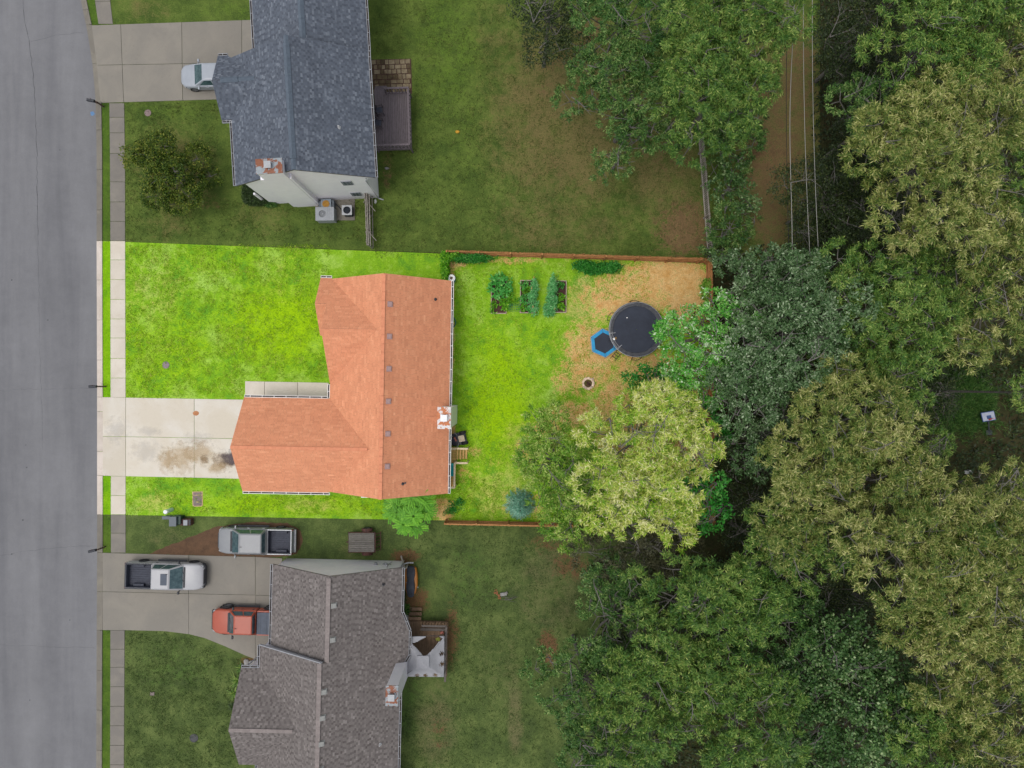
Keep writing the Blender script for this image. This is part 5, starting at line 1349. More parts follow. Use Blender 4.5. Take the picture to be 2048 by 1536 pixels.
# raised beds
def bed(px0, py0, px1, py1, label):
    x0, y0 = P2(px0, py0, .28); x1, y1 = P2(px1, py1, .28); r = empty('raised_bed', ((x0 + x1) / 2, (y0 + y1) / 2, 0), R(-.5), label=label, cat='raised bed')
    w_, d = x1 - x0, y0 - y1
    for s in (-1, 1):
        m = MB(); m.box((s * (w_ / 2 - .025), 0, .14), (.05, d, .3)); m.build('board', M['bedwood'], r, bevel=.006)
        m = MB(); m.box((0, s * (d / 2 - .025), .14), (w_ - .102, .05, .3)); m.build('board', M['bedwood'], r, bevel=.006)
    nx, ny = 10, 18; vs = [(-w_ / 2 + .05 + (w_ - .1) * i / nx, -d / 2 + .05 + (d - .1) * j / ny, .22 + random.uniform(-.03, .03)) for j in range(ny + 1) for i in range(nx + 1)]
    m = MB(); m.add(vs, [(j * (nx + 1) + i, j * (nx + 1) + i + 1, (j + 1) * (nx + 1) + i + 1, (j + 1) * (nx + 1) + i) for j in range(ny) for i in range(nx)]); m.build('soil', M['soil'], r)
bed(982, 560, 1013, 627, 'raised bed with big-leaved plants, nearest the house')
bed(1040, 560, 1072, 626, 'raised bed between two others, staked along one side')
bed(1100, 561, 1133, 625, 'raised bed with a vine row, nearest the trampoline')
# trellis panel, stakes
r = empty('wire_panel', (*P2(1029, 613, .6), 0), 0, label='wire grid panel arched between two raised beds', cat='trellis')
m = MB()
for k in range(7): m.tube([(-.42 + .14 * k, -.33, .28), (-.42 + .14 * k, -.1, .62), (-.42 + .14 * k, .2, .66)], .008, 4)
for k in range(5): m.tube([(-.45, -.33 + .13 * k, .30 + .36 * min(1, k / 2)), (.45, -.33 + .13 * k, .30 + .36 * min(1, k / 2))], .008, 4)
m.build('mesh', M['hose'], r)
for a, b, l_ in (((1068, 553, .5), (1063, 578, 1.1), 'yellow stake at the top end of the middle raised bed'), ((1066, 627, .4), (1066, 612, 1.0), 'yellow stake at the lower end of the middle raised bed'), ((1105, 625, .4), (1110, 617, 1.0), 'short pale stake at the lower end of the vine row')):
    m = MB(); m.beam(P(a[0], a[1], a[2] - .35), P(b[0], b[1], b[2]), .06, .06); thing(m, 'stake', M['yellowwood'], l_, 'stake')

# trampolines
def tramp():
    z = .9; c = P(1273, 659, z); r = empty('trampoline', (c.x, c.y, 0), 0, label='large round black trampoline beside the tree', cat='trampoline')
    Rr = 54.5 * (H - z) / FPX
    m = MB(); m.lathe([(Rr * .87, z - .03), (Rr * .6, z - .04), (.02, z - .05)], n=64, caps=False); m.build('mat', M['tramp'], r)
    m = MB(); m.lathe([(Rr * .85, z - .012), (Rr * .87, z + .012), (Rr * .985, z + .02), (Rr, z)], n=64, caps=False); m.build('pad', M['pad'], r)
    m = MB(); m.tube([(Rr * math.cos(2 * math.pi * j / 64), Rr * math.sin(2 * math.pi * j / 64), z - .03) for j in range(65)], .04, 8, caps=False); m.build('frame', M['steel'], r)
    for k in range(6):
        t_ = 2 * math.pi * k / 6 + R(32); ca, sa = math.cos(t_), math.sin(t_); px_, py_ = -sa, ca
        m = MB(); q = [(Rr * ca + px_ * .35, Rr * sa + py_ * .35, z - .05), (Rr * 1.08 * ca + px_ * .33, Rr * 1.08 * sa + py_ * .33, .1), (Rr * 1.12 * ca, Rr * 1.12 * sa, .03), (Rr * 1.08 * ca - px_ * .33, Rr * 1.08 * sa - py_ * .33, .1), (Rr * ca - px_ * .35, Rr * sa - py_ * .35, z - .05)]
        m.tube(q, .022, 6); m.build('leg', M['darksteel'], r)
    for ang in (188, 225):
        t_ = R(ang); m = MB(); m.tube([(Rr * 1.03 * math.cos(t_), Rr * 1.03 * math.sin(t_), z), (Rr * .78 * math.cos(t_ + .02), Rr * .78 * math.sin(t_ + .02), z + .12)], .018, 6); m.build('clamp', M['steel'], r)
    m = MB(); m.tube([(Rr * .97 * math.cos(R(a_)), Rr * .97 * math.sin(R(a_)), z + .05) for a_ in range(95, 235, 7)], .014, 6); m.build('hoop_rod', M['steel'], r)
    m = MB(); m.tube([(Rr * .90 * math.cos(R(a_)), Rr * .90 * math.sin(R(a_)), z + .05) for a_ in range(185, 228, 5)], .014, 6); m.build('hoop_rod', M['steel'], r)
    m = MB(); ca, sa = math.cos(R(203)), math.sin(R(203)); m.box((Rr * .9 * ca, Rr * .9 * sa, z + .05), (.13, .16, .03), rz=.4); m.build('tag', M['lotwhite'], r)
    m = MB(); m.tube([(Rr * .82 * ca + .05 * math.cos(j), Rr * .82 * sa + .09 * math.sin(j), z + .03) for j in range(7)], .014, 5); m.build('strap_loop', M['yellowtoy'], r)
    m = MB(); m.box((-.72, .9, z - .01), (.1, .06, .03)); m.build('patch', M['lotwhite'], r)
    for k in range(3):
        pass
    m = MB(); t_ = R(233); b = Vector((Rr * 1.0 * math.cos(t_), Rr * 1.0 * math.sin(t_), z - .08)); o_ = Vector((math.cos(t_), math.sin(t_), 0)); sd = Vector((-o_.y, o_.x, 0))
    for s in (-1, 1): m.beam(b + sd * s * .2, b + sd * s * .2 + o_ * .75 - Vector((0, 0, z - .1)), .035, .035)
    for k in range(3): q = b + o_ * .75 * (k + 1) / 4 - Vector((0, 0, (z - .1) * (k + 1) / 4)); m.beam(q - sd * .2, q + sd * .2, .05, .03)
    m.build('ladder', M['rustmetal'], r)
    z = .42; c = P(1208, 686, z); r = empty('trampoline', (c.x, c.y, 0), R(6), label='small six-sided trampoline with a blue pad', cat='trampoline')
    Rr = 28.5 * (H - z) / FPX; hx = [(Rr * math.cos(R(60 * k + 30)), Rr * math.sin(R(60 * k + 30))) for k in range(6)]
    m = MB(); m.add([(x * .77, y * .77, z - .02) for x, y in hx] + [(0, 0, z - .04)], [(k, (k + 1) % 6, 6) for k in range(6)]); o = m.build('mat', M['tramp'], r)
    for k in range(6):
        a, b = Vector((*hx[k], z)), Vector((*hx[(k + 1) % 6], z)); ai, bi = Vector((hx[k][0] * .74, hx[k][1] * .74, z)), Vector((hx[(k + 1) % 6][0] * .74, hx[(k + 1) % 6][1] * .74, z))
        m = MB(); g_ = .015; m.hull([a.lerp(b, g_), b.lerp(a, g_), bi.lerp(ai, g_), ai.lerp(bi, g_)], (0, 0, -.035)); m.build('pad', M['bluepad'], r, bevel=.01)
    m = MB(); q = [(x * 1.02, y * 1.02, z - .06) for x, y in hx]; q.append(q[0])
    for a, b in zip(q[:-1], q[1:]): m.tube([a, b], .03, 6)
    m.build('frame', M['steel'], r)
    for x, y in hx: m = MB(); m.box((x * .96, y * .96, z / 2 - .03), (.05, .05, z)); m.build('leg', M['darksteel'], r)
tramp()
# fire pit
c = P(1176, 767); r = empty('fire_pit', (c.x, c.y, 0), 0, label='ring of pale stones round a pit of ash', cat='fire pit')
for lay in range(2):
    n = 10
    for k in range(n):
        t_ = 2 * math.pi * (k + .5 * lay) / n + random.uniform(-.06, .06); rr = .39 + random.uniform(-.015, .03); m = MB()
        s1, s2 = .23 * random.uniform(.85, 1.05), .17 * random.uniform(.85, 1.2); m.box((0, 0, 0), (s2, s1 * 1.02, .13), m=Matrix.Rotation(random.uniform(-.12, .12), 3, 'X'))
        o = m.build('stone', M['stone'], r, bevel=.03, loc=(rr * math.cos(t_), rr * math.sin(t_), .07 + .13 * lay)); o.rotation_euler = (random.uniform(-.1, .1), random.uniform(-.1, .1), t_)
m = MB(); m.box((.36, .36, .08), (.17, .15, .15), rz=.5); m.build('stone', M['stone'], r, bevel=.04)
m = MB(); m.lathe([(.33, .05), (.2, .03), (.02, .05)], n=18, caps=False); m.build('ash', M['ash'], r)
for k in range(4): m = MB(); a_ = random.uniform(0, 3.1); m.tube([(-.22 * math.cos(a_), -.22 * math.sin(a_), .07 + .03 * k), (.2 * math.cos(a_), .2 * math.sin(a_), .09 + .03 * k)], .025, 6); m.build('charred_log', M['rustmetal'], r)

# ------------------------------------------------------------------ behind the south house: deck, canopy, covered craft
def deckS():
    zd = .7; x0, y0 = P2(815, 1243, zd); x1, y1 = P2(893, 1352, zd); r = empty('deck', (x0, y1, 0), R(-1.3), label='weathered brown timber deck under the torn white canopy', cat='deck')
    W_, D_ = x1 - x0, y0 - y1; n = 30
    for k in range(n): m = MB(); m.box(((k + .5) * W_ / n, D_ / 2, zd), (W_ / n - .012, D_ + random.uniform(-.02, .02), .035)); m.build('board', M['brownwood'], r, bevel=.004)
    m = MB(); m.box((W_ / 2, D_ + .02, zd - .12), (W_, .04, .2)); m.box((W_ + .02, D_ / 2, zd - .12), (.04, D_, .2)); m.build('rim_board', M['brownwood'], r)
    for a, b in (((W_ * .37, D_, 0), (W_, D_, 0)), ((W_ * .33, D_ - .42, 0), (W_ - .12, D_ - .42, 0)), ((W_ - .03, D_, 0), (W_ - .03, 0, 0))):
        m = MB(); zz = zd + (.9 if a[1] == D_ and b[1] == D_ or b[1] == 0 else .45); m.beam((a[0], a[1], zz), (b[0], b[1], zz), .15 if zz > zd + .5 else .2, .04); m.build('bench_plank' if zz < zd + .5 else 'hand_rail', M['greywood'], r, bevel=.006)
    for k in range(9): m = MB(); m.box((W_ * .37 + (W_ * .63) * k / 8, D_, zd + .45), (.05, .05, .88)); m.build('baluster', M['brownwood'], r)
    for k in range(14): m = MB(); m.box((W_ - .03, D_ * k / 14, zd + .45), (.05, .05, .88)); m.build('baluster', M['brownwood'], r)
    for k in range(3): m = MB(); m.box((.45, D_ + .2 + k * .3, zd - .1 - .2 * k), (.98, .26, .04)); m.build('step', M['brownwood'], r, bevel=.006)
deckS()
# torn canopy: four sagging panels on posts, an opening in the side away from the camera's foot
def canopy():
    z0, z1, z2 = 2.35, 3.05, 3.35
    c00 = P(808, 1273, z0); c10 = P(889, 1272, z0); c11 = P(888, 1354, z0); c01 = P(806, 1353, z0); ct = P(846, 1323, z1)
    r = empty('canopy', (ct.x, ct.y, 0), 0, label='white canopy with a torn roof over the brown deck', cat='canopy')
    O = Vector((ct.x, ct.y, 0)); cs = [c00, c10, c11, c01]; tw_ = .42
    tops = [Vector((ct.x - tw_, ct.y + tw_, z1)), Vector((ct.x + tw_, ct.y + tw_, z1)), Vector((ct.x + tw_, ct.y - tw_, z1)), Vector((ct.x - tw_, ct.y - tw_, z1))]
    hole = [(848, 1309), (835, 1297), (823, 1288), (830, 1287), (846, 1280), (852, 1276), (878, 1276), (884, 1279), (866, 1297), (856, 1306)]
    hw_ = [P(x, y, 2.7) for x, y in hole]
    def inside(p):
        k = False; n = len(hw_)
        for i in range(n):
            a, b = hw_[i], hw_[i - 1]
            if (a.y > p.y) != (b.y > p.y) and p.x < (b.x - a.x) * (p.y - a.y) / (b.y - a.y) + a.x: k = not k
        return k
    small = [P(x, y, 2.4) for x, y in ((884, 1307), (884, 1328), (871, 1350), (851, 1351), (834, 1352))]
    nz = 26
    for s in range(4):
        a, b, ta, tb = cs[s], cs[(s + 1) % 4], tops[s], tops[(s + 1) % 4]; m = MB(); vs = []
        for j in range(nz + 1):
            for i in range(nz + 1):
                u, v = i / nz, j / nz; p = a.lerp(b, u).lerp(ta.lerp(tb, u), v); sag = math.sin(math.pi * u) * math.sin(math.pi * v) * .12 + .02 * math.sin(9 * u + 4 * v) * math.sin(math.pi * v)
                vs.append(p - O - Vector((0, 0, sag)))
        fs = []
        for j in range(nz):
            for i in range(nz):
                q = (j * (nz + 1) + i, j * (nz + 1) + i + 1, (j + 1) * (nz + 1) + i + 1, (j + 1) * (nz + 1) + i); cc = sum((vs[k] for k in q), Vector()) / 4 + O
                if s == 0 and inside(cc): continue
                if any((Vector((t.x, t.y)) - Vector((cc.x, cc.y))).length < .10 + .05 * ((i * 7 + j) % 3) for t in small): continue
                fs.append(q)
        m.add(vs, fs); o = m.build('roof_panel', M['canvas'], r, smooth=True); sd = o.modifiers.new('thick', 'SOLIDIFY'); sd.thickness = .006
    m = MB(); e = .46; ap = Vector((0, 0, z2 + .02))
    b4 = [Vector((-e, e, z1 + .12)), Vector((e, e, z1 + .12)), Vector((e, -e, z1 + .12)), Vector((-e, -e, z1 + .12))]
    m.add(b4 + [ap], [(0, 4, 1), (1, 4, 2), (2, 4, 3), (3, 4, 0)]); o = m.build('vent_cap', M['canvas'], r); sd = o.modifiers.new('thick', 'SOLIDIFY'); sd.thickness = .01
    m = MB()
    for i in range(4):
        m.tube([cs[i] - O + Vector((0, 0, -.02)), tops[i] - O - Vector((0, 0, .03))], .02, 6); m.tube([tops[i] - O - Vector((0, 0, .03)), tops[(i + 1) % 4] - O - Vector((0, 0, .03))], .02, 6); m.tube([cs[i] - O - Vector((0, 0, .05)), cs[(i + 1) % 4] - O - Vector((0, 0, .05))], .02, 6)
    m.build('frame', M['darksteel'], r)
    for i in range(4):
        p = cs[i] - O; m = MB(); m.box((p.x * .97, p.y * .97, z0 / 2), (.07, .07, z0 - .06)); m.build('post', M['darksteel'], r)
canopy()
m = MB(); m.box((0, 0, .03), (.3, .2, .05)); m.box((.05, -.12, .02), (.2, .12, .04)); thing(m, 'yellow_cloth', M['yellowcl'], 'yellow cloth lying on the brown deck under the tear', 'cloth', (*P2(875.5, 1278, .75), .725), .3, bevel=.02)
m = MB(); m.box((0, 0, .12), (.25, .14, .2)); m.box((.05, .14, .1), (.12, .16, .16)); m.tube([(-.2, -.1, .05), (-.1, .0, .2), (.1, -.2, .1)], .03, 6); thing(m, 'toy', M['redtoy'], 'reddish toy on the corner of the brown deck', 'toy', (*P2(884, 1265, .9), .72), .4, bevel=.02)
m = MB(); m.box((0, 0, .3), (.4, .5, .55)); m.box((0, 0, .6), (.5, .4, .06)); thing(m, 'grill', M['blackpl'], 'dark covered grill by the bay window on the brown deck', 'grill', (*P2(817, 1262, .9), .72), .2, bevel=.05)
def craft():
    c = P(822, 1163, .5); r = empty('covered_watercraft', (c.x, c.y, 0), R(-90), label='orange watercraft under a dark tarp behind the taupe-roofed house', cat='watercraft')
    st = [(-1.15, .18, .25, .5), (-1.0, .42, .18, .56), (-.4, .50, .14, .60), (.3, .50, .14, .60), (.85, .36, .2, .62), (1.15, .12, .34, .6)]
    m = MB(); m.loft([sec(x, h, a, b, min(.1, h * .5)) for x, h, a, b in st]); m.build('hull', M['orangehull'], r, smooth=True, bevel=0)
    m = MB(); st = [(-1.22, .24, .44, .54), (-1.0, .34, .46, .66), (-.55, .33, .5, .80), (-.2, .26, .5, .74), (.1, .30, .5, .86), (.45, .34, .5, .98), (.75, .30, .5, .80), (1.08, .26, .46, .66), (1.22, .12, .46, .58)]
    rg = []
    for x, h, a, b in st:
        k = sec(x, h, a, b, min(.1, (b - a) * .45), 4); rg.append([p + Vector((0, random.uniform(-.02, .02), random.uniform(-.02, .02))) for p in k])
    m.loft(rg); m.build('tarp', M['tarp'], r, smooth=True, subs=1)
    m = MB(); m.tube([(.0, -.42, .5), (.05, -.3, .7)], .03, 6); m.build('handle', M['steel'], r)
craft()
scrap(834.5, 1174, .09, M['paleobj'], 'small pale scrap beside the dark tarp', 'scrap', 'scrap')
# stones and sticks heap on the south lawn
r = empty('debris_heap', (*P2(1000, 1188), 0), 0, label='heap of stone, rusty leaves and sticks in the bottom lawn', cat='debris heap')
m = MB(); m.box((.28, .02, .1), (.52, .26, .16), rz=.15); m.box((.5, .1, .08), (.2, .2, .13), rz=.5); m.build('stone', M['rock'], r, bevel=.04)
V = []; T = []
for k in range(34):
    p = np.array([-.45 + .5 * rng.random(), .35 - .7 * rng.random() * 1, .03 + .1 * rng.random()]); p[1] = .3 - (p[0] + .45) * 1.1 + rng.normal(0, .14); a_ = rng.random() * 6.28; L_ = .07
    dx, dy = math.cos(a_) * L_, math.sin(a_) * L_; V += [p + (dx, dy, .01), p + (-dy * .6, dx * .6, .02), p - (dx, dy, -.01), p + (dy * .6, -dx * .6, .02)]
o = quads('dead_leaves', V, M['leafred'], None, r); o['kind'] = 'stuff'
m = MB()
for k in range(7): a_ = random.uniform(-.6, .2); x_, y_ = random.uniform(0, .5), random.uniform(-.45, -.2); m.tube([(x_, y_, .04), (x_ + .5 * math.cos(a_), y_ + .5 * math.sin(a_), .06), (x_ + 1.0 * math.cos(a_ + .2), y_ + 1.0 * math.sin(a_ + .2), .05)], [.015, .012, .005], 5)
build_each(m, 'stick', M['bark'], r)
# stones by the bottom house's entry
r = empty('rock_pile', (*P2(502, 1326), 0), 0, label='pale rocks piled at the entry of the taupe-roofed house', cat='rock pile')
for k in range(6):
    m = MB(); s = random.uniform(.14, .26); m.lathe([(s * .5, -s * .1), (s, s * .2), (s * .8, s * .6), (s * .2, s * .8)], n=7); o = m.build('rock', M['rock'], r, loc=(random.uniform(-.35, .4), random.uniform(-.3, .3), .02), bevel=.02)
m = MB(); m.box((0, 0, .06), (.5, .12, .1)); thing(m, 'step_stone', M['rock'], 'narrow stone kerb piece beside the rock pile', 'stone', (*P2(487, 1331), 0), -.9, bevel=.03)

# ------------------------------------------------------------------ power lines and pole, basketball hoop
zt = 9.2; pb = P(1640, 557, zt); r = empty('utility_pole', (pb.x, pb.y, 0), 0, label='wooden utility pole among the trees where the wires end', cat='utility pole')
m = MB(); m.tube([(0, 0, 0), (0, 0, zt + .3)], [.16, .11], 12); m.build('post', M['mailpost'], r)
m = MB(); m.box((-.7, 0, zt - .1), (2.3, .1, .12)); m.build('cross_arm', M['mailpost'], r)
def wireline(a, b, mat, label, sag=.5, rr=.016, wob=0):
    a, b = P(*a), P(*b); m = MB(); q = []
    for k in range(41):
        t_ = k / 40; p = a.lerp(b, t_); p.z -= sag * 4 * t_ * (1 - t_); p.x += wob * math.sin(t_ * 9); q.append(p)
    m.tube(q, rr, 6); thing(m, 'power_wire', mat, label, 'wire')
wireline((1577, -120, 8.2), (1580, 560, 8.2), M['blackwire'], 'dark wire, leftmost of the four over the grassy strip', rr=.02)
wireline((1592, -120, 9.0), (1584, 545, 9.0), M['wire'], 'pale wavy wire next to the dark wire', wob=.06, rr=.02)
wireline((1608, -120, 9.0), (1622, 545, 9.0), M['wire'], 'pale straight wire between the wavy wire and the last wire', rr=.017)
wireline((1626, -120, 9.2), (1640, 557, 9.2), M['wire'], 'pale wire ending at the pole top, rightmost of the four', rr=.017)
wireline((1640, 557, 9.1), (1722, 478, 3.0), M['wire'], 'slanting stay wire from the pole down into the trees', sag=0, rr=.017)
def hoop():
    b = P(1975, 862); r = empty('basketball_hoop', (b.x, b.y, 0), 0, label='fallen basketball hoop with a white and blue backboard in the woods', cat='basketball hoop')
    m = MB(); m.beam((.02, 0, .12), (-.36, .98, .62), .09, .09); m.beam((-.30, .9, .55), (-.42, 1.15, .70), .2, .06); m.build('pole', M['blackpl'], r)
    m = MB(); m.box((.05, -.1, .08), (.5, .42, .16)); m.build('base', M['blackpl'], r, bevel=.05)
    bo = MB(); bo.box((0, 0, 0), (1.08, .72, .03)); o = bo.build('backboard', M['boardb'], r, bevel=.005, loc=(-.46, 1.17, .78)); o.rotation_euler = (R(-8), R(4), R(9))
    m = MB(); m.box((0, 0, .022), (.98, .62, .012)); m.build('board_face', M['boardw'], o)
    m = MB(); m.box((.02, -.06, .034), (.36, .26, .01)); m.build('target_square', M['boardb'], o)
    m = MB(); m.box((.03, -.24, .06), (.2, .1, .08)); m.build('rim_bracket', M['hoopred'], o)
    m = MB(); m.tube([(.03 + .21 * math.cos(2 * math.pi * j / 20), -.24 + .03, .30 + .21 * math.sin(2 * math.pi * j / 20)) for j in range(21)], .014, 6, caps=False); m.build('rim', M['hoopred'], o)
hoop()
# pale clutter in the woods
scrap(1936, 944, .25, M['paleobj'], 'pale heap of rubbish on the woodland floor below the hoop', 'rubbish_heap', 'rubbish')
# ------------------------------------------------------------------ foliage
def unit(v): return v / np.maximum(np.linalg.norm(v, axis=-1, keepdims=True), 1e-9)
def leaves(cen, nrm, per, L, W, spread, droop, up=.5, wind=(0, 0, 0), tuft=.12, tint0=None, tj=.22, out=.6, rg=rng):
    """leaf blades in tufts: (n*4,3) corners and one shade per leaf"""
    n = len(cen); cen = np.repeat(cen, per, 0); nm = np.repeat(nrm, per, 0); k = n * per
    hz = rg.normal(0, 1, (k, 3)) * np.array([1, 1, .55]); d = unit(nm * out + unit(hz) * spread + np.array(wind) * .6); d[:, 2] -= droop * rg.random(k); d = unit(d)
    base = cen + rg.normal(0, tuft, (k, 3))
    l = L * rg.uniform(.65, 1.25, (k, 1)); w_ = W * rg.uniform(.7, 1.25, (k, 1))
    face = unit(nm * .45 + np.array([0, 0, up]) + rg.normal(0, .42, (k, 3)))
    s = unit(np.cross(d, face)); f2 = np.cross(s, d)
    mid = base + d * l * .45 + f2 * l * .08
    V = np.stack([base, mid + s * w_ / 2, base + d * l - f2 * l * .06, mid - s * w_ / 2], 1).reshape(-1, 3)
    t0 = .45 if tint0 is None else np.repeat(tint0, per)
    return V, np.clip(t0 + rg.normal(0, tj, k), 0, 1)
SP = {  # leaf length, width, per tuft, spread, droop, wind, tuft radius, tufts per m2, shade
    'pale': (.29, .050, 58, 1.0, .45, (.3, -.2, 0), .10, 2.6, 0.56),
    'olive': (.26, .052, 52, 1.0, .4, (.15, -.1, 0), .10, 2.7, 0.54),
    'mid': (.22, .058, 46, 1.0, .35, (.1, 0, 0), .10, 3.0, 0.52),
    'silver': (.20, .090, 40, .95, .3, (.2, .1, 0), .13, 3.2, 0.52),
    'dark': (.16, .075, 20, 1, .3, (0, 0, 0), .18, 5.6, .45),
    'rnd': (.20, .14, 22, .9, .2, (0, 0, 0), .15, 3.3, 0.54),
    'brn': (.26, .05, 44, 1, .5, (.2, -.1, 0), .11, 2.6, 0.5),
    'lotpale': (.30, .054, 58, 1.0, .45, (.3, -.2, 0), .10, 2.7, 0.66),
    'lotmid': (.21, .058, 48, 1, .4, (.1, 0, 0), .11, 3.2, 0.56),
    'lotblue': (.21, .10, 42, .95, .3, (.2, .1, 0), .13, 3.2, 0.58),
    'lotgreen': (.25, .13, 24, .95, .3, (0, 0, 0), .13, 2.9, 0.5),
}
GRP = {'pale': 'pale-leaved woodland trees', 'olive': 'yellow-green woodland trees', 'mid': 'green woodland trees', 'silver': 'silvery woodland trees', 'dark': 'dark woodland trees', 'rnd': 'round-leaved woodland trees', 'brn': 'woodland trees'}
def tree(sp, px, py, zc, rpx, label, name='tree', cat='tree', seed=None, flat=.62, bare=6, low=False, dens=1.0, trunk_off=(0, 0)):
    rg = np.random.default_rng(seed if seed is not None else int(px * 7 + py * 13)); rr = random.Random(int(px * 3 + py))
    c = P(px, py, zc); Rr = rpx * (H - zc) / FPX
    root = empty(name, (c.x + trunk_off[0], c.y + trunk_off[1], 0), 0, label=label, cat=cat)
    if sp in GRP and name == 'tree': root['group'] = GRP[sp]
    # lobes of the crown
    nl = int(8 + Rr * Rr * 1.1); lob = []; tries = 0
    while len(lob) < nl and tries < 4000:
        tries += 1; a = rr.uniform(0, 6.283); d = Rr * .86 * math.sqrt(rr.random())
        k = 1 + .22 * math.sin(2 * a + px) + .15 * math.sin(3 * a + py) + .10 * math.sin(5 * a)
        x, y = d * k * math.cos(a), d * k * math.sin(a); rl = min(Rr * rr.uniform(.22, .38), rr.uniform(.8, 1.75)) + .1
        if all(math.hypot(x - q[0], y - q[1]) > (rl + q[3]) * .60 for q in lob) or tries > 3000:
            h = math.sqrt(max(0, 1 - (d / Rr) ** 2)); lob.append((x, y, Rr * flat * (h - .45) + rr.uniform(-1.2, .8) * min(1, Rr / 3), rl))
    lob = np.array(lob); zmin = c.z + lob[:, 2] - lob[:, 3]
    off = max(0, .3 - zmin.min())
    lob[:, 2] += off
    L, W, per, spread, droop, wind, tuft, den, sh = SP[sp]
    cen, nrm, tin = [], [], []
    for x, y, z, rl in lob:
        n = int(den * dens * 2 * math.pi * rl * rl * .95)
        u = unit(rg.normal(0, 1, (n, 3))); u[:, 2] = np.abs(u[:, 2]) * 1.0 - .32 * (rg.random(n) < .42) * np.abs(u[:, 2]) * 2.2
        u = unit(u); q = u * rl * rg.uniform(.72, 1.06, (n, 1)) * np.array([1, 1, .75])
        cen.append(q + np.array([x, y, z])); nrm.append(u); tin.append(np.full(n, sh + rr.gauss(0, .07)) + rg.normal(0, .08, n))
    cen = np.concatenate(cen); nrm = np.concatenate(nrm); tin = np.concatenate(tin)
    V, T = leaves(cen, nrm, per, L, W, spread, droop, .5, wind, tuft, tin, rg=rg)
    V[:, 2] = np.maximum(V[:, 2] + c.z, .03)
    V[:, 0] -= trunk_off[0]; V[:, 1] -= trunk_off[1]
    quads('crown', V, M[sp], T, root)
    # trunk and limbs
    zt_ = c.z + off - Rr * .35
    t = MB(); zt_ = max(zt_, .4); r0 = .05 + .026 * Rr
    o2 = Vector((-trunk_off[0], -trunk_off[1], 0))
    t.tube([(0, 0, -.1), (o2.x * .4 + .05, o2.y * .4, zt_ * .5), (o2.x * .8, o2.y * .8, zt_)], [r0 * 1.25, r0 * .9, r0 * .7], 9); t.build('trunk', M['bark'], root)
    b = MB(); s = Vector((o2.x * .8, o2.y * .8, zt_))
    for x, y, z, rl in lob:
        e = Vector((x + o2.x, y + o2.y, z + c.z)); mdl = s.lerp(e, .5) + Vector((rr.uniform(-.2, .2), rr.uniform(-.2, .2), -.15 * Rr))
        b.tube([s, mdl, e], [r0 * .45, r0 * .3, .03], 5, caps=False)
        for k in range(3):
            a = rr.uniform(0, 6.28); q = e + Vector((math.cos(a), math.sin(a), .45)) * rl * .8; b.tube([e, e.lerp(q, .5) + Vector((0, 0, .05)), q], [.03, .02, .008], 4, caps=False)
    for k in range(bare):
        x, y, z, rl = lob[rr.randrange(len(lob))]; e = Vector((x + o2.x, y + o2.y, z + c.z + rl * .62)); a = math.atan2(-y, -x) + rr.uniform(-1.1, 1.1); ln = rr.uniform(.9, 2.2)
        q = e + Vector((math.cos(a) * ln, math.sin(a) * ln, .25)); b.tube([e, e.lerp(q, .5) + Vector((rr.uniform(-.12, .12), rr.uniform(-.12, .12), .12)), q], [.035, .026, .01], 5)
        for j in range(3):
            f = e.lerp(q, .35 + .2 * j); a2 = a + rr.choice((-1, 1)) * rr.uniform(.4, .9); b.tube([f + Vector((0, 0, .1)), f + Vector((math.cos(a2) * ln * .45, math.sin(a2) * ln * .45, .22))], [.02, .007], 4)
    b.build('limb', M['bark'], root)
    return root
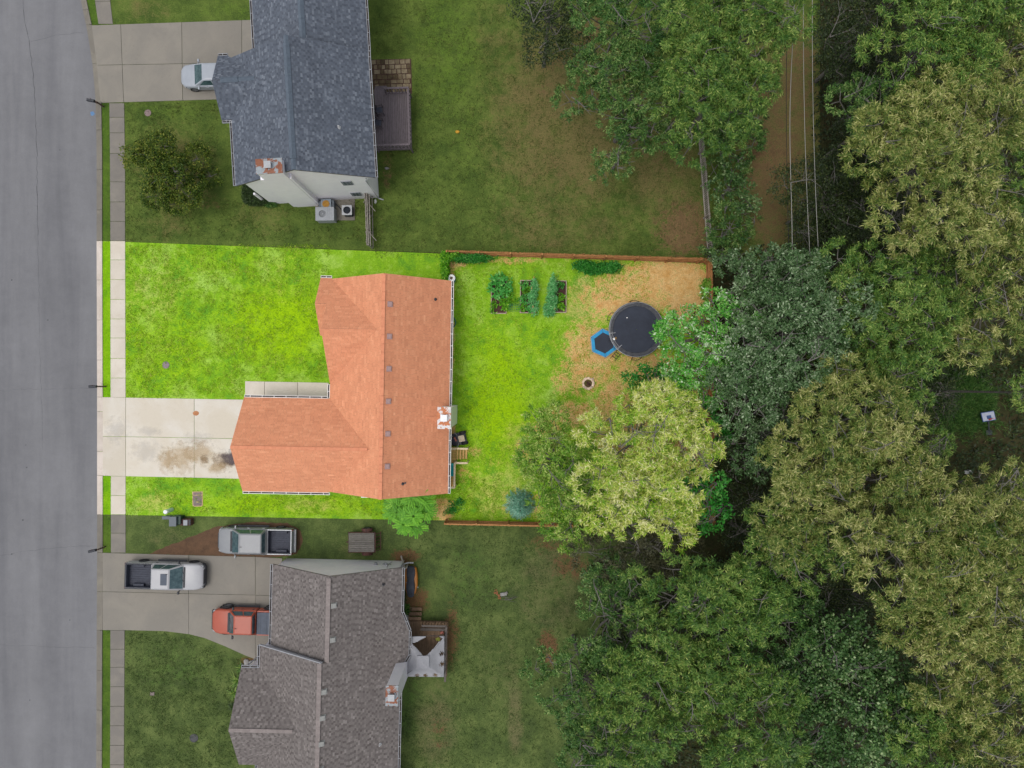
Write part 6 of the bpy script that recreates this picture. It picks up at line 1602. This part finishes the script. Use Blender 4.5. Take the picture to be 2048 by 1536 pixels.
TREES = [
 ('dark', 1098, 24, 8, 88, 'dark green tree overhanging the top lawn near the blue-grey roof'),
 ('mid', 1245, 40, 9, 92, 'green tree at the top edge between the dark tree and the power lines'),
 ('olive', 1450, 70, 11, 150, 'big yellow-green tree at the top edge, left of the power lines'),
 ('mid', 1265, 200, 8, 105, 'green tree spreading furthest over the brown patch of the top lawn'),
 ('olive', 1425, 190, 10, 115, 'yellow-green tree hanging over the start of the grey picket fence'),
 ('mid', 1250, 285, 6.5, 58, 'low leafy tree at the lower tip of the trees over the top lawn'),
 ('dark', 1735, 60, 8, 92, 'dark small-leaved tree right of the power lines at the top edge'),
 ('dark', 1745, 190, 6, 85, 'dark low tree right of the wires, below the topmost dark one'),
 ('olive', 1885, 55, 12, 150, 'large yellow-green tree at the top right, under the open sky'),
 ('pale', 1990, 170, 12, 112, 'pale-leaved tree at the right edge near the top'),
 ('mid', 1750, 240, 10, 80, 'mid-green tree between the wires and the largest pale-leaved tree'),
 ('pale', 1865, 320, 13, 165, 'largest pale-leaved tree in the upper right woods'),
 ('olive', 2035, 350, 12, 85, 'yellow-green tree at the right edge beside the largest pale-leaved tree'),
 ('dark', 1655, 400, 7, 92, 'dark tree standing beneath the power wires'),
 ('dark', 1750, 450, 6, 100, 'dark tree with bare grey limbs below the largest pale-leaved tree'),
 ('pale', 1995, 480, 12, 105, 'pale-leaved tree at the right edge, level with the far fence corner'),
 ('silver', 1528, 560, 9, 84, 'silvery tree just outside the far upper corner of the bright lawn'),
 ('silver', 1596, 650, 11, 122, 'largest silvery-leaved tree, below the end of the power wires'),
 ('silver', 1516, 775, 10, 88, 'silvery tree beside the far fence, below the largest silvery one'),
 ('silver', 1520, 885, 8, 66, 'smallest silvery tree, lowest of the silvery row'),
 ('olive', 1780, 610, 11, 138, 'yellow-green tree between the silvery trees and the right edge'),
 ('pale', 1985, 625, 12, 102, 'yellowish pale tree at the right edge above the basketball hoop'),
 ('olive', 1795, 735, 10, 80, 'yellow-green tree just above the long pale-leaved tree in the middle woods'),
 ('pale', 1690, 850, 12, 120, 'pale-leaved tree with bare twigs left of the basketball hoop'),
 ('pale', 1620, 975, 11, 120, 'pale-leaved tree beside the far lower corner of the bright lawn'),
 ('pale', 1800, 975, 11, 112, 'pale-leaved tree directly below left of the basketball hoop'),
 ('pale', 2012, 985, 11, 68, 'pale-leaved tree at the right edge just below the basketball hoop'),
 ('olive', 2046, 785, 11, 44, 'small yellow-green tree at the right edge beside the basketball hoop'),
 ('pale', 1830, 1110, 13, 140, 'broad pale-leaved tree in the lower right woods'),
 ('pale', 1965, 1180, 13, 140, 'pale-leaved tree with bare grey boughs at the lower right edge'),
 ('pale', 1890, 1300, 12, 105, 'pale-leaved tree below the broad one, above the lower right corner'),
 ('pale', 1985, 1420, 12, 110, 'pale-leaved tree in the lower right corner'),
 ('olive', 1558, 1108, 10, 112, 'yellow-green tree just below the far lower corner of the bright lawn'),
 ('olive', 1390, 1220, 11, 130, 'yellow-green tree over the edge of the bottom lawn'),
 ('mid', 1530, 1220, 9, 90, 'mid-green tree left of the dark gap in the lower woods'),
 ('mid', 1230, 1240, 9, 95, 'mid-green tree reaching over the bottom lawn, level with the torn canopy'),
 ('mid', 1170, 1370, 9, 90, 'mid-green tree furthest into the bottom lawn'),
 ('olive', 1320, 1390, 11, 135, 'yellow-green tree near the bottom edge, inland of the bottom lawn'),
 ('olive', 1480, 1420, 11, 125, 'yellow-green tree with a bare grey bough at the bottom edge'),
 ('mid', 1220, 1510, 9, 95, 'mid-green tree cut by the bottom edge beside the lawn'),
 ('rnd', 1640, 1330, 8, 105, 'round-leaved tree below the dark gap in the lower woods'),
 ('rnd', 1740, 1440, 9, 128, 'round-leaved tree at the bottom edge, left of the corner'),
 ('rnd', 1600, 1500, 8, 90, 'round-leaved tree cut by the bottom edge, left of its like'),
 ('dark', 1650, 1190, 3.5, 95, 'low dark tree in the gap of the lower woods'),
 ('olive', 1870, 1490, 11, 95, 'yellow-green tree cut by the bottom edge near the corner'),
 ('rnd', 1240, 1165, 4, 58, 'small dark round-leaved tree under the lower fence end'),
 ('brn', 1290, 1105, 7.5, 100, 'dull brownish-green tree just below the lower edge of the bright lawn'),
 ('dark', 1478, 660, 4, 66, 'low dark tree against the far fence, upper'),
 ('dark', 1482, 900, 4, 66, 'low dark tree against the far fence, lower'),
 ('dark', 1484, 1020, 5, 62, 'dark tree outside the far lower corner of the bright lawn'),
 ('dark', 1872, 800, 2.5, 44, 'low dark growth in the grassy gap above the basketball hoop'),
 ('olive', 1872, 888, 8, 36, 'small yellow-green tree left of the basketball hoop pole'),
 ('olive', 1660, 740, 8, 70, 'yellow-green tree in the hollow between the silvery and pale trees'),
 ('dark', 1705, 140, 3, 58, 'low dark growth right beside the wires near the top'),
 ('dark', 1712, 268, 3, 48, 'low dark growth right beside the wires, halfway down'),
 ('dark', 1620, 470, 4, 60, 'low dark growth beneath the lower end of the wires'),
 ('lotmid', 1116, 925, 7, 98, 'green tree on the bright lawn, nearest the small deck'),
 ('lotpale', 1275, 885, 10, 112, 'pale yellow tree on the bright lawn below the fire pit'),
 ('lotpale', 1290, 990, 9.5, 105, 'pale yellow tree at the lower edge of the bright lawn'),
 ('lotmid', 1168, 1000, 6.5, 84, 'green tree at the lower edge of the bright lawn, left of the pale yellow one'),
 ('lotblue', 1414, 672, 9, 86, 'bright green tree with pale glints hanging over the trampoline'),
 ('lotblue', 1402, 772, 8, 66, 'bright green tree with pale glints at the far fence below the trampoline'),
 ('lotgreen', 1322, 772, 5, 48, 'low dark green tree between trampoline and pale yellow tree'),
 ('lotpale', 1386, 890, 9.5, 66, 'pale yellow tree against the far fence of the bright lawn'),
 ('lotgreen', 1404, 845, 6.5, 48, 'deep green tree against the far fence, between the pale-glinting and the pale yellow tree'),
 ('lotgreen', 1392, 992, 8, 60, 'deep green tree in the far lower corner of the bright lawn'),
]
for t_ in TREES: tree(*t_)
SH = [('mid', 1462, 290, 2.4, 58, 'green shrub behind the upper half of the grey picket fence'), ('mid', 1480, 235, 3, 55, 'shrub under the yellow-green tree by the grey fence'), ('rnd', 1462, 375, 2.2, 46, 'bluish shrub behind the middle of the grey picket fence'),
      ('mid', 1464, 455, 2.4, 48, 'bright green shrub behind the lower end of the grey picket fence'), ('dark', 1448, 512, 2, 30, 'dark shrub at the foot of the grey picket fence')]
for s in SH: tree(*s, name='shrub', cat='shrub', bare=0, flat=.5)
# magnolia on the top front lawn
SP['magnolia'] = (.18, .08, 26, .9, .2, (0, 0, 0), .12, 9.5, .5)
tree('magnolia', 342, 346, 2.6, 71, 'dark glossy-leaved round tree on the top front lawn', bare=0, flat=.85)
# blue spruce
def spruce(px, py, h, rpx, label):
    c = P(px, py, 1.5); root = empty('spruce', (c.x, c.y, 0), 0, label=label, cat='tree'); Rr = rpx * (H - 1.5) / FPX; cen, nrm, tin = [], [], []
    b = MB(); b.tube([(0, 0, 0), (0, 0, h)], [.1, .02], 8); b.build('trunk', M['bark'], root)
    for k in range(16):
        z = .2 + (h - .3) * k / 16; r_ = Rr * (1 - k / 17); n = int(5 + 9 * r_ / Rr)
        for j in range(n):
            a = 2 * math.pi * (j + .5 * (k % 2)) / n + rng.uniform(-.15, .15)
            for q in np.linspace(.2, 1, 7): cen.append((q * r_ * math.cos(a), q * r_ * math.sin(a), z - .15 * q * r_)); nrm.append((math.cos(a), math.sin(a), .15)); tin.append(.4 + .3 * q + rng.normal(0, .08))
    V, T = leaves(np.array(cen), unit(np.array(nrm)), 7, .19, .035, .5, .1, .8, (0, 0, 0), .05, np.array(tin)); V[:, 2] = np.maximum(V[:, 2], .02); quads('crown', V, M['spruce'], T, root)
spruce(1040, 1014, 3.2, 30, 'blue-green spruce at the lower fence of the bright lawn')
# tree with long feathery compound leaves, straddling the lower boundary
def feather(px, py, zc, rpx, label, n=80):
    c = P(px, py, zc); root = empty('tree', (c.x, c.y, 0), 0, label=label, cat='tree'); Rr = rpx * (H - zc) / FPX
    t = MB(); t.tube([(0, 0, 0), (.1, .05, zc * .5), (0, 0, zc)], [.12, .09, .05], 8); t.build('trunk', M['bark'], root)
    V, T = [], []; lb = MB()
    for k in range(20):
        a = rng.uniform(0, 6.28); d = Rr * .72 * math.sqrt(rng.random()); o = np.array([d * math.cos(a), d * math.sin(a), zc + rng.uniform(-.9, .6)])
        lb.tube([(0, 0, zc * .6), tuple(o * [.6, .6, .9]), tuple(o)], [.05, .035, .015], 5, caps=False)
        for j in range(13):
            b = 2 * math.pi * j / 13 + rng.uniform(-.2, .2); el = rng.uniform(-.1, .6); ln = rng.uniform(.55, .95); sh = .5 + rng.normal(0, .12)
            for q in np.linspace(.15, 1, 11):
                for s in (-1, 1):
                    p = o + np.array([math.cos(b) * math.cos(el) * ln * q, math.sin(b) * math.cos(el) * ln * q, math.sin(el) * ln * q - .35 * q * q * ln])
                    bl = b + s * 1.05; L_ = .19 * (1 - .4 * abs(q - .5)); w_ = .042; dd = np.array([math.cos(bl), math.sin(bl), -.15]); ss = np.array([-math.sin(bl), math.cos(bl), 0])
                    V += [p, p + dd * L_ * .5 + ss * w_, p + dd * L_, p + dd * L_ * .5 - ss * w_]; T.append(min(1, max(0, sh + rng.normal(0, .08))))
    quads('crown', np.array(V), M['lime'], np.array(T), root); lb.build('limb', M['bark'], root)
feather(822, 1022, 3.4, 60, 'lime green feathery tree below the orange roof')
# hedge, vines, climbing growth
def clump(name, mat, sp, boxes, label, cat, n, L, W, per=6, kind=None, tuft=.06, pw=2.4, rag=.16):
    a = boxes[0]; root = empty(name, (*P2(a[0], a[1]), 0), 0, label=label, cat=cat); O = np.array([*P2(a[0], a[1]), 0]); cen, nrm = [], []
    for px, py, rx, ry, z0, z1 in boxes:
        k = n // len(boxes); cx, cy = P2(px, py, (z0 + z1) / 2); s = H / FPX; u = rng.normal(0, 1, (k, 3)); u /= (np.sum(np.abs(u) ** pw, 1, keepdims=True)) ** (1 / pw); u *= np.where(rng.random((k, 1)) < .3, rng.random((k, 1)) ** .4, 1)
        cen.append(np.stack([cx + u[:, 0] * rx * s, cy + u[:, 1] * ry * s, (z0 + z1) / 2 + u[:, 2] * (z1 - z0) / 2], 1)); nn = u * .5; nn[:, 2] += .6; nrm.append(unit(nn)); cen[-1] += rng.normal(0, 1, (k, 3)) * np.array([rx * s * rag, ry * s * rag, .06])
    V, T = leaves(np.concatenate(cen) - O, np.concatenate(nrm), per, L, W, .8, .2, .6, (0, 0, 0), tuft); V[:, 2] = np.maximum(V[:, 2], .015)
    quads('foliage', V, M[mat], T, root)
    m = MB()
    for px, py, rx, ry, z0, z1 in boxes:
        cx, cy = P2(px, py, z1 / 2)
        for k in range(3): m.tube([(cx - O[0] + random.uniform(-.1, .1) * rx * .3, cy - O[1] + random.uniform(-.1, .1) * ry * .3, 0), (cx - O[0] + random.uniform(-.02, .02) * rx, cy - O[1] + random.uniform(-.02, .02) * ry, z1 * .8)], [.02, .01], 5)
    m.build('stem', M['bark'], root)
    return root
clump('hedge', 'hedge', None, [(514, 388, 24, 18, 0, 1.0)], 'clipped dark hedge at the front corner of the white house', 'hedge', 3400, .09, .05, 6, pw=7, rag=.02)
clump('shrub', 'mid', None, [(541, 405, 9, 6, 0, .5)], 'small light green plant at the end of the clipped hedge', 'plant', 260, .16, .06)
clump('vine', 'lime', None, [(891, 545, 4.5, 16, .2, 1.5), (891, 520, 5, 12, .2, 1.6), (905, 514, 14, 3, .4, 1.7)], 'lime green vine climbing the short fence by the barrel', 'vine', 700, .14, .08, rag=.3)
clump('vine', 'lotgreen', None, [(940, 517, 30, 4, .2, 1.7)], 'dark green creeper on the cedar fence left of the raised beds', 'vine', 520, .14, .08, rag=.3)
clump('vine', 'lotgreen', None, [(1200, 536, 30, 7, 0, .8), (1168, 531, 14, 6, 0, .7), (1225, 535, 10, 6, 0, 1.0), (1185, 540, 14, 6, 0, .4)], 'green creeper at the foot of the cedar fence, above the trampoline', 'vine', 1000, .15, .08, rag=.32)
clump('vine', 'lotmid', None, [(1412, 572, 4, 9, .2, 1.6), (1414, 588, 6, 10, .1, 1.2)], 'green creeper on the cedar fence corner by the woods', 'vine', 260, .16, .08, rag=.4)
clump('shrub', 'mid', None, [(803, 1220, 12, 8, 0, .5)], 'weedy plant beside the steps of the brown deck', 'plant', 260, .2, .09)
clump('weeds', 'hedge', None, [(800, 1200, 8, 40, 0, .35)], 'weeds along the rear wall of the taupe-roofed house', 'weeds', 300, .14, .06)
clump('weeds', 'lotgreen', None, [(908, 1012, 9, 9, 0, .3), (920, 1004, 6, 5, 0, .2), (900, 1022, 7, 5, 0, .2)], 'dark weeds near the lower corner of the orange-roofed house', 'weeds', 130, .13, .05, rag=.5)
# strap-leaved plants by the taupe house
def strap(px, py, n, L, mat, label, name='yucca', cat='plant'):
    root = empty(name, (*P2(px, py), 0), 0, label=label, cat=cat); m = MB()
    for k in range(n):
        a = random.uniform(0, 6.28); l = L * random.uniform(.6, 1.15); w_ = .035; d = Vector((math.cos(a), math.sin(a), 0)); s = Vector((-d.y, d.x, 0)); e = random.uniform(.4, 1.0); q = []
        for j in range(5): t_ = j / 4; q.append((d * l * t_ * e + Vector((0, 0, .05 + l * (1.2 - .5 * e) * t_ - l * .95 * t_ * t_ * e)), w_ * (1 - t_ * .85)))
        vs = [p + s * w2 for p, w2 in q] + [p - s * w2 for p, w2 in q]
        m.add([Vector((v.x, v.y, max(v.z, .02))) for v in vs], [(j, j + 1, 6 + j, 5 + j) for j in range(4)], tint=random.uniform(.3, .9))
    m.build('leaf_blade', M[mat], root); return root
for px, py, L, lab in ((484, 1334, .7, 'strap-leaved plant beside the rock pile'), (476, 1360, .9, 'strap-leaved plant by the front gable, topmost of the row after the rocks'), (470, 1385, .8, 'strap-leaved plant in the middle of the row by the front gable'), (466, 1412, .6, 'strap-leaved plant at the lower end of the row by the front gable')):
    strap(px, py, 46, L, 'hedge' if px < 470 else 'olive', lab)
# garden plants
def veg(px, py, r_, h, mat, label, L=.2, W=.11, n=40, name='garden_plant'):
    root = empty(name, (*P2(px, py, h * .6), .2), 0, label=label, cat='plant'); rr_ = r_ * H / FPX; k = n
    a = rng.uniform(0, 6.28, k); d = rr_ * np.sqrt(rng.random(k)); z = h * rng.uniform(.35, 1, k) * (1 - .35 * (d / rr_) ** 2)
    cen = np.stack([d * np.cos(a), d * np.sin(a), z], 1); nr = unit(np.stack([np.cos(a) * .5, np.sin(a) * .5, np.full(k, .8)], 1))
    V, T = leaves(cen, nr, 5, L, W, .8, .25, .7, (0, 0, 0), .05); quads('leaf', V, M[mat], T, root)
    m = MB()
    for j in range(6): m.tube([(0, 0, 0), (cen[j % k][0] * .5, cen[j % k][1] * .5, h * .4), tuple(cen[j % k])], [.014, .01, .005], 4, caps=False)
    m.build('stem', M['lime'], root)
for a in ((1001, 573, 23, .9, 'veg', 'tallest big-leaved plant in the bed nearest the house',   .30, .13, 90), (1012, 588, 12, .5, 'lime', 'leafy plant between the tallest plant and the lettuce', .22, .13, 40), (1011, 609, 10, .4, 'lime', 'bright lettuce-like clump at the inner side of the first bed', .17, .13, 50),
          (988, 608, 6, .3, 'lime', 'small yellow-green plant at the outer side of the first bed', .16, .07, 14), (987, 621, 6, .3, 'lime', 'small plant in the lower corner of the first bed', .18, .07, 14),
          (1048, 571, 8, .4, 'veg', 'plant in the top left of the staked bed', .16, .09, 20), (1052, 581, 8, .4, 'lime', 'yellowish plant below the topmost in the staked bed', .18, .09, 22), (1048, 600, 9, .4, 'veg', 'leafy plant in the middle of the staked bed', .2, .1, 22), (1045, 616, 7, .35, 'lime', 'plant in the lower left of the staked bed', .18, .09, 18), (1056, 620, 6, .3, 'veg', 'small plant at the lower edge of the staked bed', .16, .08, 14),
          (1118, 572, 10, .45, 'lotgreen', 'sparse tall plant in the top right of the vine bed', .16, .07, 26), (1121, 595, 6, .35, 'lime', 'bright small plant in the middle of the vine bed', .17, .1, 20), (1113, 603, 5, .3, 'lotgreen', 'dark small plant beside the vine row', .15, .09, 14), (1120, 613, 8, .35, 'lime', 'bright plant in the lower right of the vine bed', .18, .1, 24), (1030, 602, 7, .5, 'lime', 'yellowish vine on the wire grid panel', .12, .06, 20)): veg(*a)
clump('garden_vine', 'vegblue', None, [(1067, 608, 7, 17, .3, 1.0), (1069, 574, 4, 12, .4, 1.2), (1064, 592, 4, 8, .3, 1.0)], 'blue-green vine row along the stakes of the middle bed', 'vine', 330, .17, .06, rag=.22)
clump('garden_vine', 'vegblue', None, [(1105, 575, 5.5, 18, .3, 1.2), (1103, 603, 7.5, 16, .1, 1.1), (1098, 620, 8, 9, 0, .7)], 'broad blue-green vine row on the bed nearest the trampoline', 'vine', 540, .18, .06, rag=.22)
strap(996, 572, 18, 1.0, 'vegblue', 'pale strap-leaved corn plant among the big leaves', 'corn_plant')
# ground growth under the woods: one mass
n = 9000; px = rng.uniform(1430, 2120, n); py = rng.uniform(-60, 1600, n)
keep = ~((px < 1625) & (py < 500)) & ~((px > 1240) & (px < 1440)) ; keep &= ~((((px - 1935) / 75) ** 2 + ((py - 830) / 70) ** 2) < 1 + rng.normal(0, .2, n))
px, py = px[keep], py[keep]; q2 = rng.uniform(1180, 1440, 1500); q3 = rng.uniform(1120, 1600, 1500); k2 = q2 > 1200 - (q3 - 1120) * .05
px = np.concatenate([px, q2[k2]]); py = np.concatenate([py, q3[k2]])
s = H / FPX; cen = np.stack([(px - 1024) * s, (768 - py) * s, rng.uniform(.05, .6, len(px))], 1); up_ = np.tile(np.array([0, 0, 1.0]), (len(px), 1))
V, T = leaves(cen, up_, 7, .32, .13, 1.0, .2, .6, (0, 0, 0), .22); V[:, 2] = np.maximum(V[:, 2], .02)
u = quads('undergrowth', V, M['under'], T); u['kind'] = 'stuff'
# tall grass in the gap by the hoop
n = 4200; px = rng.normal(1915, 42, n); py = rng.normal(800, 34, n); kk = rng.random(n) < np.clip((fbm(px * .06, py * .06) - .3) * 4, 0, 1); px, py = px[kk], py[kk]; n = len(px); cen = np.stack([(px - 1024) * s, (768 - py) * s, np.full(n, .02)], 1); up_ = np.tile(np.array([0, 0, 1.0]), (n, 1))
V, T = leaves(cen, up_, 8, .40, .03, .5, .1, .2, (.2, 0, 0), .08); u = quads('tall_grass', V, M['mid'], T); u['kind'] = 'stuff'
# grass: short tufts over the lawns
def tufts(name, mat, n, region, skip=(), L=.10, W=.035, per=3):
    x0, y0, x1, y1 = region; px = rng.uniform(x0, x1, n); py = rng.uniform(y0, y1, n); k = np.ones(n, bool)
    for a, b, c, d in skip: k &= ~((px > a) & (px < c) & (py > b) & (py < d))
    px, py = px[k], py[k]; nz = fbm(px * .05, py * .05); k = rng.random(len(px)) < np.clip((nz - .3) * 3, .15, 1); px, py = px[k], py[k]; nz = nz[k]
    cen = np.stack([(px - 1024) * s, (768 - py) * s, np.full(len(px), .015)], 1); up_ = np.tile(np.array([0, 0, 1.0]), (len(px), 1))
    V, T = leaves(cen, up_, per, L, W, .9, .1, .5, (0, 0, 0), .05, np.clip(nz * .9, 0, 1)); V[:, 2] = np.maximum(V[:, 2], .010)
    o = quads(name, V, M[mat], T); o['kind'] = 'stuff'

tufts('grass', 'grassL', 24000, (253, 490, 660, 795), [(488, 758, 660, 800)])
tufts('grass', 'grassL', 9000, (253, 955, 1000, 1030), [(470, 800, 905, 990)])
tufts('grass', 'grassL', 22000, (905, 525, 1300, 1035), [(975, 555, 1140, 632), (1185, 600, 1335, 720), (890, 890, 938, 980)])
tufts('grass', 'grassN', 15000, (253, 206, 745, 482), [(436, 110, 760, 400)])
tufts('grass', 'grassN', 27000, (750, 0, 1400, 515), [(740, 110, 830, 300)])
tufts('grass', 'grassS', 10000, (253, 1264, 480, 1536), [(340, 1200, 500, 1274), (390, 1200, 500, 1285), (425, 1200, 500, 1300), (455, 1200, 500, 1316)])
tufts('grass', 'grassS', 15000, (800, 1050, 1180, 1536), [(795, 1120, 900, 1400)])
